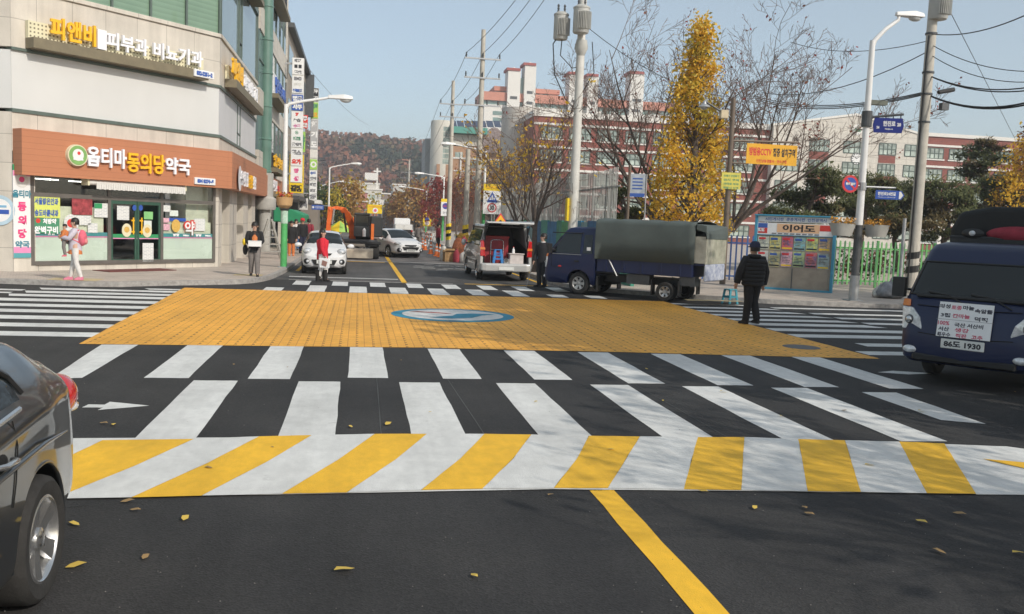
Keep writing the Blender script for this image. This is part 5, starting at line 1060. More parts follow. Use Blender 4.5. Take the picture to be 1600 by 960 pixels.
tb(708, 248, 802, 250.5, -.12, -.001, TRIM, 'white_band'); tb(706, 268, 802, 270, -.12, -.001, TRIM, 'white_band')
for px in (711, 717): tb(px, 238, px+6, 248, -.06, .05, PANE, 'window')
for px in (735, 752, 770): tb(px, 252, px+10, 263, -.06, .05, PANE, 'window'); tb(px, 275, px+10, 288, -.06, .05, PANE, 'window')
tb(718, 238, 720.5, 300, -.3, -.05, TRIM, 'drain_pipe')
for k in range(8):
    a, b_, c, d = pxbox(FT, 703+11.5*k, 190, 713.5+11.5*k, 200); m = MB(); m.prism([(a,-1,c),(b_,-1,c),(b_,1.5,d+.2),(a,1.5,d+.2)], (0,.05,.08), SOLAR); m.build('solar_panel', tn)
xc = FT(692, 250)[0]; rr_ = FT(711, 250)[0]-xc; zc = FT(690, 190)[1]; m = MB(); m.lathe([(rr_,0),(rr_,zc),(rr_*.96,zc+.25),(.01,zc+.3)], AWALL, 32, Matrix.Translation((xc,2,0))); m.build('stair_cylinder', tn, smooth=35)
m = MB(); zz0, zz1 = FT(690, 256)[1], FT(690, 205)[1]
for k in range(5):
    a0 = R(-92+k*9); a1 = a0+R(8); z = zz0
    while z < zz1: m.quad(*[(xc+(rr_+.03)*math.cos(a), 2+(rr_+.03)*math.sin(a), z_) for a, z_ in ((a0,z),(a1,z),(a1,z+.85),(a0,z+.85))], PANE); z += 1.0
m.build('stair_window', tn)
m = MB(); z0 = FT(690, 300)[1]; z1 = FT(690, 257)[1]; m.box(xc-rr_*.5, xc+rr_*.9, -rr_*.75+1.5, 1.0, 0, z1, TAN); m.build('tan_bay', tn)
tb(666, 213, 676, 340, 5, 14, mat('annex_shaded', (.33,.34,.34), .7), 'rear_wall')
a, b_, c, d = pxbox(FT, 752, 200, 790, 240); m = MB(); m.prism([((a+b_)/2+(b_-a)/2*math.cos(math.pi*k/12), -1, c+(d-c)*math.sin(math.pi*k/12)) for k in range(13)], (0,6,0), mat('barrel_roof', (.30,.24,.23), .4, var=.3)); m.build('barrel_roof', tn)
FG = at_frame(Vector((0, 150, 0)), 0); a, b_, c, d = pxbox(FG, 785, 168, 838, 300); gt = thing('stair_tower', 'pale grey rounded concrete tower against the red school end', 'building', ((a+b_)/2, 152, 0)); m = MB(); m.lathe([((b_-a)/2,0),((b_-a)/2,d),(.01,d+.01)], mat('tower_concrete', (.47,.44,.40), .8, var=.12, scale=.4), 28); m.build('tower_wall', gt, smooth=40)
for k in range(4): m = MB(); m.lathe([((b_-a)/2+.02, d-2-5*k),((b_-a)/2+.06, d-1.9-5*k),((b_-a)/2+.02, d-1.8-5*k)], CONC, 28); m.build('joint_band', gt)
# left row beyond the corner building
lb = thing('shop_building', 'tall brown edged shop building past the vertical sign towers', 'building', (0, 0, 0)); lb.location = (-4.75, 60.2, 0)
zt_ = AY(476, 112, 78).z; BROWNW = brickmat('brown_panels', (.34,.30,.25), (.31,.27,.23), (.2,.18,.15), 1.4, .9, .02, rot=(R(-90),0,0), offset=0, var=.15)
m = MB(); m.box(0, 20, 0, 8, 3.2, zt_, BROWNW); m.build('wall', lb, rotz=R(90)); m = MB(); m.box(0, 20, -.4, 8, zt_, zt_+.3, DKSTEEL); m.box(19.2, 20, -.7, 0, zt_-3.5, zt_, DKSTEEL); m.build('roof_edge', lb, rotz=R(90))
for k in range(4):
    for j in range(3): m = MB(); m.box(1+4.8*k, 4.6+4.8*k, -.04, .1, 4.4+3.4*j, 6.2+3.4*j, SKYGLASS); m.build('window', lb, rotz=R(90))
m = MB(); m.box(0, 20, .5, .6, 0, 3.2, DARKIN); m.box(0, 20, -.9, .5, 3.0, 3.25, DKSTEEL); m.build('shopfront', lb, rotz=R(90))
def block(name, label, Y, px0, px1, py, depth, mt, roof=None, win=True, cat='building', grp='far town buildings', rows=3):
    f = at_frame(Vector((0, Y, 0)), 0); x0, x1 = f(px0, py)[0], f(px1, py)[0]; z = f((px0+px1)/2, py)[1]; o = thing(name, label, cat, ((x0+x1)/2, Y, 0), 0, grp); w = x1-x0
    m = MB(); m.box(-w/2, w/2, 0, depth, 0, z, mt); m.build('wall', o); m = MB(); m.box(-w/2-.2, w/2+.2, -.2, depth+.2, z, z+.35, roof or TRIM); m.build('roof', o)
    if win:
        n = max(1, int(w/3.2))
        for r_ in range(rows):
            for k in range(n):
                zz_ = z-1.9-3.1*r_
                if zz_ < 1.5: continue
                m = MB(); x = -w/2+w*(k+.5)/n; m.box(x-.75, x+.75, -.06, .05, zz_-.6, zz_+.6, PANE); m.build('window', o)
    return o
c_ = lambda n, *rgb: mat(n, rgb, .75, var=.12, scale=.4)
block('shop_building', 'low dark shop row behind green awning on left', 88, 470, 497, 318, 10, c_('low_shop', .22,.19,.16))
block('house', 'white flat roofed house below the hill at left of cross', 230, 536, 563, 284, 12, c_('w1', .62,.60,.56))
block('house', 'pale house with antenna just left of the church', 250, 563, 593, 288, 12, c_('w2', .60,.57,.52))
ch = block('church', 'cream church block under the white steeple cross', 240, 567, 597, 297, 10, c_('w3', .58,.56,.50)); f = frame(ch); x, z = f(590, 262); zr_ = f(590, 290)[1]
m = MB(); m.box(x-.22, x+.22, 2, 2.4, zr_-4, z, TRIM); m.box(x-.95, x+.95, 2.01, 2.39, z-1.1, z-.7, TRIM); m.build('cross', ch); m = MB(); xx0, zz0 = f(570, 279.5); xx1, _ = f(590, 279.5); m.box(xx0, xx1, 0, 5, zz0-.2, zz0+1.6, TRIM); m.build('roof_room', ch)
block('house', 'pink red signed building beneath the white houses', 200, 540, 574, 301, 10, c_('pinkhouse', .52,.22,.20), win=True)
block('house', 'reddish low shop building right of the pink one', 180, 560, 590, 317, 8, c_('redshop', .45,.14,.13), rows=2)
block('house', 'grey white building with roof lamps left of golden tree', 210, 614, 634, 290, 12, c_('gw', .55,.54,.50))
block('house', 'small white shop far down the road right side', 190, 592, 618, 318, 8, c_('ws', .56,.52,.46), rows=2)
block('house', 'small brown house at the far end of the road', 240, 596, 614, 304, 8, c_('bs', .26,.20,.17), rows=2)
block('house', 'pale building between the far lamps and red tree', 170, 634, 664, 312, 10, c_('pb', .42,.36,.31))
block('house', 'tan low house behind the excavator boom', 150, 505, 548, 318, 10, c_('tl', .40,.32,.24))
bb = thing('billboard', 'white rooftop billboard with thin posts above the yellow sign', 'billboard', (0, 150, 0)); f = frame(bb); x0, x1, z0, z1 = pxbox(f, 575, 312, 600, 320); m = MB(); m.box(x0, x1, 0, .3, z0, z1, TRIM); m.build('board', bb)
for x in (x0+.3, x1-.3): m = MB(); m.box(x-.1, x+.1, .3, .5, 0, z1, STEEL); m.build('post', bb)
# wooded hill
hl = MB(); nx, ny = 60, 22; HX0, HX1, HY0, HY1 = -330, 420, 330, 700
def hz(x, y):
    t = max(0, min(1, (y-HY0)/220)); s_ = t*t*(3-2*t); h = 52 - max(0, x-(-60))*.035 - max(0, -60-x)*.03
    return s_*h*(.86+.16*mnoise.noise(Vector((x*.008, y*.008, 2)))) + 2.2*mnoise.noise(Vector((x*.03, y*.03, 7)))*s_
vsx = [(HX0+(HX1-HX0)*i/nx, HY0+(HY1-HY0)*j/ny) for j in range(ny+1) for i in range(nx+1)]
hl.add([(x, y, hz(x, y)-1.0) for x, y in vsx], [(j*(nx+1)+i, j*(nx+1)+i+1, (j+1)*(nx+1)+i+1, (j+1)*(nx+1)+i) for j in range(ny) for i in range(nx)], mat('hill_ground', (.10,.07,.05), .95, var=.3, scale=.1)); structure(hl, 'hill', smooth=60)
def leafmat(name, c1, c2, rough=.7, tr=.35):
    m, nt, b = _nodes(name); N, L = nt.nodes, nt.links
    ge = N.new('ShaderNodeNewGeometry'); r = N.new('ShaderNodeValToRGB'); r.color_ramp.elements[0].color = (*c1, 1); r.color_ramp.elements[1].color = (*c2, 1); L.new(ge.outputs['Random Per Island'], r.inputs[0])
    b.inputs['Roughness'].default_value = rough; L.new(r.outputs[0], b.inputs['Base Color'])
    if tr:
        t_ = N.new('ShaderNodeBsdfTranslucent'); L.new(r.outputs[0], t_.inputs['Color']); mx = N.new('ShaderNodeMixShader'); mx.inputs[0].default_value = tr; L.new(b.outputs[0], mx.inputs[1]); L.new(t_.outputs[0], mx.inputs[2]); L.new(mx.outputs[0], N['Material Output'].inputs['Surface'])
    return m
WOODM = [leafmat('wood_rust', (.15,.05,.03), (.30,.12,.07), .9, 0), leafmat('wood_brown', (.12,.055,.035), (.23,.12,.07), .9, 0), leafmat('wood_olive', (.07,.06,.03), (.16,.11,.05), .9, 0), leafmat('wood_pine', (.018,.028,.016), (.035,.045,.025), .9, 0)]
wd = MB(); rr = random.Random(11)
for _ in range(1500):
    x = rr.uniform(-130, 130); y = HY0 + 8 + (rr.random()**.9)*215; px_ = 561 + x/y*1400
    if not 440 < px_ < 760: continue
    zc = hz(x, y); r_ = rr.uniform(2.6, 5.2); big = mnoise.noise(Vector((x*.02, y*.02, 1)))
    mt = WOODM[3] if big < -.28 and rr.random() < .7 else (WOODM[2] if big < -.05 and rr.random() < .6 else WOODM[rr.choice((0,0,1,1))])
    for k in range(34):
        d = Vector((rr.gauss(0,1), rr.gauss(0,1)-.3, rr.gauss(0,.9)+.25)).normalized(); p = Vector((x, y, zc+r_*.9)) + Vector((d.x*r_, d.y*r_, d.z*r_*1.15))*rr.uniform(.75, 1.05)
        a = (d + Vector((rr.gauss(0,.5), rr.gauss(0,.5), rr.gauss(0,.5)))).normalized(); u_ = a.orthogonal().normalized(); v_ = a.cross(u_); s_ = r_*rr.uniform(.16, .36)
        wd.add([p-u_*s_, p-v_*s_*.8, p+u_*s_, p+v_*s_*.8], [(0,1,2,3)], mt)
o = wd.build('hillside_wood'); o['kind'] = 'stuff'
# ================================================================ TREES
LEAF_Y = leafmat('ginkgo_leaves', (.72,.40,.025), (.98,.70,.10), .6, .5); LEAF_YG = leafmat('ginkgo_leaves_green', (.34,.28,.03), (.66,.48,.06), .6, .35)
LEAF_R = leafmat('red_leaves', (.20,.03,.025), (.36,.07,.05), .7, .3); LEAF_RB = leafmat('russet_leaves', (.16,.06,.035), (.30,.11,.06), .7, .3)
PINE_A = leafmat('pine_needles', (.045,.06,.018), (.13,.14,.045), .8, .1); PINE_B = leafmat('pine_needles_brown', (.08,.06,.022), (.16,.12,.045), .8, .1); LEAF_G = leafmat('green_leaves', (.025,.05,.015), (.08,.11,.03), .7, .3); LEAF_GOLD = leafmat('gold_brown_leaves', (.26,.13,.03), (.48,.29,.08), .7, .3)
def leaf(mb, p, size, m, rr, flat=0):
    a = Vector((rr.gauss(0,1), rr.gauss(0,1), rr.gauss(0,1)+flat)).normalized(); b_ = a.orthogonal().normalized(); q = rr.random()*6.28; b_ = b_*math.cos(q) + a.cross(b_)*math.sin(q); c = a.cross(b_); s_ = size*rr.uniform(.6, 1.3)
    mb.add([p-b_*s_, p+c*s_*.6, p+b_*s_, p-c*s_*.6], [(0,1,2,3)], m)
class Tree:
    def __init__(s, seed): s.r = random.Random(seed); s.tr = MB(); s.br = MB(); s.tips = []; s.mid = []
    def grow(s, p, d, L, r, lv, maxlv, kids, ratio=.62, up=.25, spread=.75, wob=.12, start=.3, bark=None):
        rr = s.r; n = 5 if lv < 2 else 4; pts = [Vector(p)]; dd = Vector(d).normalized(); dirs = []
        for k in range(n):
            dd = (dd + Vector((rr.gauss(0,wob), rr.gauss(0,wob), rr.gauss(0,wob)*.5+up*.25))).normalized(); pts.append(pts[-1]+dd*L/n); dirs.append(dd.copy())
        rad = [max(.0085 if lv > 2 else .012, r*(1-(.62 if lv == 0 else .86)*k/n)) for k in range(n+1)]; (s.tr if lv == 0 else s.br).tube(pts, rad, BARK if lv < 2 else TWIG, 9 if lv == 0 else (6 if lv == 1 else (4 if lv == 2 else 3)), cap=False)
        if lv >= maxlv: s.tips.append(pts[-1]); s.mid += pts[2:]; return
        if lv >= maxlv-1: s.mid += pts[2:]
        nk = kids[min(lv, len(kids)-1)]
        for k in range(nk):
            t_ = start+(1-start)*(k+rr.random()*.7)/nk; i = min(n-1, int(t_*n)); q = pts[i].lerp(pts[i+1], t_*n-i) if i < n else pts[-1]
            a = dirs[i].orthogonal().normalized(); th = rr.random()*6.28; a = (a*math.cos(th) + dirs[i].cross(a)*math.sin(th)); nd = (dirs[i]*(1-spread*.55) + a*spread + Vector((0,0,up))).normalized()
            s.grow(q, nd, L*ratio*rr.uniform(.75,1.2)*(1.15-.35*t_), max(.005, rad[min(i,n)]*.60), lv+1, maxlv, kids, ratio, up, spread, wob, .2)
        s.tips.append(pts[-1])
    def finish(s, name, label, base, leaves=None, group=None):
        o = thing(name, label, 'tree', base, 0, group); s.tr.build('trunk', o, smooth=60); s.br.build('crown', o)
        if leaves is not None: leaves.build('foliage', o)
        return o
def bare(label, base, h, seed, lean=(0,0), fork=.22, limbs=6, leaves=(), dens=.15, lsize=.12, spread=.62, lv=4, r=.2, kids=(6,6,5,4), wide=.75, ll=.52, rat=.56):
    t = Tree(seed); rr = t.r; t.tr.tube([(0,0,0), (lean[0]*.3*h*fork, lean[1]*h*fork*.3, h*fork*.5), (lean[0]*h*fork, lean[1]*h*fork, h*fork)], [r*1.15, r*.9, r*.82], BARK, 10, cap=False); top = Vector((lean[0]*h*fork, lean[1]*h*fork, h*fork))
    for k in range(limbs):
        a = 6.283*k/limbs + rr.uniform(-.3,.3); e = rr.uniform(.35,wide) if k else .1; d = Vector((math.cos(a)*e+lean[0], math.sin(a)*e+lean[1], 1)); t.grow(top-Vector((0,0,rr.random()*h*.06)), d, h*(ll if k else ll*1.12)*rr.uniform(.85,1.1), r*.55, 1, lv, kids, rat, .16, spread, .11, .22)
    lm = MB()
    for p in t.mid:
        if leaves and rr.random() < dens:
            for _ in range(3): leaf(lm, p+Vector((rr.gauss(0,.12), rr.gauss(0,.12), rr.gauss(0,.12))), lsize, rr.choice(leaves), rr)
    return t.finish('bare_tree', label, base, lm if lm.v else None, 'bare autumn trees')
YB = 39.0
pA = AY(1062, 345, YB); hA_ = AY(960, 15, YB).z
bare('bare zelkova behind the blue cargo truck spreading toward transformer pole', (pA.x, YB, 0), hA_*.97, 21, lean=(-.34,0), leaves=(LEAF_RB, LEAF_R), dens=.010, lsize=.075, limbs=8, r=.19, lv=5, spread=.66, kids=(6,5,5,4,3), wide=1.15, ll=.66, rat=.50)
pB = AY(1098, 345, YB+1); hB_ = AY(1230, 50, YB+1).z
bare('bare zelkova with reddish leaf tufts spreading over the yellow banner', (pB.x+.4, YB+1, 0), hB_*.98, 33, lean=(.46,0), leaves=(LEAF_RB, LEAF_R), dens=.018, lsize=.075, limbs=8, r=.19, lv=5, spread=.66, kids=(6,5,5,4,3), wide=1.15, ll=.66, rat=.50)
pC = G(833, 425, SW)
bare('young street tree with thin bare branches by man in suit', (pC.x, pC.y, SW), AY(840, 150, pC.y).z, 5, leaves=(LEAF_Y,), dens=.03, lsize=.10, limbs=6, r=.12, fork=.3, kids=(5,5,4,3), lv=4)
for px, Y, pt, sd_, lv_, dn, lab in ((812, 48, 190, 9, (LEAF_Y, LEAF_GOLD), .16, 'thin street tree with sparse yellow leaves behind the speed sign'), (770, 60, 220, 12, (LEAF_GOLD, LEAF_Y), .16, 'sparse golden leaved street tree beside the speed sign pole'), (728, 74, 255, 15, (LEAF_RB,), .3, 'reddish brown twiggy tree left of the crossarm pole'), (712, 96, 275, 16, (LEAF_RB, LEAF_R), .3, 'small russet tree behind the blue no parking sign'), (785, 75, 230, 17, (LEAF_GOLD,), .12, 'pale bare tree in front of the tan annex'), (862, 52, 160, 19, (), 0, 'slender bare tree before the school end wall')):
    b = AY(px, 390, Y); bare(lab, (b.x, Y, 0), AY(px, pt, Y).z, sd_, leaves=lv_, dens=dn, lsize=.10, limbs=6, r=.11, kids=(5,5,4,3), lv=4, wide=.6, ll=.58, rat=.5)
def leafy(name, label, base, h, prof, n, size, mats, seed, trunk_h=.25, r=.16, clumps=60, group=None, cl=.5, flat=0):
    """prof(t) -> crown radius at height fraction t"""
    t = Tree(seed); rr = t.r; t.tr.tube([(0,0,0),(.05,0,h*.4),(0,.05,h*.93)], [r*1.2, r*.8, r*.1], BARK, 9, cap=False); lm = MB(); per = max(1, n//clumps)
    for k in range(clumps):
        q = trunk_h + (1-trunk_h)*(k+rr.random())/clumps; R_ = prof((q-trunk_h)/(1-trunk_h)); a = rr.random()*6.283; e = R_*math.sqrt(rr.uniform(.12, 1)); c = Vector((math.cos(a)*e, math.sin(a)*e, h*q)); t.br.tube([(0,0,max(h*.1, c.z-e*.9-.2)), Vector((c.x*.5, c.y*.5, c.z-e*.35)), c], [.05, .03, .01], BARK, 4, cap=False)
        mt = mats[0] if len(mats) == 1 else (mats[0] if rr.random() < .7 else rr.choice(mats[1:])); s_ = cl*rr.uniform(.6, 1.25)
        for _ in range(int(per*s_/cl)):
            p = c + Vector((rr.gauss(0,s_*.55), rr.gauss(0,s_*.55), rr.gauss(0,s_*.75*(1-flat*.6)))); leaf(lm, p, size, mt, rr, flat)
    o = t.finish(name, label, base, lm, group); return o
YG = 35.5; b = AY(1078, 345, YG); hg = AY(1086, 42, YG).z
prof_g = lambda t: (1.72*(1-t)**.85 + .2)*(.55+.45*min(1, t*6)) * (1.0 if t > .45 else 1.12)
leafy('ginkgo_tree', 'tall bright yellow ginkgo rising behind the cargo truck', (b.x, YG, 0), hg, prof_g, 12500, .08, (LEAF_Y, LEAF_YG), 41, .17, .2, 150, cl=.40)
b = AY(1600, 270, 44); leafy('ginkgo_tree', 'yellow ginkgo cut off by the right edge over dark pines', (b.x+.9, 44, 0), AY(1590, 208, 44).z, lambda t: 2.2*(1-t)**.5+.2, 5000, .10, (LEAF_Y, LEAF_GOLD), 43, .45, .16, 70, cl=.5)
b = AY(1610, 200, 48); leafy('maple_tree', 'reddish leaved tree top at the right edge beneath wires', (b.x+1.2, 48, 0), AY(1600, 160, 48).z, lambda t: 1.9*(1-t)**.5+.2, 2600, .11, (LEAF_R, LEAF_RB), 44, .6, .15, 60, cl=.5)
def pine(label, base, h, w, seed, mats=(PINE_A, PINE_B), pads=16, lean=0, n=420, low=.4):
    t = Tree(seed); rr = t.r; pts = [Vector((0,0,0))]; 
    for k in range(1, 6): pts.append(Vector((lean*k/5+rr.gauss(0,.15), rr.gauss(0,.15), h*.92*k/5)))
    t.tr.tube(pts, [.17,.15,.13,.11,.08,.03], BARK, 9, cap=False); lm = MB()
    for k in range(pads):
        q = low + (1-low)*(k+rr.random()*.8)/pads; i = min(4, int(q*5)); c0 = pts[i].lerp(pts[i+1], q*5-i) if q < 1 else pts[-1]; a = rr.random()*6.283; e = w*(1-.65*((q-low)/(1-low))**1.4)*rr.uniform(.45, 1); c = c0+Vector((math.cos(a)*e, math.sin(a)*e, rr.uniform(-.1,.25)))
        t.br.tube([c0-Vector((0,0,.3)), c0.lerp(c, .55)+Vector((0,0,-.12)), c], [.06,.04,.015], BARK, 5, cap=False); mt = mats[0] if rr.random() < .75 else mats[1]; s_ = w*.36*rr.uniform(.7,1.3)
        for _ in range(n):
            d = Vector((rr.gauss(0,1), rr.gauss(0,1), rr.gauss(0,.42))); d = d.normalized()*s_*rr.random()**.45; p = c+Vector((d.x, d.y, d.z*.7)); v = Vector((rr.gauss(0,.6), rr.gauss(0,.6), .7)).normalized()*.17*rr.uniform(.7,1.4); sd2 = v.orthogonal().normalized()*.05
            lm.add([p-sd2, p+sd2, p+v+sd2*.4, p+v-sd2*.4], [(0,1,2,3)], mt)
    return t.finish('pine_tree', label, base, lm, 'pines behind the fence')
for px, Y, pt, w, sd_, lab in ((1262, 42, 262, 2.3, 51, 'brownish pine with open layered pads behind notice board'), (1345, 45, 266, 2.4, 52, 'green layered pine behind the round no parking sign'), (1405, 47, 278, 2.2, 53, 'dark pine between the lamp post and tan pole'), (1478, 44, 275, 2.4, 54, 'low dark pine just right of the tan pole'), (1530, 50, 205, 2.1, 55, 'tallest dark pine rising above the truck roof'), (1585, 46, 262, 2.6, 56, 'dark pine above the truck at the right edge'), (970, 37, 295, 1.3, 57, 'small dark pine behind the white notice panel')):
    b = AY(px, 360, Y); pine(lab, (b.x, Y, 0), AY(px, pt, Y).z, w, sd_, pads=22 if w > 2 else 10, n=430, low=.42)
sh = MB(); rr = random.Random(6)
for k in range(60): x = 17+rr.random()*14; leafball(sh, (x, 32.5+rr.random()*1.2, .6+rr.random()*.6), .5, 60, .07, rr.choice((LEAF_G, LEAF_G, LEAF_RB)), rr)
o = sh.build('shrub_hedge'); tag(o, 'dark leafy hedge growing behind the green picket fence', 'hedge')
# distant street trees
for lab, px, Y, pt, w, n, s_, mm, sd_, nm in (('golden brown street tree beside the white box truck', 648, 150, 296, 3.6, 3600, .26, (LEAF_GOLD, LEAF_RB), 61, 'street_tree'), ('red leaved street tree below the tan stair bay', 686, 118, 285, 2.2, 2600, .2, (LEAF_R,), 62, 'street_tree'), ('golden tree over the left pavement behind the far lamps', 545, 115, 286, 3.0, 2600, .22, (LEAF_GOLD, LEAF_YG), 63, 'street_tree'), ('green leaved tree behind the small blue street sign', 506, 95, 300, 2.4, 2600, .18, (LEAF_G, LEAF_YG), 64, 'street_tree'), ('second golden tree beyond the brown one on the right', 628, 185, 310, 3.4, 2200, .28, (LEAF_GOLD,), 65, 'street_tree')):
    b = AY(px, 370, Y); leafy(nm, lab, (b.x, Y, 0), AY(px, pt, Y).z, lambda t, w=w: w*(.45+.75*math.sin(math.pi*min(1, t*.85+.12)))*(1 if t < .8 else .7), n, s_, mm, sd_, .25, .2, 60, 'trees along the far road', cl=w*.32)
# tall street trees standing to the right of the crossing, outside the frame: they shade the right half
def shade_tree(label, x, y, h, w, seed, n=8500, trunk=.3, clumps=130): leafy('plane_tree', label, (x, y, SW), h, lambda t: w*(.35+.75*math.sin(math.pi*min(1, t*.8+.18))), n, .19, (LEAF_RB, LEAF_GOLD, LEAF_G), seed, trunk, .26, clumps, 'plane trees along the near right pavement', cl=.85)

for lab, x, y, h, w, sd_ in (('tall russet plane tree standing right of the near crossing', 14.4, 3.2, 12.5, 3.0, 71), ('plane tree between the near crossing and right side street', 14.9, 9.4, 12.5, 3.0, 75), ('plane tree on near right pavement behind the navy truck', 17.5, 8.6, 11.5, 3.3, 72), ('plane tree farther along the right side street', 24.5, 15.5, 10.5, 3.2, 73)):
    shade_tree(lab, x, y, h, w, sd_)
bare('leafless tree on the near right pavement closest to the viewer', (9.6, -.6, SW), 8.5, 81, leaves=(LEAF_RB,), dens=.05, lsize=.12, limbs=7, r=.2, lv=4)
# ================================================================ VEHICLES
def carpaint(name, rgb, metal=.3, rough=.32): return mat(name, rgb, rough, metal, var=.03, scale=2, coat=1.0)
P_GRAPH = carpaint('graphite_car_paint', (.030,.034,.038), .45, .3); P_WHITE = carpaint('white_car_paint', (.74,.74,.74), 0, .35); P_SILVER = carpaint('silver_car_paint', (.52,.52,.51), .25, .35); P_BLUE = carpaint('dark_blue_truck_paint', (.0015,.010,.060), .0, .42); P_BLUE.node_tree.nodes['Principled BSDF'].inputs['Coat Weight'].default_value = .2
P_NAVY = carpaint('navy_truck_paint', (.0015,.009,.050), .0, .42); P_NAVY.node_tree.nodes['Principled BSDF'].inputs['Coat Weight'].default_value = .2
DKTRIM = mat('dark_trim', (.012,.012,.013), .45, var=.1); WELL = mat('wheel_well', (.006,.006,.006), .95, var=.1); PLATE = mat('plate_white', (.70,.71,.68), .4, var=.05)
def cr(a, b_, c, d, t): return .5*((2*b_) + (-a+c)*t + (2*a-5*b_+4*c-d)*t*t + (-a+3*b_-3*c+d)*t**3)
def lerpk(keys, x):
    if x <= keys[0][0]: return keys[0][1]
    for (x0, v0), (x1, v1) in zip(keys, keys[1:]):
        if x <= x1: t = (x-x0)/(x1-x0); t = t*t*(3-2*t)*.5+t*.5; return v0+(v1-v0)*t
    return keys[-1][1]
def wheel(parent, x, y, r, w, side, rim=5, rimr=.66, alloy=CHROME, name='wheel', steer=0.0, hub=True):
    """side = +1: outer face towards +y"""
    T = Matrix.Translation((x, y, r)) @ Matrix.Rotation(steer, 4, 'Z') @ Matrix.Rotation(R(-90*side), 4, 'X')
    m = MB(); h = w/2; rr_ = r*rimr
    m.lathe([(rr_*.98,-h*.9),(r*.90,-h),(r*.975,-h*.82),(r,-h*.5),(r,h*.5),(r*.975,h*.82),(r*.90,h),(rr_*1.06,h*.96),(rr_,h*.86)], RUBBER, 40, T); wo = m.build(name, parent, smooth=40)
    m = MB(); m.lathe([(rr_*1.01,h*.90),(rr_*.95,h*.94),(rr_*.9,h*.80),(rr_*.88,-h*.5)], alloy, 36, T)
    for k in range(rim):
        a = 2*math.pi*k/rim; A = T @ Matrix.Rotation(a, 4, 'Z'); wi, wo_ = rr_*.17, rr_*.24
        m.add([(rr_*.12,-wi,h*.62),(rr_*.12,wi,h*.62),(rr_*.55,wi*1.05,h*.72),(rr_*.93,wo_,h*.86),(rr_*.93,-wo_,h*.86),(rr_*.55,-wi*1.05,h*.72),(rr_*.12,-wi,h*.3),(rr_*.12,wi,h*.3),(rr_*.93,wo_*.9,h*.55),(rr_*.93,-wo_*.9,h*.55)],
              [(0,1,2,5),(5,2,3,4),(1,7,8,3,2),(6,0,5,4,9),(3,8,9,4)], alloy, A)
    m.lathe([(rr_*.27,h*.45),(rr_*.26,h*.74),(rr_*.2,h*.80),(.001,h*.80)], alloy, 20, T)
    for k in range(5): a = 2*math.pi*(k+.5)/5; m.lathe([(rr_*.035,h*.86),(.001,h*.88)], DKTRIM, 8, T @ Matrix.Translation((rr_*.17*math.cos(a), rr_*.17*math.sin(a), 0)))
    m.build('rim', wo, smooth=40); m = MB(); m.lathe([(.001,h*.1),(rr_*.88,h*.1)], WELL, 24, T); m.lathe([(rr_*.3,h*.2),(rr_*.68,h*.2)], DKSTEEL, 24, T); m.build('brake_disc', wo); return wo
def loft(P, parent, paint, n_st=46, sub=4):
    """closed half-profile rings along x, mirrored; glass taken out as its own part"""
    xs = [P['x0'] + (P['x1']-P['x0'])*(.5-.5*math.cos(math.pi*i/(n_st-1))) if False else P['x0'] + (P['x1']-P['x0'])*i/(n_st-1) for i in range(n_st)]
    rings = []
    for x in xs:
        g = lambda k: lerpk(P[k], x)
        w = g('w'); zb = g('zb'); zbelt = g('belt'); zt = g('top'); wr = g('wr'); wb = g('wb') if 'wb' in P else w*.955
        zr = zt - g('drop'); zm = zb + (zbelt-zb)*.5
        c = [(0, zb), (w*.80, zb), (w*.97, zb+.07), (w*1.0, zm-.05), (w*.985, zbelt-.14), (wb, zbelt), (wr, zr), (wr*.62, zt-.02), (0, zt)]
        pts = []
        for i in range(len(c)-1):
            p0 = c[max(i-1,0)]; p1 = c[i]; p2 = c[i+1]; p3 = c[min(i+2, len(c)-1)]
            for k in range(sub):
                t = k/sub
                if i in (0, 1): pts.append((p1[0]+(p2[0]-p1[0])*t, p1[1]+(p2[1]-p1[1])*t))
                elif i == 5: pts.append((p1[0]+(p2[0]-p1[0])*t + .02*math.sin(math.pi*t), p1[1]+(p2[1]-p1[1])*t))
                else: pts.append((cr(p0[0],p1[0],p2[0],p3[0],t), cr(p0[1],p1[1],p2[1],p3[1],t)))
        pts.append(c[-1]); rings.append(pts)
    nb = len(rings[0]); V = []; 
    for x, pts in zip(xs, rings): V += [(x, y, z) for y, z in pts] + [(x, -y, z) for y, z in pts[1:-1]]
    per = nb + nb - 2; order = list(range(nb)) + [nb + k for k in range(nb-3, -1, -1)]   # closed loop of ring indices
    body, glassf = [], []
    for i in range(n_st-1):
        xm = (xs[i]+xs[i+1])/2
        for k in range(per):
            a, b_ = order[k], order[(k+1) % per]; f = (i*per+a, i*per+b_, (i+1)*per+b_, (i+1)*per+a)
            q = min(k, per-1-k)/sub               # ring parameter of the face, both sides alike
            gl = False
            for x0, x1, q0, q1 in P['glass']:
                if x0 < xm < x1 and q0 <= q < q1: gl = True
            (glassf if gl else body).append(f)
    body.append(tuple(order)[::1]); body.append(tuple((n_st-1)*per+o for o in order)[::-1])
    m = MB(); m.add(V, body, paint); o = m.build('body', parent); 
    bm = bmesh.new(); bm.from_mesh(o.data); bmesh.ops.delete(bm, geom=[v for v in bm.verts if not v.link_faces], context='VERTS'); bmesh.ops.recalc_face_normals(bm, faces=bm.faces); bm.to_mesh(o.data); bm.free()
    m = MB(); m.add(V, glassf, CARGLASS); g_ = m.build('window', parent); bm = bmesh.new(); bm.from_mesh(g_.data); bmesh.ops.delete(bm, geom=[v for v in bm.verts if not v.link_faces], context='VERTS'); bmesh.ops.recalc_face_normals(bm, faces=bm.faces); bm.to_mesh(g_.data); bm.free()
    return o, g_
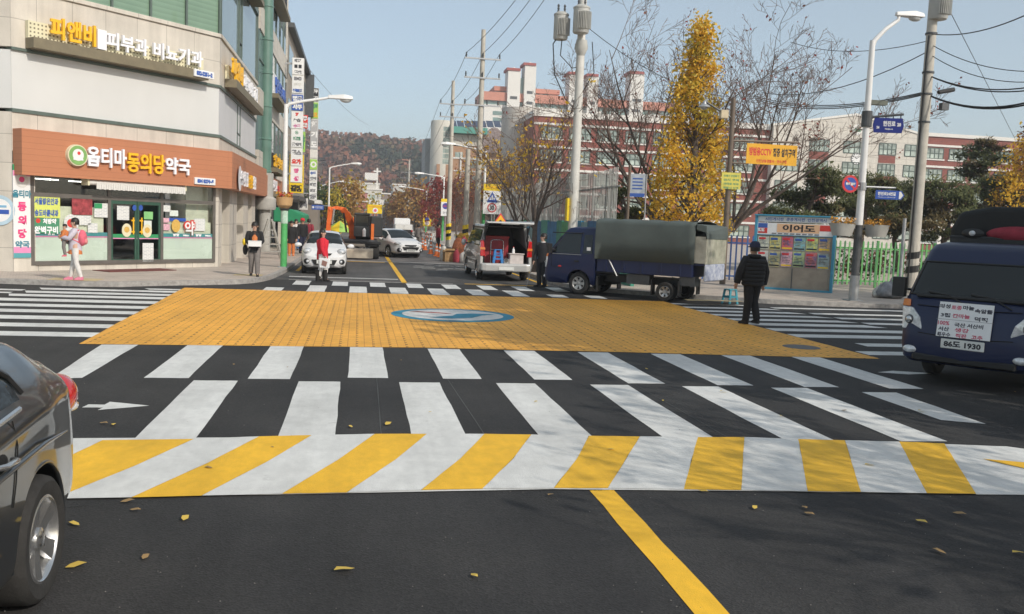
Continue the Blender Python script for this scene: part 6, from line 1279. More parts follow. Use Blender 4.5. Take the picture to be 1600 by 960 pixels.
def cut(o, cyls):
    """cut wheel openings (x, y, z, r, depth) and keep the result as plain mesh"""
    tmp = []
    for x, y, z, r, d in cyls:
        m = MB(); m.lathe([(.001,-d/2),(r,-d/2),(r,d/2),(.001,d/2)], WELL, 40, Matrix.Translation((x,y,z)) @ Matrix.Rotation(R(90),4,'X')); c = m.build('cutter')
        bm = bmesh.new(); bm.from_mesh(c.data); bmesh.ops.remove_doubles(bm, verts=bm.verts, dist=.0015); bmesh.ops.recalc_face_normals(bm, faces=bm.faces); bm.to_mesh(c.data); bm.free()
        c.parent = o.parent; tmp.append(c); md = o.modifiers.new('cut', 'BOOLEAN'); md.object = c; md.operation = 'DIFFERENCE'; md.solver = 'EXACT'
    dg = bpy.context.evaluated_depsgraph_get(); dg.update(); me = bpy.data.meshes.new_from_object(o.evaluated_get(dg)); o.modifiers.clear(); o.data = me
    for c in tmp: bpy.data.objects.remove(c)
def finish_body(o, ang=30): o.data.shade_smooth(); o.data.set_sharp_from_angle(angle=R(ang))
SEDAN = dict(x0=-2.25, x1=2.25, w=[(-2.25,.66),(-2.16,.76),(-1.95,.83),(-1.5,.875),(-.6,.888),(1.2,.885),(1.75,.85),(2.08,.76),(2.25,.60)],
    zb=[(-2.25,.42),(-2.1,.30),(-1.7,.24),(-1,.20),(1,.20),(1.7,.22),(2.1,.24),(2.25,.32)], belt=[(-2.25,.90),(-2.0,.99),(-1.4,1.01),(-.6,.98),(.4,.93),(1.1,.89),(1.8,.80),(2.25,.66)],
    top=[(-2.25,.93),(-2.17,1.06),(-2.02,1.11),(-1.82,1.175),(-1.5,1.33),(-1.1,1.425),(-.65,1.455),(-.2,1.485),(.25,1.48),(.6,1.42),(1.0,1.21),(1.38,1.0),(1.8,.92),(2.1,.80),(2.25,.68)],
    drop=[(-2.25,.02),(-1.8,.03),(-1.3,.07),(-.5,.10),(.4,.10),(1.1,.05),(2.25,.02)], wr=[(-2.25,.60),(-1.85,.68),(-1.3,.63),(-.5,.58),(.4,.58),(1.0,.66),(1.4,.72),(2.25,.55)],
    glass=[(-1.22,.98,5.15,5.9),(.52,1.30,6.1,9),(-1.70,-.98,6.1,9)])
def handle(parent, x, y, z, side, mt):
    m = MB(); m.tube([(x-.10,y+side*.012,z),(x-.06,y+side*.045,z+.004),(x+.06,y+side*.045,z+.008),(x+.10,y+side*.012,z+.01)], [.013,.016,.016,.013], mt, 8); m.build('handle', parent, smooth=60)
# ---- dark sedan in the near left corner
sd_ = thing('parked_sedan', 'dark grey sedan cut off by left edge, rear wheel nearest', 'car', (-2.41, 3.42, 0), R(-90))
bo, gl = loft(SEDAN, sd_, P_GRAPH, 60, 6); cut(bo, [(-1.3, .8, .335, .365, .5), (-1.3, -.8, .335, .365, .5), (1.35, .8, .335, .365, .5), (1.35, -.8, .335, .365, .5)]); finish_body(bo, 32); finish_body(gl, 40)
for x in (-1.3, 1.35):
    for s_ in (-1, 1): wheel(sd_, x, s_*.785, .322, .215, s_, 5, .68)
m = MB()
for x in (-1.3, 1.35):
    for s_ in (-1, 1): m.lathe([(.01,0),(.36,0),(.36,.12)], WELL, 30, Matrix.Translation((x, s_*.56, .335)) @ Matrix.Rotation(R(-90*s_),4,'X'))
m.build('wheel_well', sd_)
ARC = MB()
for x in (-1.3,): ARC.tube([(x+.372*math.cos(t), .868-.012*abs(math.cos(t)), .335+.372*math.sin(t)) for t in [R(-8+196*k/24) for k in range(25)]], .014, P_GRAPH, 8)
ARC.build('arch_lip', sd_, smooth=60)
m = MB(); m.tube([(-1.72,.868,.78),(-1.3,.892,.815),(-.6,.902,.80),(.4,.905,.76)], [.004,.012,.014,.012], P_GRAPH, 8); m.build('crease_line', sd_, smooth=60)
# door shut lines, belt strip, handle, quarter trim
m = MB(); m.tube([(-.98,.853,1.0),(-.99,.872,.88),(-.93,.884,.72),(-.88,.888,.62)], .0035, WELL, 5); m.build('shut_line', sd_)
m = MB(); m.tube([(-1.10,.842,1.03),(-.6,.848,1.0),(.2,.846,.965),(.9,.84,.92)], .014, CHROME, 6); m.build('belt_strip', sd_); handle(sd_, -.78, .875, .845, 1, CHROME)
m = MB(); m.ball((-.78,.872,.845), (.085,.012,.045), WELL, 10); m.build('handle_recess', sd_)
m = MB(); m.tube([(-1.24,.80,1.08),(-1.18,.755,1.17),(-.95,.70,1.29),(-.4,.64,1.37),(.3,.62,1.385)], .018, DKTRIM, 6); m.build('window_seal', sd_)
for s_ in (-1, 1):
    m = MB(); m.ball((-2.07, s_*.70, .90), (.17,.115,.13), TAILRED, 14); tl = m.build('tail_lamp', sd_, smooth=60); m = MB(); m.ball((-2.12, s_*.70, .83), (.13,.11,.04), LAMPGLASS, 10); m.build('reverse_lens', tl, smooth=60)
m = MB(); m.tube([(-2.275,-.5,.50),(-2.285,0,.50),(-2.275,.5,.50)], .04, P_GRAPH, 8); m.build('bumper', sd_, smooth=60)
# ---- white hatchback facing us
HATCH = dict(x0=-1.79, x1=1.80, w=[(-1.79,.62),(-1.6,.76),(-1.1,.795),(1.0,.80),(1.45,.77),(1.68,.66),(1.80,.46)], zb=[(-1.79,.35),(-1.5,.24),(1.4,.22),(1.7,.24),(1.8,.32)],
    belt=[(-1.79,1.02),(-1,1.02),(.3,.96),(.9,.93),(1.4,.82),(1.8,.62)], top=[(-1.79,1.1),(-1.6,1.34),(-1.2,1.47),(-.4,1.51),(.15,1.47),(.55,1.28),(.95,1.06),(1.3,.96),(1.6,.82),(1.8,.62)],
    drop=[(-1.79,.05),(-.5,.1),(.2,.1),(.9,.05),(1.8,.02)], wr=[(-1.79,.52),(-.5,.56),(.3,.56),(.85,.63),(1.3,.62),(1.8,.36)], glass=[(-1.3,.72,5.1,5.9),(.22,.90,6.0,9)])
def car_front(o, P, fx, w, paint, lamp, fog, grille, plate, mirror, text=None):
    for s_ in (-1, 1):
        m = MB(); m.ball((lamp[0], s_*lamp[1], lamp[2]), lamp[3], LAMPGLASS, 12, None); hl_ = m.build('headlight', o, smooth=60); m = MB(); m.ball((lamp[0]+.03, s_*(lamp[1]-.02), lamp[2]), tuple(v*.62 for v in lamp[3]), DKTRIM, 10); m.ball((lamp[0]+lamp[3][0]*.66, s_*(lamp[1]-.02), lamp[2]), (.05,.06,.06), CHROME, 8); m.build('reflector', hl_, smooth=60)
        if fog: m = MB(); m.ball((fog[0], s_*fog[1], fog[2]), fog[3], DKTRIM, 12); fl = m.build('fog_surround', o, smooth=60); m = MB(); m.ball((fog[0]+fog[3][0]*.7, s_*fog[1], fog[2]), (.05,.06,.06), LAMPGLASS, 8); m.build('fog_lamp', fl, smooth=60)
        m = MB(); m.ball((mirror[0], s_*mirror[1], mirror[2]), (.07,.13,.085), paint, 10); m.tube([(mirror[0],s_*(mirror[1]-.05),mirror[2]-.04),(mirror[0],s_*(mirror[1]-.2),mirror[2]-.08)], .03, DKTRIM, 6); m.build('mirror', o, smooth=60)
    for gx, gw, z0, z1, gm in grille: m = MB(); m.prism([(gx,-gw,z1),(gx,gw,z1),(gx,gw*.8,z0),(gx,-gw*.8,z0)], (.04,0,0), gm); m.build('grille', o, bevel=.01)
    m = MB(); m.box(plate[0], plate[0]+.02, -.26, .26, plate[1], plate[1]+.12, PLATE); pl = m.build('number_plate', o); m = MB(); MM = Matrix.Translation((plate[0]+.021, 0, plate[1]+.06)) @ Matrix.Rotation(R(90),4,'Z'); [m.box(-.2+.058*k, -.2+.058*k+.04, -.002, 0, -.03, .03, DKSTEEL, MM) for k in range(7)]; m.build('lettering', pl)
wh = thing('hatchback', 'white hatchback parked facing the crossing by left kerb', 'car', (-1.20, 33.1, 0), R(-88)); wh.scale = (.98,.98,.98)
bo, gl = loft(HATCH, wh, P_WHITE, 44, 5); cut(bo, [(x, s_*.72, .30, .33, .4) for x in (-1.18, 1.2) for s_ in (-1, 1)]); finish_body(bo, 34); finish_body(gl, 40)
for x in (-1.18, 1.2):
    for s_ in (-1, 1): wheel(wh, x, s_*.70, .285, .165, s_, 5)
m = MB(); 
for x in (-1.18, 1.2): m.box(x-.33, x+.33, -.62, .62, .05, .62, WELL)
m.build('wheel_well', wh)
car_front(wh, HATCH, 1.8, .8, P_WHITE, (1.50,.585,.80,(.22,.16,.11)), (1.66,.57,.45,(.13,.14,.11)), [(1.765,.27,.68,.75,DKTRIM),(1.80,.44,.34,.52,DKTRIM)], (1.845,.385,'59다 2471'), (.62,.93,.98))
m = MB(); m.box(1.80,1.815,-.06,.06,.70,.73,LETTER_R); m.build('badge', wh)
for y in (.15, -.45): m = MB(); m.tube([(.92,y+.1,1.06),(.86,y-.32,1.10)], .012, DKTRIM, 5); m.build('wiper', wh)
# ---- white saloon turning beyond
SALOON = dict(SEDAN); SALOON['glass'] = [(-1.2,1.0,5.15,5.9),(.50,1.30,6.1,9),(-1.70,-.98,6.1,9)]
ws = thing('saloon_car', 'white saloon car turning toward us beyond centre line', 'car', (1.75, 48.6, 0), R(-66)); bo, gl = loft(SALOON, ws, P_WHITE, 44, 5); cut(bo, [(x, s_*.8, .33, .36, .5) for x in (-1.35, 1.35) for s_ in (-1, 1)]); finish_body(bo, 34); finish_body(gl, 40)
for x in (-1.35, 1.35):
    for s_ in (-1, 1): wheel(ws, x, s_*.785, .325, .2, s_, 5)
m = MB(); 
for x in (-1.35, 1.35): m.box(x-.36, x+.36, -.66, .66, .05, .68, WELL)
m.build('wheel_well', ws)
car_front(ws, SALOON, 2.25, .88, P_WHITE, (2.0,.64,.75,(.22,.17,.09)), (2.17,.60,.42,(.11,.14,.12)), [(2.235,.36,.61,.69,DKTRIM),(2.255,.48,.42,.58,DKTRIM)], (2.30,.33,'31노 8205'), (.72,1.0,.98))
m = MB(); m.box(2.275,2.29,-.14,.14,.575,.60,CHROME); m.build('badge', ws)
w2 = dup(ws, (.75, 54.5, 0), R(-88), 'white car half hidden between the excavator blade and white saloon')
# ---- small trucks
def rring(x0, x1, hw, z, rc, n=5):
    """outline of one level of a cab: front at x1 (rounded by rc), back at x0"""
    pts = [(x0, -hw, z)]
    for k in range(n+1): a = -math.pi/2 + math.pi/2*k/n; pts.append((x1-rc+rc*math.cos(a), -hw+rc+rc*math.sin(a), z))
    cx = pts[-1][0]
    for k in range(1, 6): t = k/6; yy = (-hw+rc)*(1-2*t); bow = .05*(1-(2*t-1)**2); pts.append((x1+bow, yy, z))
    for k in range(n+1): a = math.pi/2*k/n; pts.append((x1-rc+rc*math.cos(a), hw-rc+rc*math.sin(a), z))
    pts.append((x0, hw, z)); return pts
def small_truck(name, label, loc, rotz, paint, tall=False, cablen=1.66, wb=2.62, BXR=-2.55):
    o = thing(name, label, 'truck', loc, rotz); XF = 2.55; XB = XF-cablen; fa = XF-1.18; ra = fa-wb
    lv = [(XF-.10,.80,.30,.16),(XF-.01,.84,.36,.18),(XF+.02,.865,.55,.18),(XF+.0,.87,.74,.18),(XF-.03,.87,.94,.17),(XF-.09,.868,1.14,.16),(XF-.17,.865,1.24,.14),(XF-.52,.80,1.70,.13),(XF-.64,.775,1.86,.13),(XF-.74,.75,1.94,.15),(XF-.95,.68,1.985,.2)]
    rings = [rring(XB, x, hw, z, rc) for x, hw, z, rc in lv]; n = len(rings[0]); V = [p for r_ in rings for p in r_]; body = []; gs = []; gw = []
    for i in range(len(rings)-1):
        for k in range(n):
            f = (i*n+k, i*n+(k+1) % n, (i+1)*n+(k+1) % n, (i+1)*n+k)
            if i == 6 and 4 <= k <= n-6: gw.append(f)
            else: body.append(f)
    body.append(tuple(range(n))[::-1]); body.append(tuple((len(rings)-1)*n+k for k in range(n)))
    m = MB(); m.add(V, body, paint); cab = m.build('cab', o); bm = bmesh.new(); bm.from_mesh(cab.data); bmesh.ops.recalc_face_normals(bm, faces=bm.faces); bm.to_mesh(cab.data); bm.free()
    # windscreen set in the open front band
    m = MB(); m.add(V, gw, CARGLASS); ws_ = m.build('windscreen', o, smooth=50); bm = bmesh.new(); bm.from_mesh(ws_.data); bmesh.ops.delete(bm, geom=[v for v in bm.verts if not v.link_faces], context='VERTS'); bm.to_mesh(ws_.data); bm.free()
    lo, hi = rings[6], rings[7]; m = MB(); m.tube([Vector(lo[k])+Vector((.004,0,0)) for k in range(4, n-4)] + [Vector(hi[n-5])+Vector((.004,0,0))] + [Vector(hi[k])+Vector((.004,0,0)) for k in range(n-6, 3, -1)] + [Vector(lo[4])+Vector((.004,0,0))], .014, DKTRIM, 6, cap=False); m.build('windscreen_seal', o, smooth=60)
    m = MB(); m.tube([(XF+.028,-.60,.72),(XF+.05,-.3,.70),(XF+.06,0,.695),(XF+.05,.3,.70),(XF+.028,.60,.72)], .006, WELL, 5); m.tube([(XF-.055,-.66,1.10),(XF-.02,-.3,1.085),(XF-.012,0,1.08),(XF-.02,.3,1.085),(XF-.055,.66,1.10)], .006, WELL, 5); m.build('panel_line', o)
    cut(cab, [(fa, s_*.82, .33, .40, .6) for s_ in (-1, 1)]); finish_body(cab, 28)
    for s_ in (-1, 1):                                  # side windows and doors, a hair proud
        def sp(x, z): 
            hw = .868 if z < 1.24 else .865-(z-1.24)*.142; return (x, s_*(hw+.006), z)
        pts = [(XB+.50,1.20),(XF-.30,1.20),(XF-.34,1.27),(XF-.68,1.76),(XB+.50,1.80)]; m = MB(); m.prism([sp(*p) for p in pts], (0,s_*.006,0), CARGLASS); m.build('side_window', o)
        pts = [(XB+.10,1.22),(XB+.40,1.22),(XB+.40,1.76),(XB+.14,1.76)]; m = MB(); m.prism([sp(*p) for p in pts], (0,s_*.005,0), CARGLASS); m.build('side_window', o)
        m = MB(); ln = [(XB+.46,1.84),(XB+.46,.62),(XB+.52,.52)]; m.tube([sp(*p) for p in ln], .006, WELL, 4); m.tube([sp(*p) for p in [(XF-.26,1.20),(XF-.28,.80),(XF-.62,.74)]], .006, WELL, 4); m.tube([sp(*p) for p in [(XF-.30,1.165),(XB+.46,1.165)]], .010, STEEL, 4); m.build('door_line', o)
        m = MB(); c = sp(XB+.60, .98); m.box(c[0]-.07, c[0]+.07, min(c[1],c[1]+s_*.03), max(c[1],c[1]+s_*.03), .955, 1.0, DKTRIM); m.build('handle', o)
        m = MB(); m.ball((fa+.62, s_*.872, .80), (.06,.012,.03), AMBER if not tall else TAILRED, 8); m.build('side_repeater', o)
        m = MB(); hy = s_*.72; yy0, yy1 = (hy-.14, hy+.13); 
        m.prism([(XF-.045,s_*.54,.73),(XF-.10,s_*.845,.75),(XF-.150,s_*.878,1.06),(XF-.09,s_*.72,1.06),(XF-.05,s_*.60,.93)], (.06,0,0), LAMPGLASS); hl_ = m.build('headlight', o, bevel=.015, seg=2)
        m = MB(); m.ball((XF-.02, s_*.745, .89), (.032,.06,.065), DKSTEEL, 10); m.ball((XF+.006, s_*.745, .89), (.02,.045,.045), CHROME, 8); m.build('reflector', hl_, smooth=60)
        m = MB(); m.prism([(XF-.10,s_*.755,1.068),(XF-.145,s_*.878,1.068),(XF-.165,s_*.872,1.165),(XF-.13,s_*.775,1.165)], (.055,0,0), AMBER); m.build('indicator', o, bevel=.01)
        m = MB(); m.ball((XF+.0, s_*.70, .475), (.05,.10,.055), LAMPGLASS, 10); m.build('fog_lamp', o, smooth=60)
        m = MB(); m.tube([(XF-.38,s_*.84,1.28),(XF-.28,s_*.98,1.30)], .02, DKTRIM, 6); m.box(XF-.31, XF-.21, s_*1.0-.09, s_*1.0+.09, 1.18, 1.46, BLACK); m.build('mirror', o, bevel=.035, seg=3)
        wheel(o, fa, s_*.74, .325, .19, s_, 6, .60, mat('steel_wheel', (.45,.45,.44), .4, .5, var=.1)); wheel(o, ra, s_*.70, .275, .32, s_, 6, .58, STEEL)
    m = MB(); m.box(XF-.02, XF+.045, -.66, .66, .33, .43, DKTRIM); m.build('bumper_grille', o, bevel=.02)
    m = MB()
    for y0, y1 in ((-.55,-.05),(.0,.55)): m.tube([(XF-.15,y0,1.285),(XF-.10,y0+.28,1.255),(XF-.03,y0+.54,1.13)], [.016,.014,.008], DKTRIM, 6)
    m.build('wiper', o)
    m = MB(); m.box(XF-.20, XF-.075, -.70, .70, 1.20, 1.255, DKTRIM); m.build('cowl', o, bevel=.02)
    # chassis, bed and mudguards
    m = MB(); m.box(BXR+.2, XB+.2, -.40, .40, .42, .62, DKTRIM); m.box(XB-.1, fa+.3, -.74, .74, .30, .60, WELL); m.box(ra+.5, ra+1.2, .45, .78, .42, .70, DKSTEEL); m.box(ra-.85, ra-.40, .5, .80, .48, .74, DKSTEEL); m.build('chassis', o)
    m = MB(); BX0 = BXR; m.box(BX0, XB-.06, -.84, .84, .72, .80, paint)
    for s_ in (-1, 1): m.box(BX0, XB-.06, s_*.84-.02, s_*.84+.02, .72, 1.13, paint); 
    m.box(BX0-.02, BX0+.02, -.84, .84, .72, 1.13, paint); m.box(XB-.08, XB-.04, -.84, .84, .72, 1.45, paint)
    for s_ in (-1, 1):
        for k in range(5): x = BX0+.35+(XB-BX0-.7)*k/4; m.box(x-.03, x+.03, s_*.862-.012, s_*.862+.012, .74, 1.12, paint)
    m.build('cargo_bed', o, bevel=.008)
    for s_ in (-1, 1):
        for xx in (-.40, .40): m = MB(); m.tube([(ra+xx, s_*.72, .62),(ra+xx*1.05, s_*.72, .25)], .02, DKTRIM, 5); m.box(ra+xx-.015, ra+xx+.015, s_*.74-.13, s_*.74+.13, .16, .60, BLACK); m.build('mud_flap', o)
        m = MB(); m.box(fa-.62, fa-.59, s_*.72-.13, s_*.72+.13, .14, .58, BLACK); m.build('mud_flap', o)
        m = MB(); m.box(BX0-.05, BX0-.02, s_*.62-.09, s_*.62+.09, .58, .70, TAILRED); m.build('tail_lamp', o)
    return o, XF, XB, fa, ra
ct, XF, XB, fa, ra = small_truck('cargo_truck', 'dark blue cargo truck with grey green tarpaulin parked across crossing edge', (7.98, 25.36, 0), math.atan2(.66, -.75), P_BLUE, True, 1.72, 2.72, -2.12)
TARP = mat('grey_green_tarpaulin', (.085,.105,.10), .75, var=.18, scale=1.2, bump=.5, bscale=3.5)
m = MB(); prof = [(-.88,1.08),(-.885,1.6),(-.87,2.10),(-.845,2.17),(-.78,2.205),(-.3,2.245),(0,2.25),(.3,2.245),(.78,2.205),(.845,2.17),(.87,2.10),(.885,1.6),(.88,1.08)]
nx_ = 14; rr = random.Random(3); V = []; F = []
for i in range(nx_+1):
    x = -2.17+(XB+.02+2.17)*i/nx_; sag = .018*math.cos(i*math.pi*2/3.5)
    for y, z in prof: V.append((x, y+rr.uniform(-.008,.008), z+(sag if z > 2.15 else 0)))
for i in range(nx_):
    for k in range(len(prof)-1): F.append((i*len(prof)+k, (i+1)*len(prof)+k, (i+1)*len(prof)+k+1, i*len(prof)+k+1))
F.append(tuple(nx_*len(prof)+k for k in range(len(prof)))); m.add(V, F, TARP); tp = m.build('tarpaulin', ct, smooth=50, solid=.012)
m = MB(); m.prism([(-2.19,-.9,2.02),(-2.19,.9,2.02),(-2.45,.88,1.95),(-2.5,.88,1.78),(-2.5,-.88,1.78),(-2.45,-.88,1.95)], (0,0,.17), TARP); m.build('tarp_flap', tp, bevel=.05, seg=3)
VINYL = mat('cloudy_vinyl', (.42,.40,.33), .25, var=.35, scale=3, coat=.5); m = MB(); m.box(-2.48,-2.46,-.84,.84,1.10,1.80,VINYL); m.box(-2.46,-2.14,.83,.85,1.12,1.85,VINYL); m.box(-2.46,-2.14,-.85,-.83,1.12,1.85,VINYL); m.build('vinyl_curtain', ct)
SACK = mat('patterned_sack', (.42,.44,.48), .8, var=.5, scale=9, var_rgb=(.22,.26,.40)); m = MB(); m.box(-2.49,-2.43,-.80,.80,.62,1.10,SACK); m.build('sack_cloth', ct, bevel=.03)
m = MB(); m.box(-2.45,-2.13,-.84,.84,1.06,1.10,P_BLUE); m.build('tailgate', ct)
m = MB(); m.box(XB+.16,XB+.28,.874,.880,1.30,1.40,SIGN_W); m.build('sticker', ct)
m = MB(); m.tube([(fa-.95,.86,1.12),(fa-1.25,.86,.62)], .02, STEEL, 6); m.tube([(XF-.30,.89,1.79),(XB+.46,.80,1.80)], .015, DKTRIM, 5); m.build('side_stay', ct)
bt, XF, XB, fa, ra = small_truck('pickup_truck', 'dark navy pickup truck facing left with handwritten price sheet on its nose', (10.14, 12.35, 0), R(216.9), P_NAVY)
m = MB(); m.box(XF+.062, XF+.078, -.275, .275, .545, .675, PLATE); pl = m.build('number_plate', bt, bevel=.008); m = MB(); MM = Matrix.Translation((XF+.0785, 0, .61)) @ Matrix.Rotation(R(90),4,'Z'); m.text('86도 1930', .082, LETTER_K, (0,0,0), width=.47, bold=.004, M=MM); m.build('lettering', pl)
m = MB(); tl_ = Matrix.Translation((XF+.052, 0, .915)) @ Matrix.Rotation(R(90),4,'Z') @ Matrix.Rotation(R(-9),4,'X'); m.box(-.34,.34,-.006,.006,-.215,.26,SIGN_W, tl_); m.box(-.36,.36,-.009,-.006,.02,.024,GREYT, tl_); sh = m.build('price_sheet', bt)
m = MB(); bl = mat('marker_black', (.03,.03,.05), .6); pk = mat('marker_pink', (.60,.12,.18), .6)
for t_, mt, x, z, w in (('의성', bl, -.27, .20, .14), ('토종', pk, -.12, .19, .13), ('마늘', bl, .03, .20, .14), ('속알뜰', bl, .22, .17, .22), ('3접', bl, -.25, .08, .12), ('깐마늘', pk, -.05, .08, .22), ('덕적', bl, .2, .06, .16), ('100%', pk, -.26, -.03, .15), ('국산 서산비', bl, .06, -.04, .36), ('서산', bl, -.25, -.11, .14), ('생강', pk, -.02, -.11, .18), ('최우수', bl, -.24, -.185, .17), ('직판', pk, -.02, -.185, .14), ('고추', pk, .18, -.185, .14)): m.text(t_, .058, mt, (x, -.008, z), width=w, bold=.002, M=tl_)
m.build('lettering', sh)
BTARP = mat('black_tarpaulin', (.012,.013,.014), .7, var=.3, scale=2, bump=.4, bscale=4)
m = MB(); m.prism([(XB-.10,-.86,1.15),(XB-.10,-.86,2.20),(XB-.10,-.74,2.45),(XB-.10,-.3,2.54),(XB-.10,.3,2.54),(XB-.10,.74,2.45),(XB-.10,.86,2.20),(XB-.10,.86,1.15)], (-3.2,0,0), BTARP); m.build('cargo_cover', bt, bevel=.08, seg=3)
m = MB(); m.box(XB-.14,XB+.10,-.78,.78,1.98,2.05,BLACK); m.tube([(XB+.02,-.8,2.06),(XB+.02,.8,2.06)], .03, BLACK, 8); m.build('roof_rack', bt); REDC = mat('red_cloth', (.32,.03,.05), .8, var=.3, scale=5)
m = MB(); m.ball((XB-.02,.10,2.13), (.10,.42,.12), REDC, 12); m.build('red_bundle', bt, smooth=60); m = MB(); m.ball((XB+.05,-.48,2.13), (.03,.16,.07), BLACK, 10); m.ball((XB+.075,-.48,2.13), (.02,.05,.04), LAMPGLASS, 8); m.build('roof_lamp', bt, smooth=60)
m = MB(); m.box(XF-.5,XF-.42,-.45,.1,1.27,1.33,LETTER_G); m.build('dashboard_paper', bt)
# ---- silver van with open tailgate
va = AY(744, 437, 31); vb = AY(823, 441, 31); vw = 1.80; vn = thing('silver_van', 'silver van with raised tailgate and loaded boot seen from behind', 'van', ((va.x+vb.x)/2+.02, 30.35, 0), R(90)); hw = .90
# local: +x forward (away), rear at x = 0
LEN = 4.9
sidep = [(0.02,.42),(.0,.62),(.02,.98),(.10,1.20),(.30,1.82),(.42,1.90),(3.0,1.92),(3.5,1.80),(4.1,1.16),(4.75,.98),(LEN,.72),(LEN,.35),(4.4,.28),(.3,.28)]
for s_ in (-1, 1):
    m = MB(); m.prism([(x, s_*(hw if z < 1.15 else hw-.16*((z-1.15)/.75)), z) for x, z in sidep], (0,-s_*.10,0), P_SILVER); sw_ = m.build('side_panel', vn, bevel=.03, seg=2); cut(sw_, [(x, s_*.85, .33, .37, .7) for x in (.95, 4.05)])
    m = MB(); m.prism([(x, s_*(hw-.16*((z-1.15)/.75)+.004), z) for x, z in [(.42,1.20),(.58,1.76),(2.95,1.78),(3.3,1.70),(3.75,1.22)]], (0,s_*.006,0), CARGLASS); m.build('side_window', vn)
    m = MB(); m.prism([(-.02,s_*.72,.86),(-.02,s_*.90,.86),(.04,s_*.895,1.40),(.02,s_*.78,1.42)], (.16,0,0), TAILRED); tl = m.build('tail_lamp', vn, bevel=.02, seg=2); m = MB(); m.prism([(-.025,s_*.73,1.08),(-.025,s_*.905,1.08),(-.02,s_*.905,1.16),(-.02,s_*.74,1.16)], (.10,0,0), AMBER); m.build('indicator', tl)
    m = MB(); m.prism([(.02,s_*.80,.60),(.0,s_*.90,.90),(.06,s_*.87,1.42),(.34,s_*.72,1.86),(.34,s_*.62,1.86),(.08,s_*.76,1.40),(.04,s_*.78,.92)], (.10,0,0), P_SILVER); m.build('rear_pillar', vn, bevel=.015)
    wheel(vn, .95, s_*.80, .33, .2, s_, 5); wheel(vn, 4.05, s_*.80, .33, .2, s_, 5)
    m = MB(); m.tube([(3.55,s_*.86,1.20),(3.6,s_*1.02,1.22)], .03, DKTRIM, 6); m.ball((3.6,s_*1.06,1.24), (.06,.09,.12), P_SILVER, 10); m.build('mirror', vn, smooth=60)
m = MB(); m.box(.34,3.0,-.74,.74,1.88,1.94,P_SILVER); m.build('roof', vn, bevel=.02); m = MB(); m.box(.04,3.2,-.80,.80,.42,.58,BLACK); m.box(3.0,3.1,-.8,.8,.5,1.9,DKTRIM); m.box(.05,3.0,-.76,-.74,.55,1.86,DKTRIM); m.box(.05,3.0,.74,.76,.55,1.86,DKTRIM); m.box(.36,3.0,-.74,.74,1.84,1.875,DKTRIM); m.build('boot_interior', vn)
m = MB(); m.prism([(-.10,-.86,.36),(-.14,-.70,.34),(-.15,.70,.34),(-.10,.86,.36),(.10,.90,.36),(.10,-.90,.36)], (0,0,.27), P_SILVER); m.build('bumper', vn, bevel=.05, seg=3)
m = MB(); m.prism([(3.0,-.74,1.9),(3.0,.74,1.9),(3.5,.76,1.78),(4.1,.82,1.14),(4.1,-.82,1.14),(3.5,-.76,1.78)], (0,0,-.04), CARGLASS); m.build('windscreen', vn); m = MB(); m.prism([(4.1,-.84,.4),(4.1,.84,.4),(4.1,.84,1.13),(4.1,-.84,1.13)], (.7,0,-.12), P_SILVER); m.build('bonnet', vn, bevel=.06)
tg = MB(); tg.prism([(.36,-.74,1.90),(.36,.74,1.90),(-.55,.82,2.06),(-.72,.80,1.98),(-.72,-.80,1.98),(-.55,-.82,2.06)], (0,0,.05), P_SILVER); tgo = tg.build('tailgate', vn, bevel=.03, seg=2); m = MB(); m.prism([(.30,-.62,1.885),(.30,.62,1.885),(-.35,.66,1.99),(-.35,-.66,1.99)], (0,0,.012), CARGLASS); m.box(-.70,-.55,-.3,.3,1.97,2.0,PLATE); m.build('rear_glass', tgo)
for s_ in (-1, 1): m = MB(); m.tube([(.2,s_*.72,1.40),(-.25,s_*.74,1.92)], .014, BLACK, 6); m.build('gas_strut', vn)
m = MB(); m.box(-.17,-.14,-.26,.26,.40,.51,PLATE); m.build('number_plate', vn)
VANL = Vector(vn.location)
def inboot(name, label, cat, x, y, z=.58): return thing(name, label, cat, (VANL.x - y, VANL.y + x, z), R(90))
rb = inboot('red_crate', 'tall dark red crate filling the left of the open van boot', 'crate', .75, .28); m = MB(); m.box(-.3,.3,-.42,.42,0,.95,mat('dark_red_box', (.30,.02,.03), .5, var=.2, scale=4)); m.build('box', rb, bevel=.02); m = MB(); m.box(-.32,.32,-.44,.44,.90,.97,mat('red_lid', (.36,.03,.03), .5)); m.build('lid', rb, bevel=.01)
ht_ = inboot('hand_trolley', 'steel hand trolley frame leaning on the red crate', 'trolley', .40, .26); m = MB(); m.tube([(0,-.22,0),(.02,-.22,.78),(.02,-.16,.84),(.02,.16,.84),(.02,.22,.78),(0,.22,0)], .014, CHROME, 8); m.tube([(0,-.22,.5),(0,.22,.5)], .01, CHROME, 6); m.build('frame', ht_, smooth=60); m = MB(); m.box(-.12,.02,-.2,.2,0,.015,STEEL); m.build('foot_plate', ht_)
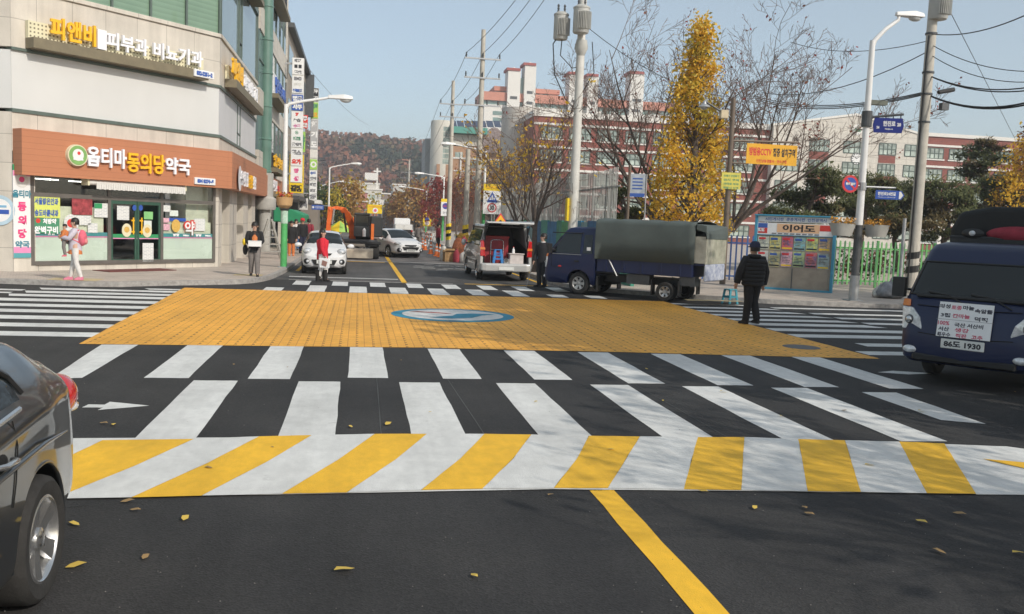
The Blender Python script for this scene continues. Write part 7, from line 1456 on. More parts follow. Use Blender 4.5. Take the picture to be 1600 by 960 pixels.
def stool(o, w=.30, d=.26, h=.45, mt=None, stack=1):
    for q in range(stack):
        z = q*.12; m = MB(); m.prism([(-w/2*.75,-d/2*.8,h-.03+z),(w/2*.75,-d/2*.8,h-.03+z),(w/2*.75,d/2*.8,h-.03+z),(-w/2*.75,d/2*.8,h-.03+z)], (0,0,.03), mt); m.build('seat', o, bevel=.012, seg=2)
        for sx in (-1, 1):
            for sy in (-1, 1): m = MB(); m.prism([(sx*w/2-sx*.06,sy*d/2,z),(sx*w/2,sy*d/2,z),(sx*w/2*.75,sy*d/2*.8,h-.03+z),(sx*w/2*.75-sx*.07,sy*d/2*.8,h-.03+z)], (0,-sy*.025,0), mt); m.build('leg', o)
        m = MB()
        for sy in (-1, 1): m.box(-w/2*.84,w/2*.84,sy*d*.43-.012,sy*d*.43+.012,h*.42+z,h*.54+z,mt)
        for sx in (-1, 1): m.box(sx*w*.42-.012,sx*w*.42+.012,-d*.42,d*.42,h*.42+z,h*.54+z,mt)
        m.build('stretcher', o)
s1 = inboot('plastic_stool', 'stack of bright blue plastic stools in the open van boot', 'stool', .12, .27); s1.rotation_euler.z = 0; stool(s1, .36, .22, .40, BLUE_P, 2)
bn = inboot('storage_bin', 'white plastic storage bin with clutter in the van boot', 'bin', .22, -.38); m = MB(); BINM = mat('milky_plastic', (.62,.56,.54), .4, var=.15, scale=6); m.prism([(-.17,-.24,0),(.17,-.24,0),(.17,.24,0),(-.17,.24,0)], (0,0,.36), BINM); m.build('tub', bn, bevel=.02); m = MB(); m.box(-.2,.2,-.27,.27,.36,.40,BINM); m.build('lid', bn, bevel=.01)
pk_ = inboot('steel_pot', 'shiny steel pot between blue stools and white bin', 'pot', .10, -.02); m = MB(); m.lathe([(.001,0),(.12,0),(.125,.18),(.13,.19),(.10,.21),(.001,.23)], CHROME, 18); m.build('pot_body', pk_, smooth=40); m = MB(); m.lathe([(.001,.23),(.015,.23),(.02,.26),(.001,.27)], BLACK, 10); m.build('lid_knob', pk_)
bo_ = inboot('white_bottle', 'white bottle standing on the bin lid in the boot', 'bottle', .20, -.28, .98); m = MB(); m.lathe([(.001,0),(.05,0),(.05,.12),(.02,.16),(.02,.2),(.001,.2)], SIGN_W, 14); m.build('flask', bo_, smooth=40); m = MB(); m.lathe([(.022,.2),(.022,.225),(.001,.226)], LETTER_R, 10); m.build('cap', bo_)
wt = thing('warning_triangle', 'orange warning triangle with red rim standing on the van roof', 'sign', (VANL.x+.06, VANL.y+.45, 1.94)); fw = frame(wt); a_, z0_ = fw(770, 353); b__, _ = fw(793, 353); zt_ = fw(781, 333)[1]; cx_ = (a_+b__)/2
m = MB(); m.prism([(a_,0,.02),(b__,0,.02),(cx_,0,zt_)], (0,-.03,0), SIGN_R); m.build('rim', wt); m = MB(); hh = zt_; m.prism([(cx_+(a_-cx_)*.70,-.034,.09),(cx_+(b__-cx_)*.70,-.034,.09),(cx_,-.034,.02+hh*.78)], (0,-.006,0), ORY); m.prism([(cx_-.06,-.042,.10),(cx_+.06,-.042,.10),(cx_+.02,-.042,.17),(cx_-.03,-.042,.16)], (0,-.003,0), BLACK); m.build('panel', wt)
# ---- orange excavator
YE = 44.2; ex = thing('excavator', 'orange excavator with black cab and pale dozer blade facing us', 'excavator', (AY(560, 402, YE).x, YE, 0)); fe = frame(ex); EXO = mat('excavator_orange', (.80,.16,.035), .45, var=.15, scale=3); BLADE = mat('pale_blade', (.50,.45,.36), .6, var=.2, scale=2)
x0, x1, z0, z1 = pxbox(fe, 527, 387.5, 583, 402, -.9); m = MB(); m.prism([(x0,-.95,.06),(x0,-.98,z1-.1),(x0,-.85,z1),(x0,-.80,z1-.1),(x0,-.82,.06)], (x1-x0,0,0), BLADE); m.build('dozer_blade', ex, bevel=.02)
for s_ in (-.45, .45): m = MB(); m.box(s_-.09,s_+.09,-.8,.6,.42,.58,DKSTEEL); m.build('blade_arm', ex)
for s_ in (-1, 1):
    for y in (.1, 2.2): wheel(ex, 0, 0, .42, .4, 1, 6, .5, BLADE); w_ = [c for c in bpy.data.objects if c.parent == ex and c.name.startswith('wheel')][-1]; w_.rotation_euler.z = R(90 if s_ < 0 else -90); w_.location = (s_*.78, y, 0)
m = MB(); m.box(-.8,.9,-.4,2.4,.62,.95,DKSTEEL); m.box(-.95,1.05,-.55,.1,.72,.86,BLACK); m.box(-.7,.3,-.58,-.5,.60,.74,BLADE); m.build('undercarriage', ex, bevel=.03); m = MB(); m.lathe([(.6,.95),(.6,1.08)], BLACK, 20, Matrix.Translation((.1,1,0))); m.build('turntable', ex)
cx0, cx1, cz0, cz1 = pxbox(fe, 553, 333, 578, 381, -.5); cz0 = 1.08
m = MB(); CABB = mat('cab_black', (.03,.032,.034), .4, var=.15, coat=.5)
m.box(cx0,cx1,-.5,.9,cz0,cz0+.5,CABB); m.box(cx0,cx1,-.5,.9,cz1-.12,cz1,CABB)
for x in (cx0+.04, cx1-.04):
    for y in (-.46, .86): m.box(x-.05,x+.05,y-.04,y+.04,cz0+.5,cz1-.12,CABB)
cab_ = m.build('cab', ex, bevel=.04, seg=2); m = MB(); m.box(cx0+.08,cx1-.08,-.47,-.455,cz0+.5,cz1-.12,CARGLASS); m.box(cx0+.02,cx0+.035,-.4,.8,cz0+.5,cz1-.12,CARGLASS); m.box(cx1-.035,cx1-.02,-.4,.8,cz0+.5,cz1-.12,CARGLASS); m.build('cab_window', cab_)
m = MB(); m.ball(((cx0+cx1)/2,.1,cz0+.62), (.22,.2,.42), DARKIN, 10); m.build('cab_seat', cab_, smooth=60)
sx1 = fe(597, 360, .5)[0]; m = MB(); m.box(cx1+.02,sx1,-.2,2.2,1.08,fe(590,338,.3)[1],CABB); m.box(cx0-.1,sx1,2.2,2.9,1.08,2.0,EXO); m.build('engine_house', ex, bevel=.06, seg=2)
m = MB(); hx, hz_ = fe(582, 363, -.25); m.box(hx-.07,hx+.07,-.24,-.2,hz_-.4,hz_+.4,ORANGE_P); m.build('orange_stripe', ex); m = MB(); hx, hz_ = fe(569, 366, -.6); m.lathe([(.001,0),(.08,0),(.09,.3),(.05,.36),(.001,.42)], SIGN_W, 12, Matrix.Translation((hx,-.56,1.1))); m.build('lamp_bottle', ex)
def bpath(pts, w, y0, name, t=.28):
    m = MB(); P_ = [fe(px, py, y) + (y,) for px, py, y in pts]; 
    for (xa_, za_, ya_), (xb_, zb__, yb__) in zip(P_, P_[1:]):
        a = Vector((xa_, ya_, za_)); b_ = Vector((xb_, yb__, zb__)); d = (b_-a).normalized(); n_ = Vector((-d.z, 0, d.x)).normalized() if abs(d.x)+abs(d.z) > .01 else Vector((1,0,0)); a -= d*.08; b_ += d*.08
        m.add([a-n_*w+Vector((0,-t/2,0)), a+n_*w+Vector((0,-t/2,0)), b_+n_*w+Vector((0,-t/2,0)), b_-n_*w+Vector((0,-t/2,0)), a-n_*w+Vector((0,t/2,0)), a+n_*w+Vector((0,t/2,0)), b_+n_*w+Vector((0,t/2,0)), b_-n_*w+Vector((0,t/2,0))], [(0,1,2,3),(7,6,5,4),(0,4,5,1),(1,5,6,2),(2,6,7,3),(3,7,4,0)], EXO)
    return m.build(name, ex, bevel=.03, seg=2)
bpath([(551,374,.3),(549,352,.1),(543,336,-.4),(536,328,-.9)], .15, 0, 'boom'); bpath([(536,327,-.9),(526,325,-1.3),(517,327,-1.5)], .085, 0, 'boom_link'); bpath([(516,326,-1.5),(514,348,-1.45),(511,378,-1.3)], .11, 0, 'stick')
m = MB(); a, b_ = fe(537, 330, -.95), fe(533, 362, -.5); m.tube([(a[0],-1.0,a[1]-.1),(b_[0]+.25,-.5,b_[1])], .05, BLACK, 8); m.tube([(fe(522,327,-1.5)[0],-1.55,fe(522,327)[1]),(fe(519,350,-1.5)[0],-1.6,fe(519,350)[1])], .06, CHROME, 8); m.build('hydraulic_ram', ex)
bx, bz = fe(514, 378, -1.3); m = MB(); m.prism([(bx-.45,-1.0,bz+.2),(bx-.45,-1.7,bz+.15),(bx-.45,-1.85,bz-.4),(bx-.45,-1.4,bz-.7),(bx-.45,-1.0,bz-.4)], (.9,0,0), EXO); m.build('bucket', ex, bevel=.03)
# ---- white box truck far down the road
f = at_frame(Vector((0, 92, 0)), 0); x0, x1, z0, z1 = pxbox(f, 617, 351, 645, 375); bxt = thing('box_truck', 'white box truck stopped far down the right lane', 'truck', ((x0+x1)/2, 92, 0)); w = (x1-x0)/2
m = MB(); m.box(-w,w,0,4.2,.95,z1,OFFWHITE); m.box(-.015,.015,-.02,-.001,1.0,z1-.05,STEEL); m.box(-w,-w+.06,-.02,-.001,1.0,z1,STEEL); m.box(w-.06,w,-.02,-.001,1.0,z1,STEEL); m.build('cargo_box', bxt); m = MB(); m.box(-.85,.85,4.3,5.8,.5,2.1,P_WHITE); m.build('cab', bxt, bevel=.1); m = MB(); m.box(-.8,.8,0,5.6,.55,.9,DKTRIM); m.build('chassis', bxt)
for s_ in (-.8, .8):
    for y in (.9, 4.8): m = MB(); m.lathe([(.001,-.1),(.38,-.1),(.38,.1),(.001,.1)], RUBBER, 18, Matrix.Translation((s_,y,.38)) @ Matrix.Rotation(R(90),4,'Y')); m.build('wheel', bxt)
    m = MB(); m.box(s_-.08,s_+.08,-.05,0,.75,.9,TAILRED); m.build('tail_lamp', bxt)
# ================================================================ PEOPLE
def skin_mesh(name, verts, edges, mt, parent, root=0, sub=1):
    me = bpy.data.meshes.new(name); me.from_pydata([v[:3] for v in verts], edges, []); o = bpy.data.objects.new(name, me); col.objects.link(o)
    o.modifiers.new('skin', 'SKIN')
    for i, v in enumerate(verts): me.skin_vertices[0].data[i].radius = (v[3], v[3]); me.skin_vertices[0].data[i].use_root = (i == root)
    md = o.modifiers.new('sub', 'SUBSURF'); md.levels = sub; md.render_levels = sub
    dg = bpy.context.evaluated_depsgraph_get(); dg.update(); nm = bpy.data.meshes.new_from_object(o.evaluated_get(dg)); o.modifiers.clear(); o.data = nm
    nm.materials.clear(); nm.materials.append(mt); nm.shade_smooth(); o.parent = parent; return o
def eloft(mb, rings, m, n=18, cap=True):
    """rings: (cx, cy, z, rx, ry)"""
    vs = []; fs = []
    for cx, cy, z, rx, ry in rings: vs += [(cx+rx*math.cos(2*math.pi*k/n), cy+ry*math.sin(2*math.pi*k/n), z) for k in range(n)]
    for i in range(len(rings)-1): fs += [(i*n+k, i*n+(k+1) % n, (i+1)*n+(k+1) % n, (i+1)*n+k) for k in range(n)]
    if cap: fs += [tuple(range(n))[::-1], tuple(range((len(rings)-1)*n, len(rings)*n))]
    return mb.add(vs, fs, m)
POSE = dict(pel=(0,0,.53), waist=(0,0,.61), chest=(0,-.005,.72), neck=(0,.0,.825), head=(0,-.005,.925), sl=(.100,0,.795), sr=(-.100,0,.795), el=(.135,.01,.63), er=(-.135,.01,.63), wl=(.135,-.03,.485), wr=(-.135,-.03,.485),
            hl=(.052,0,.52), hr=(-.052,0,.52), kl=(.055,-.012,.285), kr=(-.055,-.012,.285), al=(.056,.012,.05), ar=(-.056,.012,.05), look=(0,-1))
def person(label, loc, rotz, h, pose={}, top=None, pants=None, shoes=None, hair=HAIR, coat_len=.48, coat_w=1.0, hairlen=.0, cap=None, collar=None, shirt=None, sleeve=1.0, skirt=None, group=None, hood=False, bareleg=None, fingers=True):
    o = thing('person', label, 'person', loc, rotz, group); q = dict(POSE); q.update(pose); V = lambda k: Vector(q[k])*h
    lk = Vector((q['look'][0], q['look'][1], 0)).normalized()
    names = ['pel','waist','chest','neck']; verts = []; idx = {}
    def av(k, p, r): idx[k] = len(verts); verts.append((p.x, p.y, p.z, r*h)); return idx[k]
    av('pel', V('pel'), .060); av('waist', V('waist'), .055); av('chest', V('chest'), .066); av('neck', V('neck'), .030); H = V('head')
    av('jaw', H+Vector((0,0,-.052))*h+lk*.012*h, .036); av('face', H+lk*.004*h, .050); av('crown', H+Vector((0,0,.040))*h-lk*.006*h, .046)
    av('nose', H+lk*.062*h+Vector((0,0,-.012))*h, .008)
    ed = [('pel','waist'),('waist','chest'),('chest','neck'),('neck','jaw'),('jaw','face'),('face','crown'),('face','nose')]
    for s in 'lr':
        av('s'+s, V('s'+s), .034); av('e'+s, V('e'+s), .026); av('w'+s, V('w'+s), .018); ed += [('chest','s'+s),('s'+s,'e'+s),('e'+s,'w'+s)]
        av('h'+s, V('h'+s), .055); av('k'+s, V('k'+s), .036); av('a'+s, V('a'+s), .022); ft = V('a'+s); lf = Vector(q.get('f'+s, (q['look'][0], q['look'][1], 0))).normalized()
        av('t'+s, Vector((ft.x, ft.y, max(.022*h, ft.z-.03*h)))+lf*.075*h, .018); ed += [('pel','h'+s),('h'+s,'k'+s),('k'+s,'a'+s),('a'+s,'t'+s)]
        if fingers:
            d = (V('w'+s)-V('e'+s)).normalized(); sd_ = d.cross(lk if abs(d.dot(lk)) < .9 else Vector((0,0,1))).normalized(); pn = sd_.cross(d).normalized()
            av('p'+s, V('w'+s)+d*.035*h, .017); ed.append(('w'+s,'p'+s)); P0 = V('w'+s)+d*.035*h
            for k, (off, ln) in enumerate(((-.017,.038),(-.006,.045),(.006,.042),(.016,.033))):
                a = P0+sd_*off*h+d*ln*.55*h; b_ = a+d*ln*.42*h-pn*.010*h; av('f%d%s' % (k, s), a, .0062); av('g%d%s' % (k, s), b_, .005); ed += [('p'+s,'f%d%s' % (k, s)),('f%d%s' % (k, s),'g%d%s' % (k, s))]
            a = V('w'+s)+d*.026*h+sd_*(-.026)*h; av('th'+s, a, .007); av('ti'+s, a+d*.022*h+sd_*(-.006)*h, .0055); ed += [('w'+s,'th'+s),('th'+s,'ti'+s)]
    skin_mesh('body', verts, [(idx[a], idx[b_]) for a, b_ in ed], SKIN, o, idx['pel'])
    # face details
    m = MB(); sdv = Vector((-lk.y, lk.x, 0)); fcn = lambda a, b_, c: H+sdv*a*h+lk*b_*h+Vector((0,0,c))*h
    for s_ in (-1, 1): m.ball(fcn(s_*.020, .047, .002), .0065*h, LETTER_K, 6)
    m.build('eyes', o); m = MB(); m.ball(fcn(0,.047,-.032), (.013*h,.013*h,.0045*h), mat('lips', (.40,.16,.14), .5), 8); m.build('mouth', o); m = MB()
    for s_ in (-1, 1): m.ball(fcn(s_*.053,-.004,-.004), (.010*h,.010*h,.016*h), SKIN, 8)
    m.build('ears', o, smooth=60)
    # hair or cap
    m = MB(); rr = random.Random(7)
    c = H+Vector((0,0,.022))*h-lk*.010*h; T = Matrix.Translation(c) @ Matrix.Rotation(math.atan2(lk.y, lk.x)-math.pi/2, 4, 'Z')
    m.lathe([(.001,.062*h),(.030*h,.056*h),(.050*h,.036*h),(.0605*h,.008*h),(.061*h,-.012*h)], hair, 20, T @ Matrix.Diagonal((.97,1.06,1,1)), a0=R(0), a1=R(360))
    back = [(math.cos(t)*.062*h, math.sin(t)*.064*h) for t in [R(180+180*k/12) for k in range(13)]]; zl = -.055*h-hairlen*h
    vs_ = [(x, y, -.012*h) for x, y in back]+[(x*.95, y*.95-.0*h, zl) for x, y in back]; m.add(vs_, [(k, k+1, 13+k+1, 13+k) for k in range(12)], hair, T); m.build('hair', o, smooth=60)
    if cap is not None:
        m = MB(); m.lathe([(.001,.072*h),(.040*h,.064*h),(.062*h,.036*h),(.067*h,-.004*h)], cap, 20, T); m.prism([(-.045*h,.05*h,.0),(.045*h,.05*h,.0),(.036*h,.115*h,-.010*h),(-.036*h,.115*h,-.010*h)], (0,0,.006*h), cap, T); m.build('cap', o, smooth=50)
    # upper clothing
    if top is not None:
        m = MB(); W_ = coat_w; p_, w_, c_, n_ = V('pel'), V('waist'), V('chest'), V('neck'); zl = coat_len*h; lowx = p_.x
        eloft(m, [(lowx, p_.y, zl, .100*h*W_, .080*h*W_),(p_.x, p_.y, p_.z, .100*h*W_, .078*h*W_),(w_.x, w_.y, w_.z, .092*h*W_, .070*h*W_),(c_.x, c_.y, c_.z, .108*h*W_, .074*h*W_),((c_.x+n_.x)/2, (c_.y+n_.y)/2, .79*h, .102*h*W_, .066*h*W_),(n_.x, n_.y, n_.z-.012*h, .060*h, .050*h),(n_.x, n_.y, n_.z+.012*h, .040*h, .040*h)], top, 20, False)
        for s in 'lr':
            S, E, Wr = V('s'+s), V('e'+s), V('w'+s); e2 = E.lerp(Wr, max(.05, sleeve)) if sleeve < 1 else Wr
            m.tube([S.lerp(n_, .45), S, S.lerp(E, .35), E, E.lerp(Wr, .5), e2], [.030*h, .050*h*W_, .048*h*W_, .042*h*W_, .038*h*W_, .032*h*W_], top, 12)
        m.build('jacket', o, smooth=70)
    if shirt is not None: m = MB(); c_ = V('chest'); eloft(m, [(c_.x+lk.x*.035*h, c_.y+lk.y*.030*h, .56*h, .050*h, .052*h),(c_.x+lk.x*.03*h, c_.y+lk.y*.038*h, .72*h, .064*h, .052*h),(c_.x+lk.x*.015*h, c_.y+lk.y*.02*h, .80*h, .038*h, .040*h)], shirt, 14); m.build('shirt', o, smooth=60)
    if collar is not None: m = MB(); n_ = V('neck'); m.lathe([(.047*h,-.018*h),(.043*h,.024*h),(.038*h,.024*h)], collar, 16, Matrix.Translation(n_)); m.build('collar', o, smooth=60)
    if hood: m = MB(); n_ = V('neck'); m.tube([n_+Vector((math.cos(t)*.062*h, math.sin(t)*.058*h, .006*h)) for t in [R(20*k) for k in range(19)]], .026*h, top, 8, cap=False); m.build('hood', o, smooth=60)
    if pants is not None:
        m = MB(); p_ = V('pel')
        eloft(m, [(p_.x, p_.y, .47*h, .078*h, .066*h),(p_.x, p_.y, .55*h, .086*h, .066*h),(p_.x, p_.y, .60*h, .078*h, .060*h)], pants, 18)
        for s in 'lr': A, K, B = V('h'+s), V('k'+s), V('a'+s); m.tube([A+Vector((0,0,.0)), A.lerp(K,.5), K, K.lerp(B,.6), B], [.066*h, .060*h, .050*h, .044*h, .042*h], pants, 12)
        m.build('trousers', o, smooth=70)
    if bareleg is not None:
        m = MB()
        for s in 'lr': A, K, B = V('h'+s), V('k'+s), V('a'+s); m.tube([A, A.lerp(K,.5), K, K.lerp(B,.4), B], [.058*h, .052*h, .040*h, .040*h, .026*h], bareleg, 12)
        m.build('tights', o, smooth=70)
    if skirt is not None: m = MB(); p_ = V('pel'); eloft(m, [(p_.x, p_.y, .42*h, .105*h, .088*h),(p_.x, p_.y, .52*h, .092*h, .076*h),(p_.x, p_.y, .60*h, .080*h, .064*h)], skirt, 18, False); m.build('skirt', o, smooth=60)
    if shoes is not None:
        for s in 'lr':
            ft = V('a'+s); lf = Vector(q.get('f'+s, (q['look'][0], q['look'][1], 0))).normalized(); z0 = max(0.0, ft.z-.05*h); T2 = Matrix.Translation((ft.x, ft.y, z0)) @ Matrix.Rotation(math.atan2(lf.y, lf.x), 4, 'Z')
            m = MB(); m.add([(-.036*h,-.024*h,0),(.105*h,-.030*h,0),(.118*h,0,0),(.105*h,.030*h,0),(-.036*h,.024*h,0),(-.034*h,-.022*h,.055*h),(.03*h,-.024*h,.056*h),(.095*h,-.022*h,.028*h),(.110*h,0,.022*h),(.095*h,.022*h,.028*h),(.03*h,.024*h,.056*h),(-.034*h,.022*h,.055*h)],
                [(4,3,2,1,0),(5,6,10,11),(6,7,9,10),(7,8,9),(0,1,7,6,5),(1,2,8,7),(2,3,9,8),(3,4,11,10,9),(4,0,5,11)], shoes, T2); m.build('shoe', o, bevel=.008*h, seg=2)
    return o
cl = lambda n, *rgb: mat(n, rgb, .85, var=.15, scale=10, bump=.25, bscale=25)
C_BLK = cl('black_cloth', .014,.014,.016); C_SUIT = cl('suit_cloth', .018,.018,.022); C_GREY = cl('grey_cloth', .20,.18,.17); C_RED = cl('red_cloth_coat', .62,.02,.04); C_LILAC = cl('lilac_cloth', .56,.52,.60); C_ORG = cl('orange_cloth', .62,.20,.06); C_WHT = cl('white_cloth', .70,.68,.66); C_PINK = cl('pink_cloth', .70,.14,.20); C_NAVY = cl('navy_cloth', .02,.025,.06); C_SHOE = cl('dark_shoe', .02,.018,.017); C_PSHOE = cl('pink_shoe', .62,.20,.30); C_MAR = cl('maroon_cloth', .30,.03,.05)
def foot(px, py, z=0.0): v = G(px, py, z); return (v.x, v.y, z)
# mother with a child in her arms, walking left
L_ = dict(look=(-1,0), kl=(-.03,.055,.285), kr=(.015,-.055,.285), al=(-.075,.056,.05), ar=(.085,-.056,.055), hl=(.0,.052,.52), hr=(.0,-.052,.52), sl=(0,.10,.80), sr=(0,-.10,.80), el=(-.08,.125,.68), er=(-.075,-.125,.67), wl=(-.185,.05,.70), wr=(-.19,-.05,.69), chest=(.005,0,.72), neck=(.0,0,.825), head=(-.012,0,.925))
pm = foot(118, 438, SW); HM = 1.58
mo = person('woman in lilac jacket and orange skirt carrying a child past the pharmacy', pm, R(12), HM, L_, top=C_LILAC, bareleg=C_WHT, skirt=C_ORG, shoes=C_PSHOE, coat_len=.45, hairlen=.0, coat_w=.98)
Tm = Matrix.Translation(mo.location) @ Matrix.Rotation(R(12), 4, 'Z')
cp_ = Tm @ Vector((-.24, -.02, .56)); chd = person('small child in orange top and grey trousers held in woman\'s arms', cp_, R(12), .86, dict(look=(-.75,-.66), sl=(0,.10,.80), sr=(0,-.10,.80), el=(-.03,.13,.70), er=(-.03,-.13,.68), wl=(.06,.14,.68), wr=(-.10,-.10,.62), hl=(0,.055,.52), hr=(0,-.055,.52), kl=(.13,.10,.42), kr=(-.02,-.10,.33), al=(.13,.11,.20), ar=(.02,-.10,.10)), top=C_ORG, pants=C_GREY, shoes=C_PINK, coat_len=.50, fingers=True)
bp_ = Tm @ Vector((.155, 0, .94)); bk = thing('backpack', 'round pink backpack on the back of the woman in lilac', 'backpack', bp_, R(12)); m = MB(); m.ball((0,0,.14), (.115,.15,.21), C_PINK, 14); m.build('bag_body', bk, smooth=60); m = MB(); m.ball((.085,0,.06), (.05,.11,.09), cl('salmon_cloth', .72,.25,.26), 10); m.build('front_pocket', bk, smooth=60); m = MB()
for s_ in (-1, 1): m.tube([(-.05,s_*.09,.02),(-.20,s_*.105,.10),(-.21,s_*.10,.28),(-.06,s_*.08,.34)], .018, C_PINK, 6)
m.build('strap', bk)
# man carrying a white box
pm = foot(397, 432, SW); m1 = person('man in open black jacket and orange shirt carrying a white box', pm, R(8), 1.62, dict(el=(.135,.0,.65), er=(-.135,.0,.65), wl=(.085,-.13,.60), wr=(-.085,-.13,.60), kl=(.05,-.05,.285), al=(.058,-.04,.05), kr=(-.05,.02,.285), ar=(-.055,.10,.065)), top=C_BLK, pants=C_GREY, shoes=C_SHOE, coat_len=.44, shirt=C_ORG, coat_w=1.06)
m = MB(); H = Vector((0,-.005,.925))*1.62
for s_ in (-1, 1): m.tube([(H.x+s_*.035+.022*math.cos(t), H.y-.093, H.z+.004+.018*math.sin(t)) for t in [R(30*k) for k in range(13)]], .004, BLACK, 4)
m.tube([(H.x-.013,H.y-.095,H.z+.006),(H.x+.013,H.y-.095,H.z+.006)], .004, BLACK, 4); m.build('glasses', m1)
Tm = Matrix.Translation(m1.location) @ Matrix.Rotation(R(8), 4, 'Z'); wb_ = thing('white_box', 'flat white box held in both hands by the man', 'box', Tm @ Vector((0,-.27,.91)), R(8)); m = MB(); m.box(-.19,.19,-.05,.05,-.01,.15,SIGN_W); m.build('carton', wb_, bevel=.006); m = MB(); m.box(-.195,.195,-.054,.054,.13,.165,PAPER); m.build('lid', wb_, bevel=.004)
yb2 = thing('shoulder_bag', 'yellow and black bag hanging at the man\'s right side', 'bag', Tm @ Vector((-.26,.06,.74)), R(8)); m = MB(); m.ball((0,0,.05), (.075,.12,.16), C_BLK, 10); m.build('bag_body', yb2, smooth=60); m = MB(); m.ball((-.03,-.02,.28), (.06,.10,.11), SIGN_Y, 10); m.build('yellow_pouch', yb2, smooth=60)
# woman in red coat walking right
Rw = dict(look=(.95,-.3), kl=(.06,.05,.285), kr=(-.01,-.05,.285), al=(.05,.05,.05), ar=(-.07,-.045,.065), hl=(0,.05,.52), hr=(0,-.05,.52), sl=(0,.10,.80), sr=(0,-.10,.80), el=(-.02,.135,.64), er=(.01,-.135,.63), wl=(.03,.13,.50), wr=(.07,-.13,.49), fl=(.95,-.3,0), fr=(.95,-.3,0))
pm = foot(503, 440); m2 = person('woman in bright red coat and white trousers walking before white hatchback', pm, R(-6), 1.60, Rw, top=C_RED, pants=C_WHT, shoes=C_SHOE, coat_len=.42, coat_w=1.08, hairlen=.08)
for s, px_, py_ in (('l', .05, .05), ('r', -.07, -.045)): m = MB(); m.tube([(px_*1.6, py_*1.6, .03),(px_*1.6*.9, py_*1.6, .36)], [.075,.092], C_SHOE, 10); m.build('boot', m2, smooth=60)
Tm = Matrix.Translation(m2.location) @ Matrix.Rotation(R(-6), 4, 'Z'); wg = thing('shopping_bag', 'white shopping bag with brown print hanging from red coated woman\'s hand', 'bag', Tm @ Vector((.10,-.24,.42)), R(-12)); m = MB(); m.prism([(-.15,-.045,0),(.15,-.045,0),(.17,-.05,.30),(-.17,-.05,.30)], (0,.09,0), SIGN_W); m.build('bag_body', wg, bevel=.02); m = MB(); m.prism([(-.08,-.052,.10),(.06,-.052,.05),(.10,-.052,.20),(-.05,-.052,.25)], (0,-.004,0), mat('brown_print', (.30,.16,.13), .7)); m.build('print', wg); m = MB(); m.tube([(-.06,0,.30),(-.04,0,.37),(.04,0,.37),(.06,0,.30)], .008, SIGN_W, 5); m.build('handle', wg)
# man in a dark suit beside the blue truck
pm = foot(846, 449); m3 = person('man in black suit with white collar standing at the truck\'s front', pm, R(-35), 1.73, dict(look=(-.75,-.66), wl=(.12,.02,.47), wr=(-.15,-.06,.48), kl=(.045,-.012,.285), kr=(-.055,-.012,.285)), top=C_SUIT, pants=C_SUIT, shoes=C_SHOE, coat_len=.45, collar=C_WHT)
Tm = Matrix.Translation(m3.location) @ Matrix.Rotation(R(-35), 4, 'Z'); cn = thing('cane', 'thin pale walking cane leaning from the suited man\'s hand', 'cane', Tm @ Vector((-.28,-.13,0))); m = MB(); m.tube([(-.18,0,0),(0,0,.76)], .012, STEEL, 6); m.build('shaft', cn); m = MB(); m.tube([(0,0,.76),(.02,0,.82),(.07,0,.83),(.10,0,.80)], .016, BROWN, 6); m.build('grip', cn)
# man in black puffer jacket, back to us
B_ = dict(look=(-.1,1), el=(.165,.0,.64), er=(-.175,.01,.64), wl=(.17,.03,.49), wr=(-.20,.03,.50), kl=(.045,.02,.285), kr=(-.052,-.01,.285), al=(.058,-.05,.065), ar=(-.062,.01,.05), fl=(0,1,0), fr=(-.25,1,0), head=(-.005,.005,.925))
pm = foot(1172, 507); m4 = person('man in black puffer jacket and cap seen from behind on crossing', pm, R(6), 1.80, B_, top=C_BLK, pants=C_BLK, shoes=C_SHOE, coat_len=.47, coat_w=1.20, cap=C_NAVY, hood=True)
m = MB(); hh = 1.80
for k in range(7):
    z = (.50+.045*k)*hh; rx = (.118-.008*abs(k-4)*.4)*hh*1.06; ry = .088*hh*1.08; m.tube([(rx*math.cos(t), ry*math.sin(t), z) for t in [R(15*j) for j in range(25)]], .030*hh, C_BLK, 8, cap=False)
m.build('quilting', m4, smooth=70)
# people along the far left pavement
def far(label, px, py, h, rot, **k): return person(label, foot(px, py, SW), R(rot), h, k.pop('pose', {}), group='people on the far left pavement', fingers=True, **k)
far('woman in dark padded coat and orange red boots by the awning', 455, 400, 1.60, 10, top=C_BLK, pants=C_ORG, shoes=C_ORG, coat_len=.36, coat_w=1.15)
far('person in red hat and black jacket behind the white hatchback', 472, 396, 1.72, 30, top=C_BLK, pants=C_NAVY, shoes=C_SHOE, cap=C_RED, coat_w=1.1)
far('person in dark jacket behind the red hatted person', 482, 392, 1.70, 160, top=C_MAR, pants=C_BLK, shoes=C_SHOE, coat_w=1.1)
far('shopper in white and blue standing under the green awning', 462, 391, 1.65, 0, top=C_WHT, pants=cl('blue_cloth', .04,.14,.34), shoes=C_SHOE)
person('person in grey jacket walking behind the white saloon', foot(653, 389, 0), R(150), 1.70, {}, top=C_GREY, pants=C_GREY, shoes=C_SHOE, coat_w=1.1)
person('person in dark red jacket among the market goods', foot(684, 392, SW), R(100), 1.70, {}, top=C_MAR, pants=C_BLK, shoes=C_SHOE, coat_w=1.1)
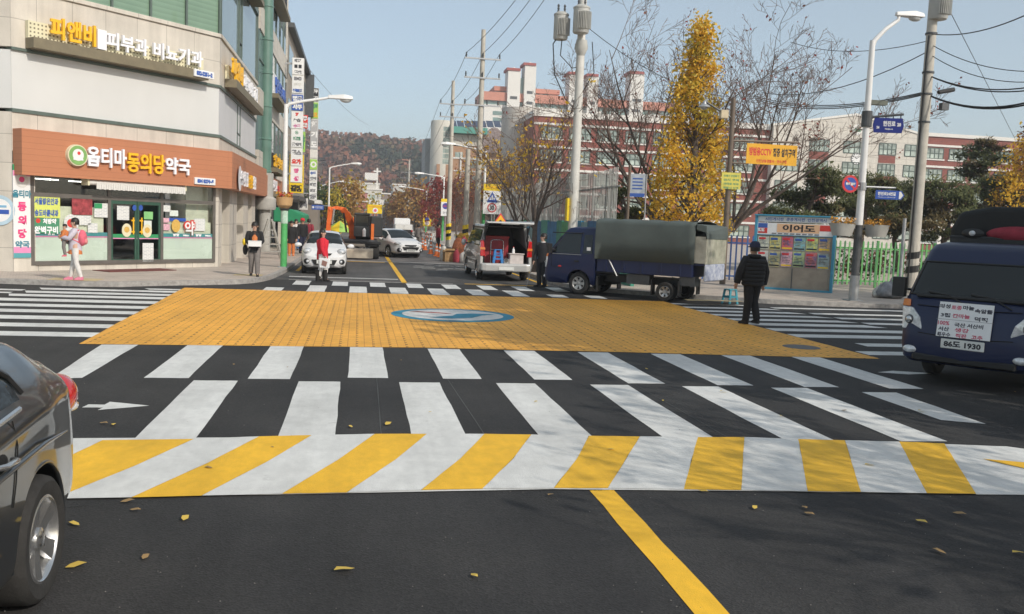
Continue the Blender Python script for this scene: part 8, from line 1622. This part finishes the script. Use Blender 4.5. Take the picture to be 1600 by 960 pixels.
# ================================================================ SMALL THINGS
st = thing('plastic_stool', 'small teal plastic stool on the ground behind cargo truck', 'stool', G(1140, 475), R(20)); stool(st, .36, .32, .42, mat('teal_plastic', (.05,.28,.36), .4, var=.1))
def cone(label, px, py, h=.72):
    o = thing('traffic_cone', label, 'traffic cone', G(px, py, 0), 0, 'orange traffic cones'); m = MB(); m.box(-.18,.18,-.18,.18,0,.035,ORANGE_P); m.build('base', o, bevel=.01); m = MB(); m.lathe([(.14,.035),(.035,h),(.001,h)], ORANGE_P, 18); c = m.build('cone_body', o, smooth=40); m = MB()
    for z in (.28, .48): m.lathe([(.14-.105*(z-.035)/(h-.035)+.004, z),(.14-.105*(z+.09-.035)/(h-.035)+.004, z+.09)], SIGN_W, 18)
    m.build('reflective_band', c); return o
for lab, px, py in (('foremost orange cone, rightmost of the tight pair by the sacks', 687, 402), ('orange cone beside the foremost one, left of the pair', 682, 400.5), ('lone orange cone right of the white saloon', 673, 397), ('small orange cone far behind the lone cone', 664, 391), ('farthest orange cone near the grey jacket', 660, 388)): cone(lab, px, py)
def barricade(label, px, py, w=1.3):
    o = thing('barricade', label, 'barricade', G(px, py, 0), R(-70), 'striped road barricades'); m = MB()
    for z in (.55, .85): 
        for k in range(6): m.box(-w/2+w*k/6, -w/2+w*(k+1)/6, -.02, .02, z, z+.16, ORANGE_P if k % 2 else SIGN_W)
    m.build('striped_board', o); m = MB()
    for s_ in (-1, 1): m.tube([(s_*w*.42,-.25,0),(s_*w*.42,0,1.05),(s_*w*.42,.25,0)], .022, SIGN_W, 6)
    m.build('leg', o)
barricade('red and white barricade just left of the far green wall', 668, 386); barricade('second red and white barricade beyond the first', 662, 382)
# market goods heaped beside the van
rr = random.Random(12)
def sack(label, px, py, mt, w=.5, h=.55, cat='sack', grp='market goods on the right pavement'):
    o = thing('sack', label, cat, G(px, py, 0), rr.uniform(0, 3), grp); m = MB()
    eloft(m, [(0,0,0,w*.42,w*.30),(0,0,h*.15,w*.5,w*.36),(.02,0,h*.6,w*.46,w*.34),(0,.01,h*.9,w*.30,w*.2),(0,0,h,w*.16,w*.09)], mt, 14); b_ = m.build('bag', o, smooth=60); m = MB(); m.tube([(-w*.14,0,h*.97),(0,0,h*1.08),(w*.14,0,h*.97)], .02, mt, 6); m.build('knot', o); return o
S_W = mat('white_sack', (.60,.58,.53), .8, var=.2, scale=9, bump=.4); S_B = mat('brown_carton', (.36,.22,.10), .85, var=.2, scale=5); S_R = mat('red_net_sack', (.40,.05,.07), .8, var=.35, scale=20); S_Y = mat('yellow_bundle', (.62,.36,.05), .8, var=.3, scale=12); S_O = mat('orange_net', (.45,.14,.06), .8, var=.4, scale=20)
sack('leaning white sack at the left end of the market heap', 693, 408, S_W, .6, .75); sack('red sack standing in front of the market heap', 713, 410, S_R, .45, .6); sack('white sack between red sack and silver van', 724, 410.5, S_W, .6, .5); sack('small white bag low against the silver van', 731, 412, S_W, .5, .4)
sack('dark red net sack in the back row of the heap', 716, 405, S_O, .8, 1.1); sack('second dark red sack beside the back row', 724, 404, S_R, .8, 1.15); sack('yellow topped bundle at the rear of the heap', 728, 402, S_Y, .8, 1.3); sack('yellow bundle behind the dark net sack', 719, 401, S_Y, .6, 1.35)
o = thing('carton', 'open brown carton beside the leaning white sack', 'carton', G(703, 409, 0), R(8), 'market goods on the right pavement'); m = MB(); m.box(-.32,.32,-.25,.25,0,.48,S_B); m.build('box', o); m = MB(); m.prism([(-.32,-.25,.48),(.32,-.25,.48),(.30,-.36,.56),(-.30,-.36,.56)], (0,0,.01), S_B); m.prism([(-.32,.25,.48),(.32,.25,.48),(.30,.36,.62),(-.30,.36,.62)], (0,0,.01), S_B); m.build('flap', o)
# low guard rail with black and white posts
gr_ = thing('guard_rail', 'low black and yellow guard rail along the far right kerb', 'railing', (6.55, 62, SW), R(-90)); m = MB(); m.tube([(0,0,.95),(20,0,.95)], .035, SIGN_Y, 8); m.tube([(0,0,.5),(20,0,.5)], .025, DKSTEEL, 8); m.build('rail', gr_)
for k in range(14): m = MB(); m.tube([(k*1.54,0,0),(k*1.54,0,1.0)], .05, BLACK if k % 2 else SIGN_W, 8); m.build('post', gr_)
o = thing('bicycle', 'white bicycle leaning by the far green mural panels', 'bicycle', AY(674, 388, 70), R(60)); o.location.z = SW; 
for x in (-.5, .5): m = MB(); m.tube([(x+.33*math.cos(t), 0, .33+.33*math.sin(t)) for t in [R(20*k) for k in range(19)]], .018, BLACK, 6, cap=False); w_ = m.build('wheel', o); m = MB(); m.tube([(x-.32,0,.33),(x+.32,0,.33)], .006, STEEL, 4); m.tube([(x,0,.01),(x,0,.65)], .006, STEEL, 4); m.build('spokes', w_)
m = MB(); m.tube([(-.5,0,.33),(-.15,0,.8),(.35,0,.82),(.5,0,.33)], .02, SIGN_W, 6); m.tube([(-.15,0,.8),(0,0,.33),(.35,0,.82)], .02, SIGN_W, 6); m.build('frame', o); m = MB(); m.box(-.3,-.05,-.05,.05,.86,.9,BLACK); m.build('saddle', o); m = MB(); m.tube([(.33,-.25,1.0),(.36,0,.95),(.33,.25,1.0)], .015, BLACK, 6); m.tube([(.35,0,.8),(.36,0,.95)], .015, STEEL, 6); m.build('handlebar', o)
# bags by the tan pole
def trash(label, px, py, mt, w, h):
    p = G(px, py, SW); o = thing('rubbish_bag', label, 'rubbish bag', p, .4, 'rubbish bags at the foot of the tan pole'); m = MB(); eloft(m, [(0,0,0,w*.5,w*.4),(0,0,h*.3,w*.56,w*.45),(.03,0,h*.75,w*.4,w*.3),(0,0,h,w*.12,w*.1)], mt, 16); b_ = m.build('bag', o, smooth=60); md = b_.modifiers.new('s','SUBSURF'); md.levels = 2; md.render_levels = 2; tx = bpy.data.textures.new('crumple', 'CLOUDS'); tx.noise_scale = .18; d = b_.modifiers.new('d','DISPLACE'); d.texture = tx; d.strength = .12; d.mid_level = .5; m = MB(); m.tube([(0,0,h*.95),(.03,0,h*1.12),(.08,0,h*1.16)], .03, mt, 6); m.build('knot', o)
trash('crumpled grey rubbish bag at the foot of tan pole', 1390, 466, mat('grey_plastic_bag', (.25,.26,.28), .35, var=.3, scale=8), 1.0, .55); trash('small white rubbish bag left of the grey one', 1372, 465, S_W, .45, .35)
# fallen leaves
LY = leafmat('fallen_yellow_leaf', (.55,.36,.05), (.75,.55,.12), .7, .1); LB = leafmat('fallen_brown_leaf', (.22,.13,.06), (.42,.28,.12), .8, .1)
k = 0; rr = random.Random(4)
def fallen(px, py, s=.05, mt=None):
    p = G(px, py, .03); m = MB(); a = rr.random()*6.28; c, s_ = math.cos(a), math.sin(a); pts = [(-1,0,.0),(-.5,.42,.12),(.2,.5,.25),(.9,.15,.1),(.55,-.3,.22),(-.3,-.42,.05)]
    m.add([((x*c-y*s_)*s, (x*s_+y*c)*s, z*s) for x, y, z in pts], [(0,1,5),(1,2,4,5),(2,3,4)], mt or (LY if rr.random() < .6 else LB)); o = m.build('fallen_leaf', loc=(p.x, p.y, .016)); tag(o, 'dry yellow or brown leaf lying on the asphalt road', 'leaf', 'fallen leaves on the road')
for px, py, s in ((290,806,.05),(116,815,.05),(120,880,.06),(162,659,.05),(177,661,.05),(537,886,.065),(607,660,.06),(228,866,.04),(1265,800,.045),(1440,812,.05),(1468,858,.05),(1257,790,.04),(1100,765,.04),(860,770,.035),(1358,724,.05),(1440,640,.05),(1320,640,.04),(1222,648,.04),(955,700,.035),(1500,800,.05),(1590,860,.05),(700,500,.04),(1180,790,.04),(395,420,.05),(200,780,.05),(1010,575,.04),(1130,610,.05)): fallen(px, py, s)
for _ in range(14):
    px, py = rr.uniform(150, 1590), 560+360*rr.random()**1.2
    fallen(px, py, rr.uniform(.018,.045))
# tar seams, tyre tracks and stains are in the road; loose grit
gt_ = MB(); GRIT = mat('pale_grit', (.22,.21,.20), .9, var=.3)
for _ in range(260):
    p = G(rr.uniform(0,1600), 540+420*rr.random(), 0); s = rr.uniform(.002,.0055); gt_.add([(p.x-s,p.y,.006),(p.x,p.y-s*.8,.006),(p.x+s,p.y+s*.2,.006),(p.x,p.y+s,.006),(p.x,p.y,.006+s)], [(0,1,4),(1,2,4),(2,3,4),(3,0,4)], GRIT)
o = gt_.build('road_grit'); o['kind'] = 'stuff'

# patio parasol between the excavator boom and cab
o = thing('parasol', 'yellow and green parasol open behind the excavator arm', 'parasol', AY(530, 395, 62)); o.location.z = 0; zt = AY(530, 345, 62).z; m = MB()
for k in range(8): a = k*math.pi/4; b_ = (k+1)*math.pi/4; m.add([(0,0,zt),(1.25*math.cos(a),1.25*math.sin(a),zt-.75),(1.25*math.cos(b_),1.25*math.sin(b_),zt-.75)], [(0,1,2)], SIGN_Y if k % 2 else LIMES)
m.build('canopy', o); m = MB(); m.tube([(0,0,0),(0,0,zt)], .025, STEEL, 8); m.build('pole', o)
# ================================================================ AIR
hm = bpy.data.materials.new('haze_air'); hm.use_nodes = True; nt = hm.node_tree; nt.nodes.clear()
ho = nt.nodes.new('ShaderNodeOutputMaterial'); pv = nt.nodes.new('ShaderNodeVolumePrincipled'); pv.inputs['Color'].default_value = (.86, .90, .94, 1); pv.inputs['Density'].default_value = HAZE_DENSITY; pv.inputs['Anisotropy'].default_value = 0.15
nt.links.new(pv.outputs[0], ho.inputs['Volume'])
hb = MB(); hb.box(-900, 900, -60, 1200, -1.1, 82, hm); o = hb.build('haze'); o['kind'] = 'stuff'
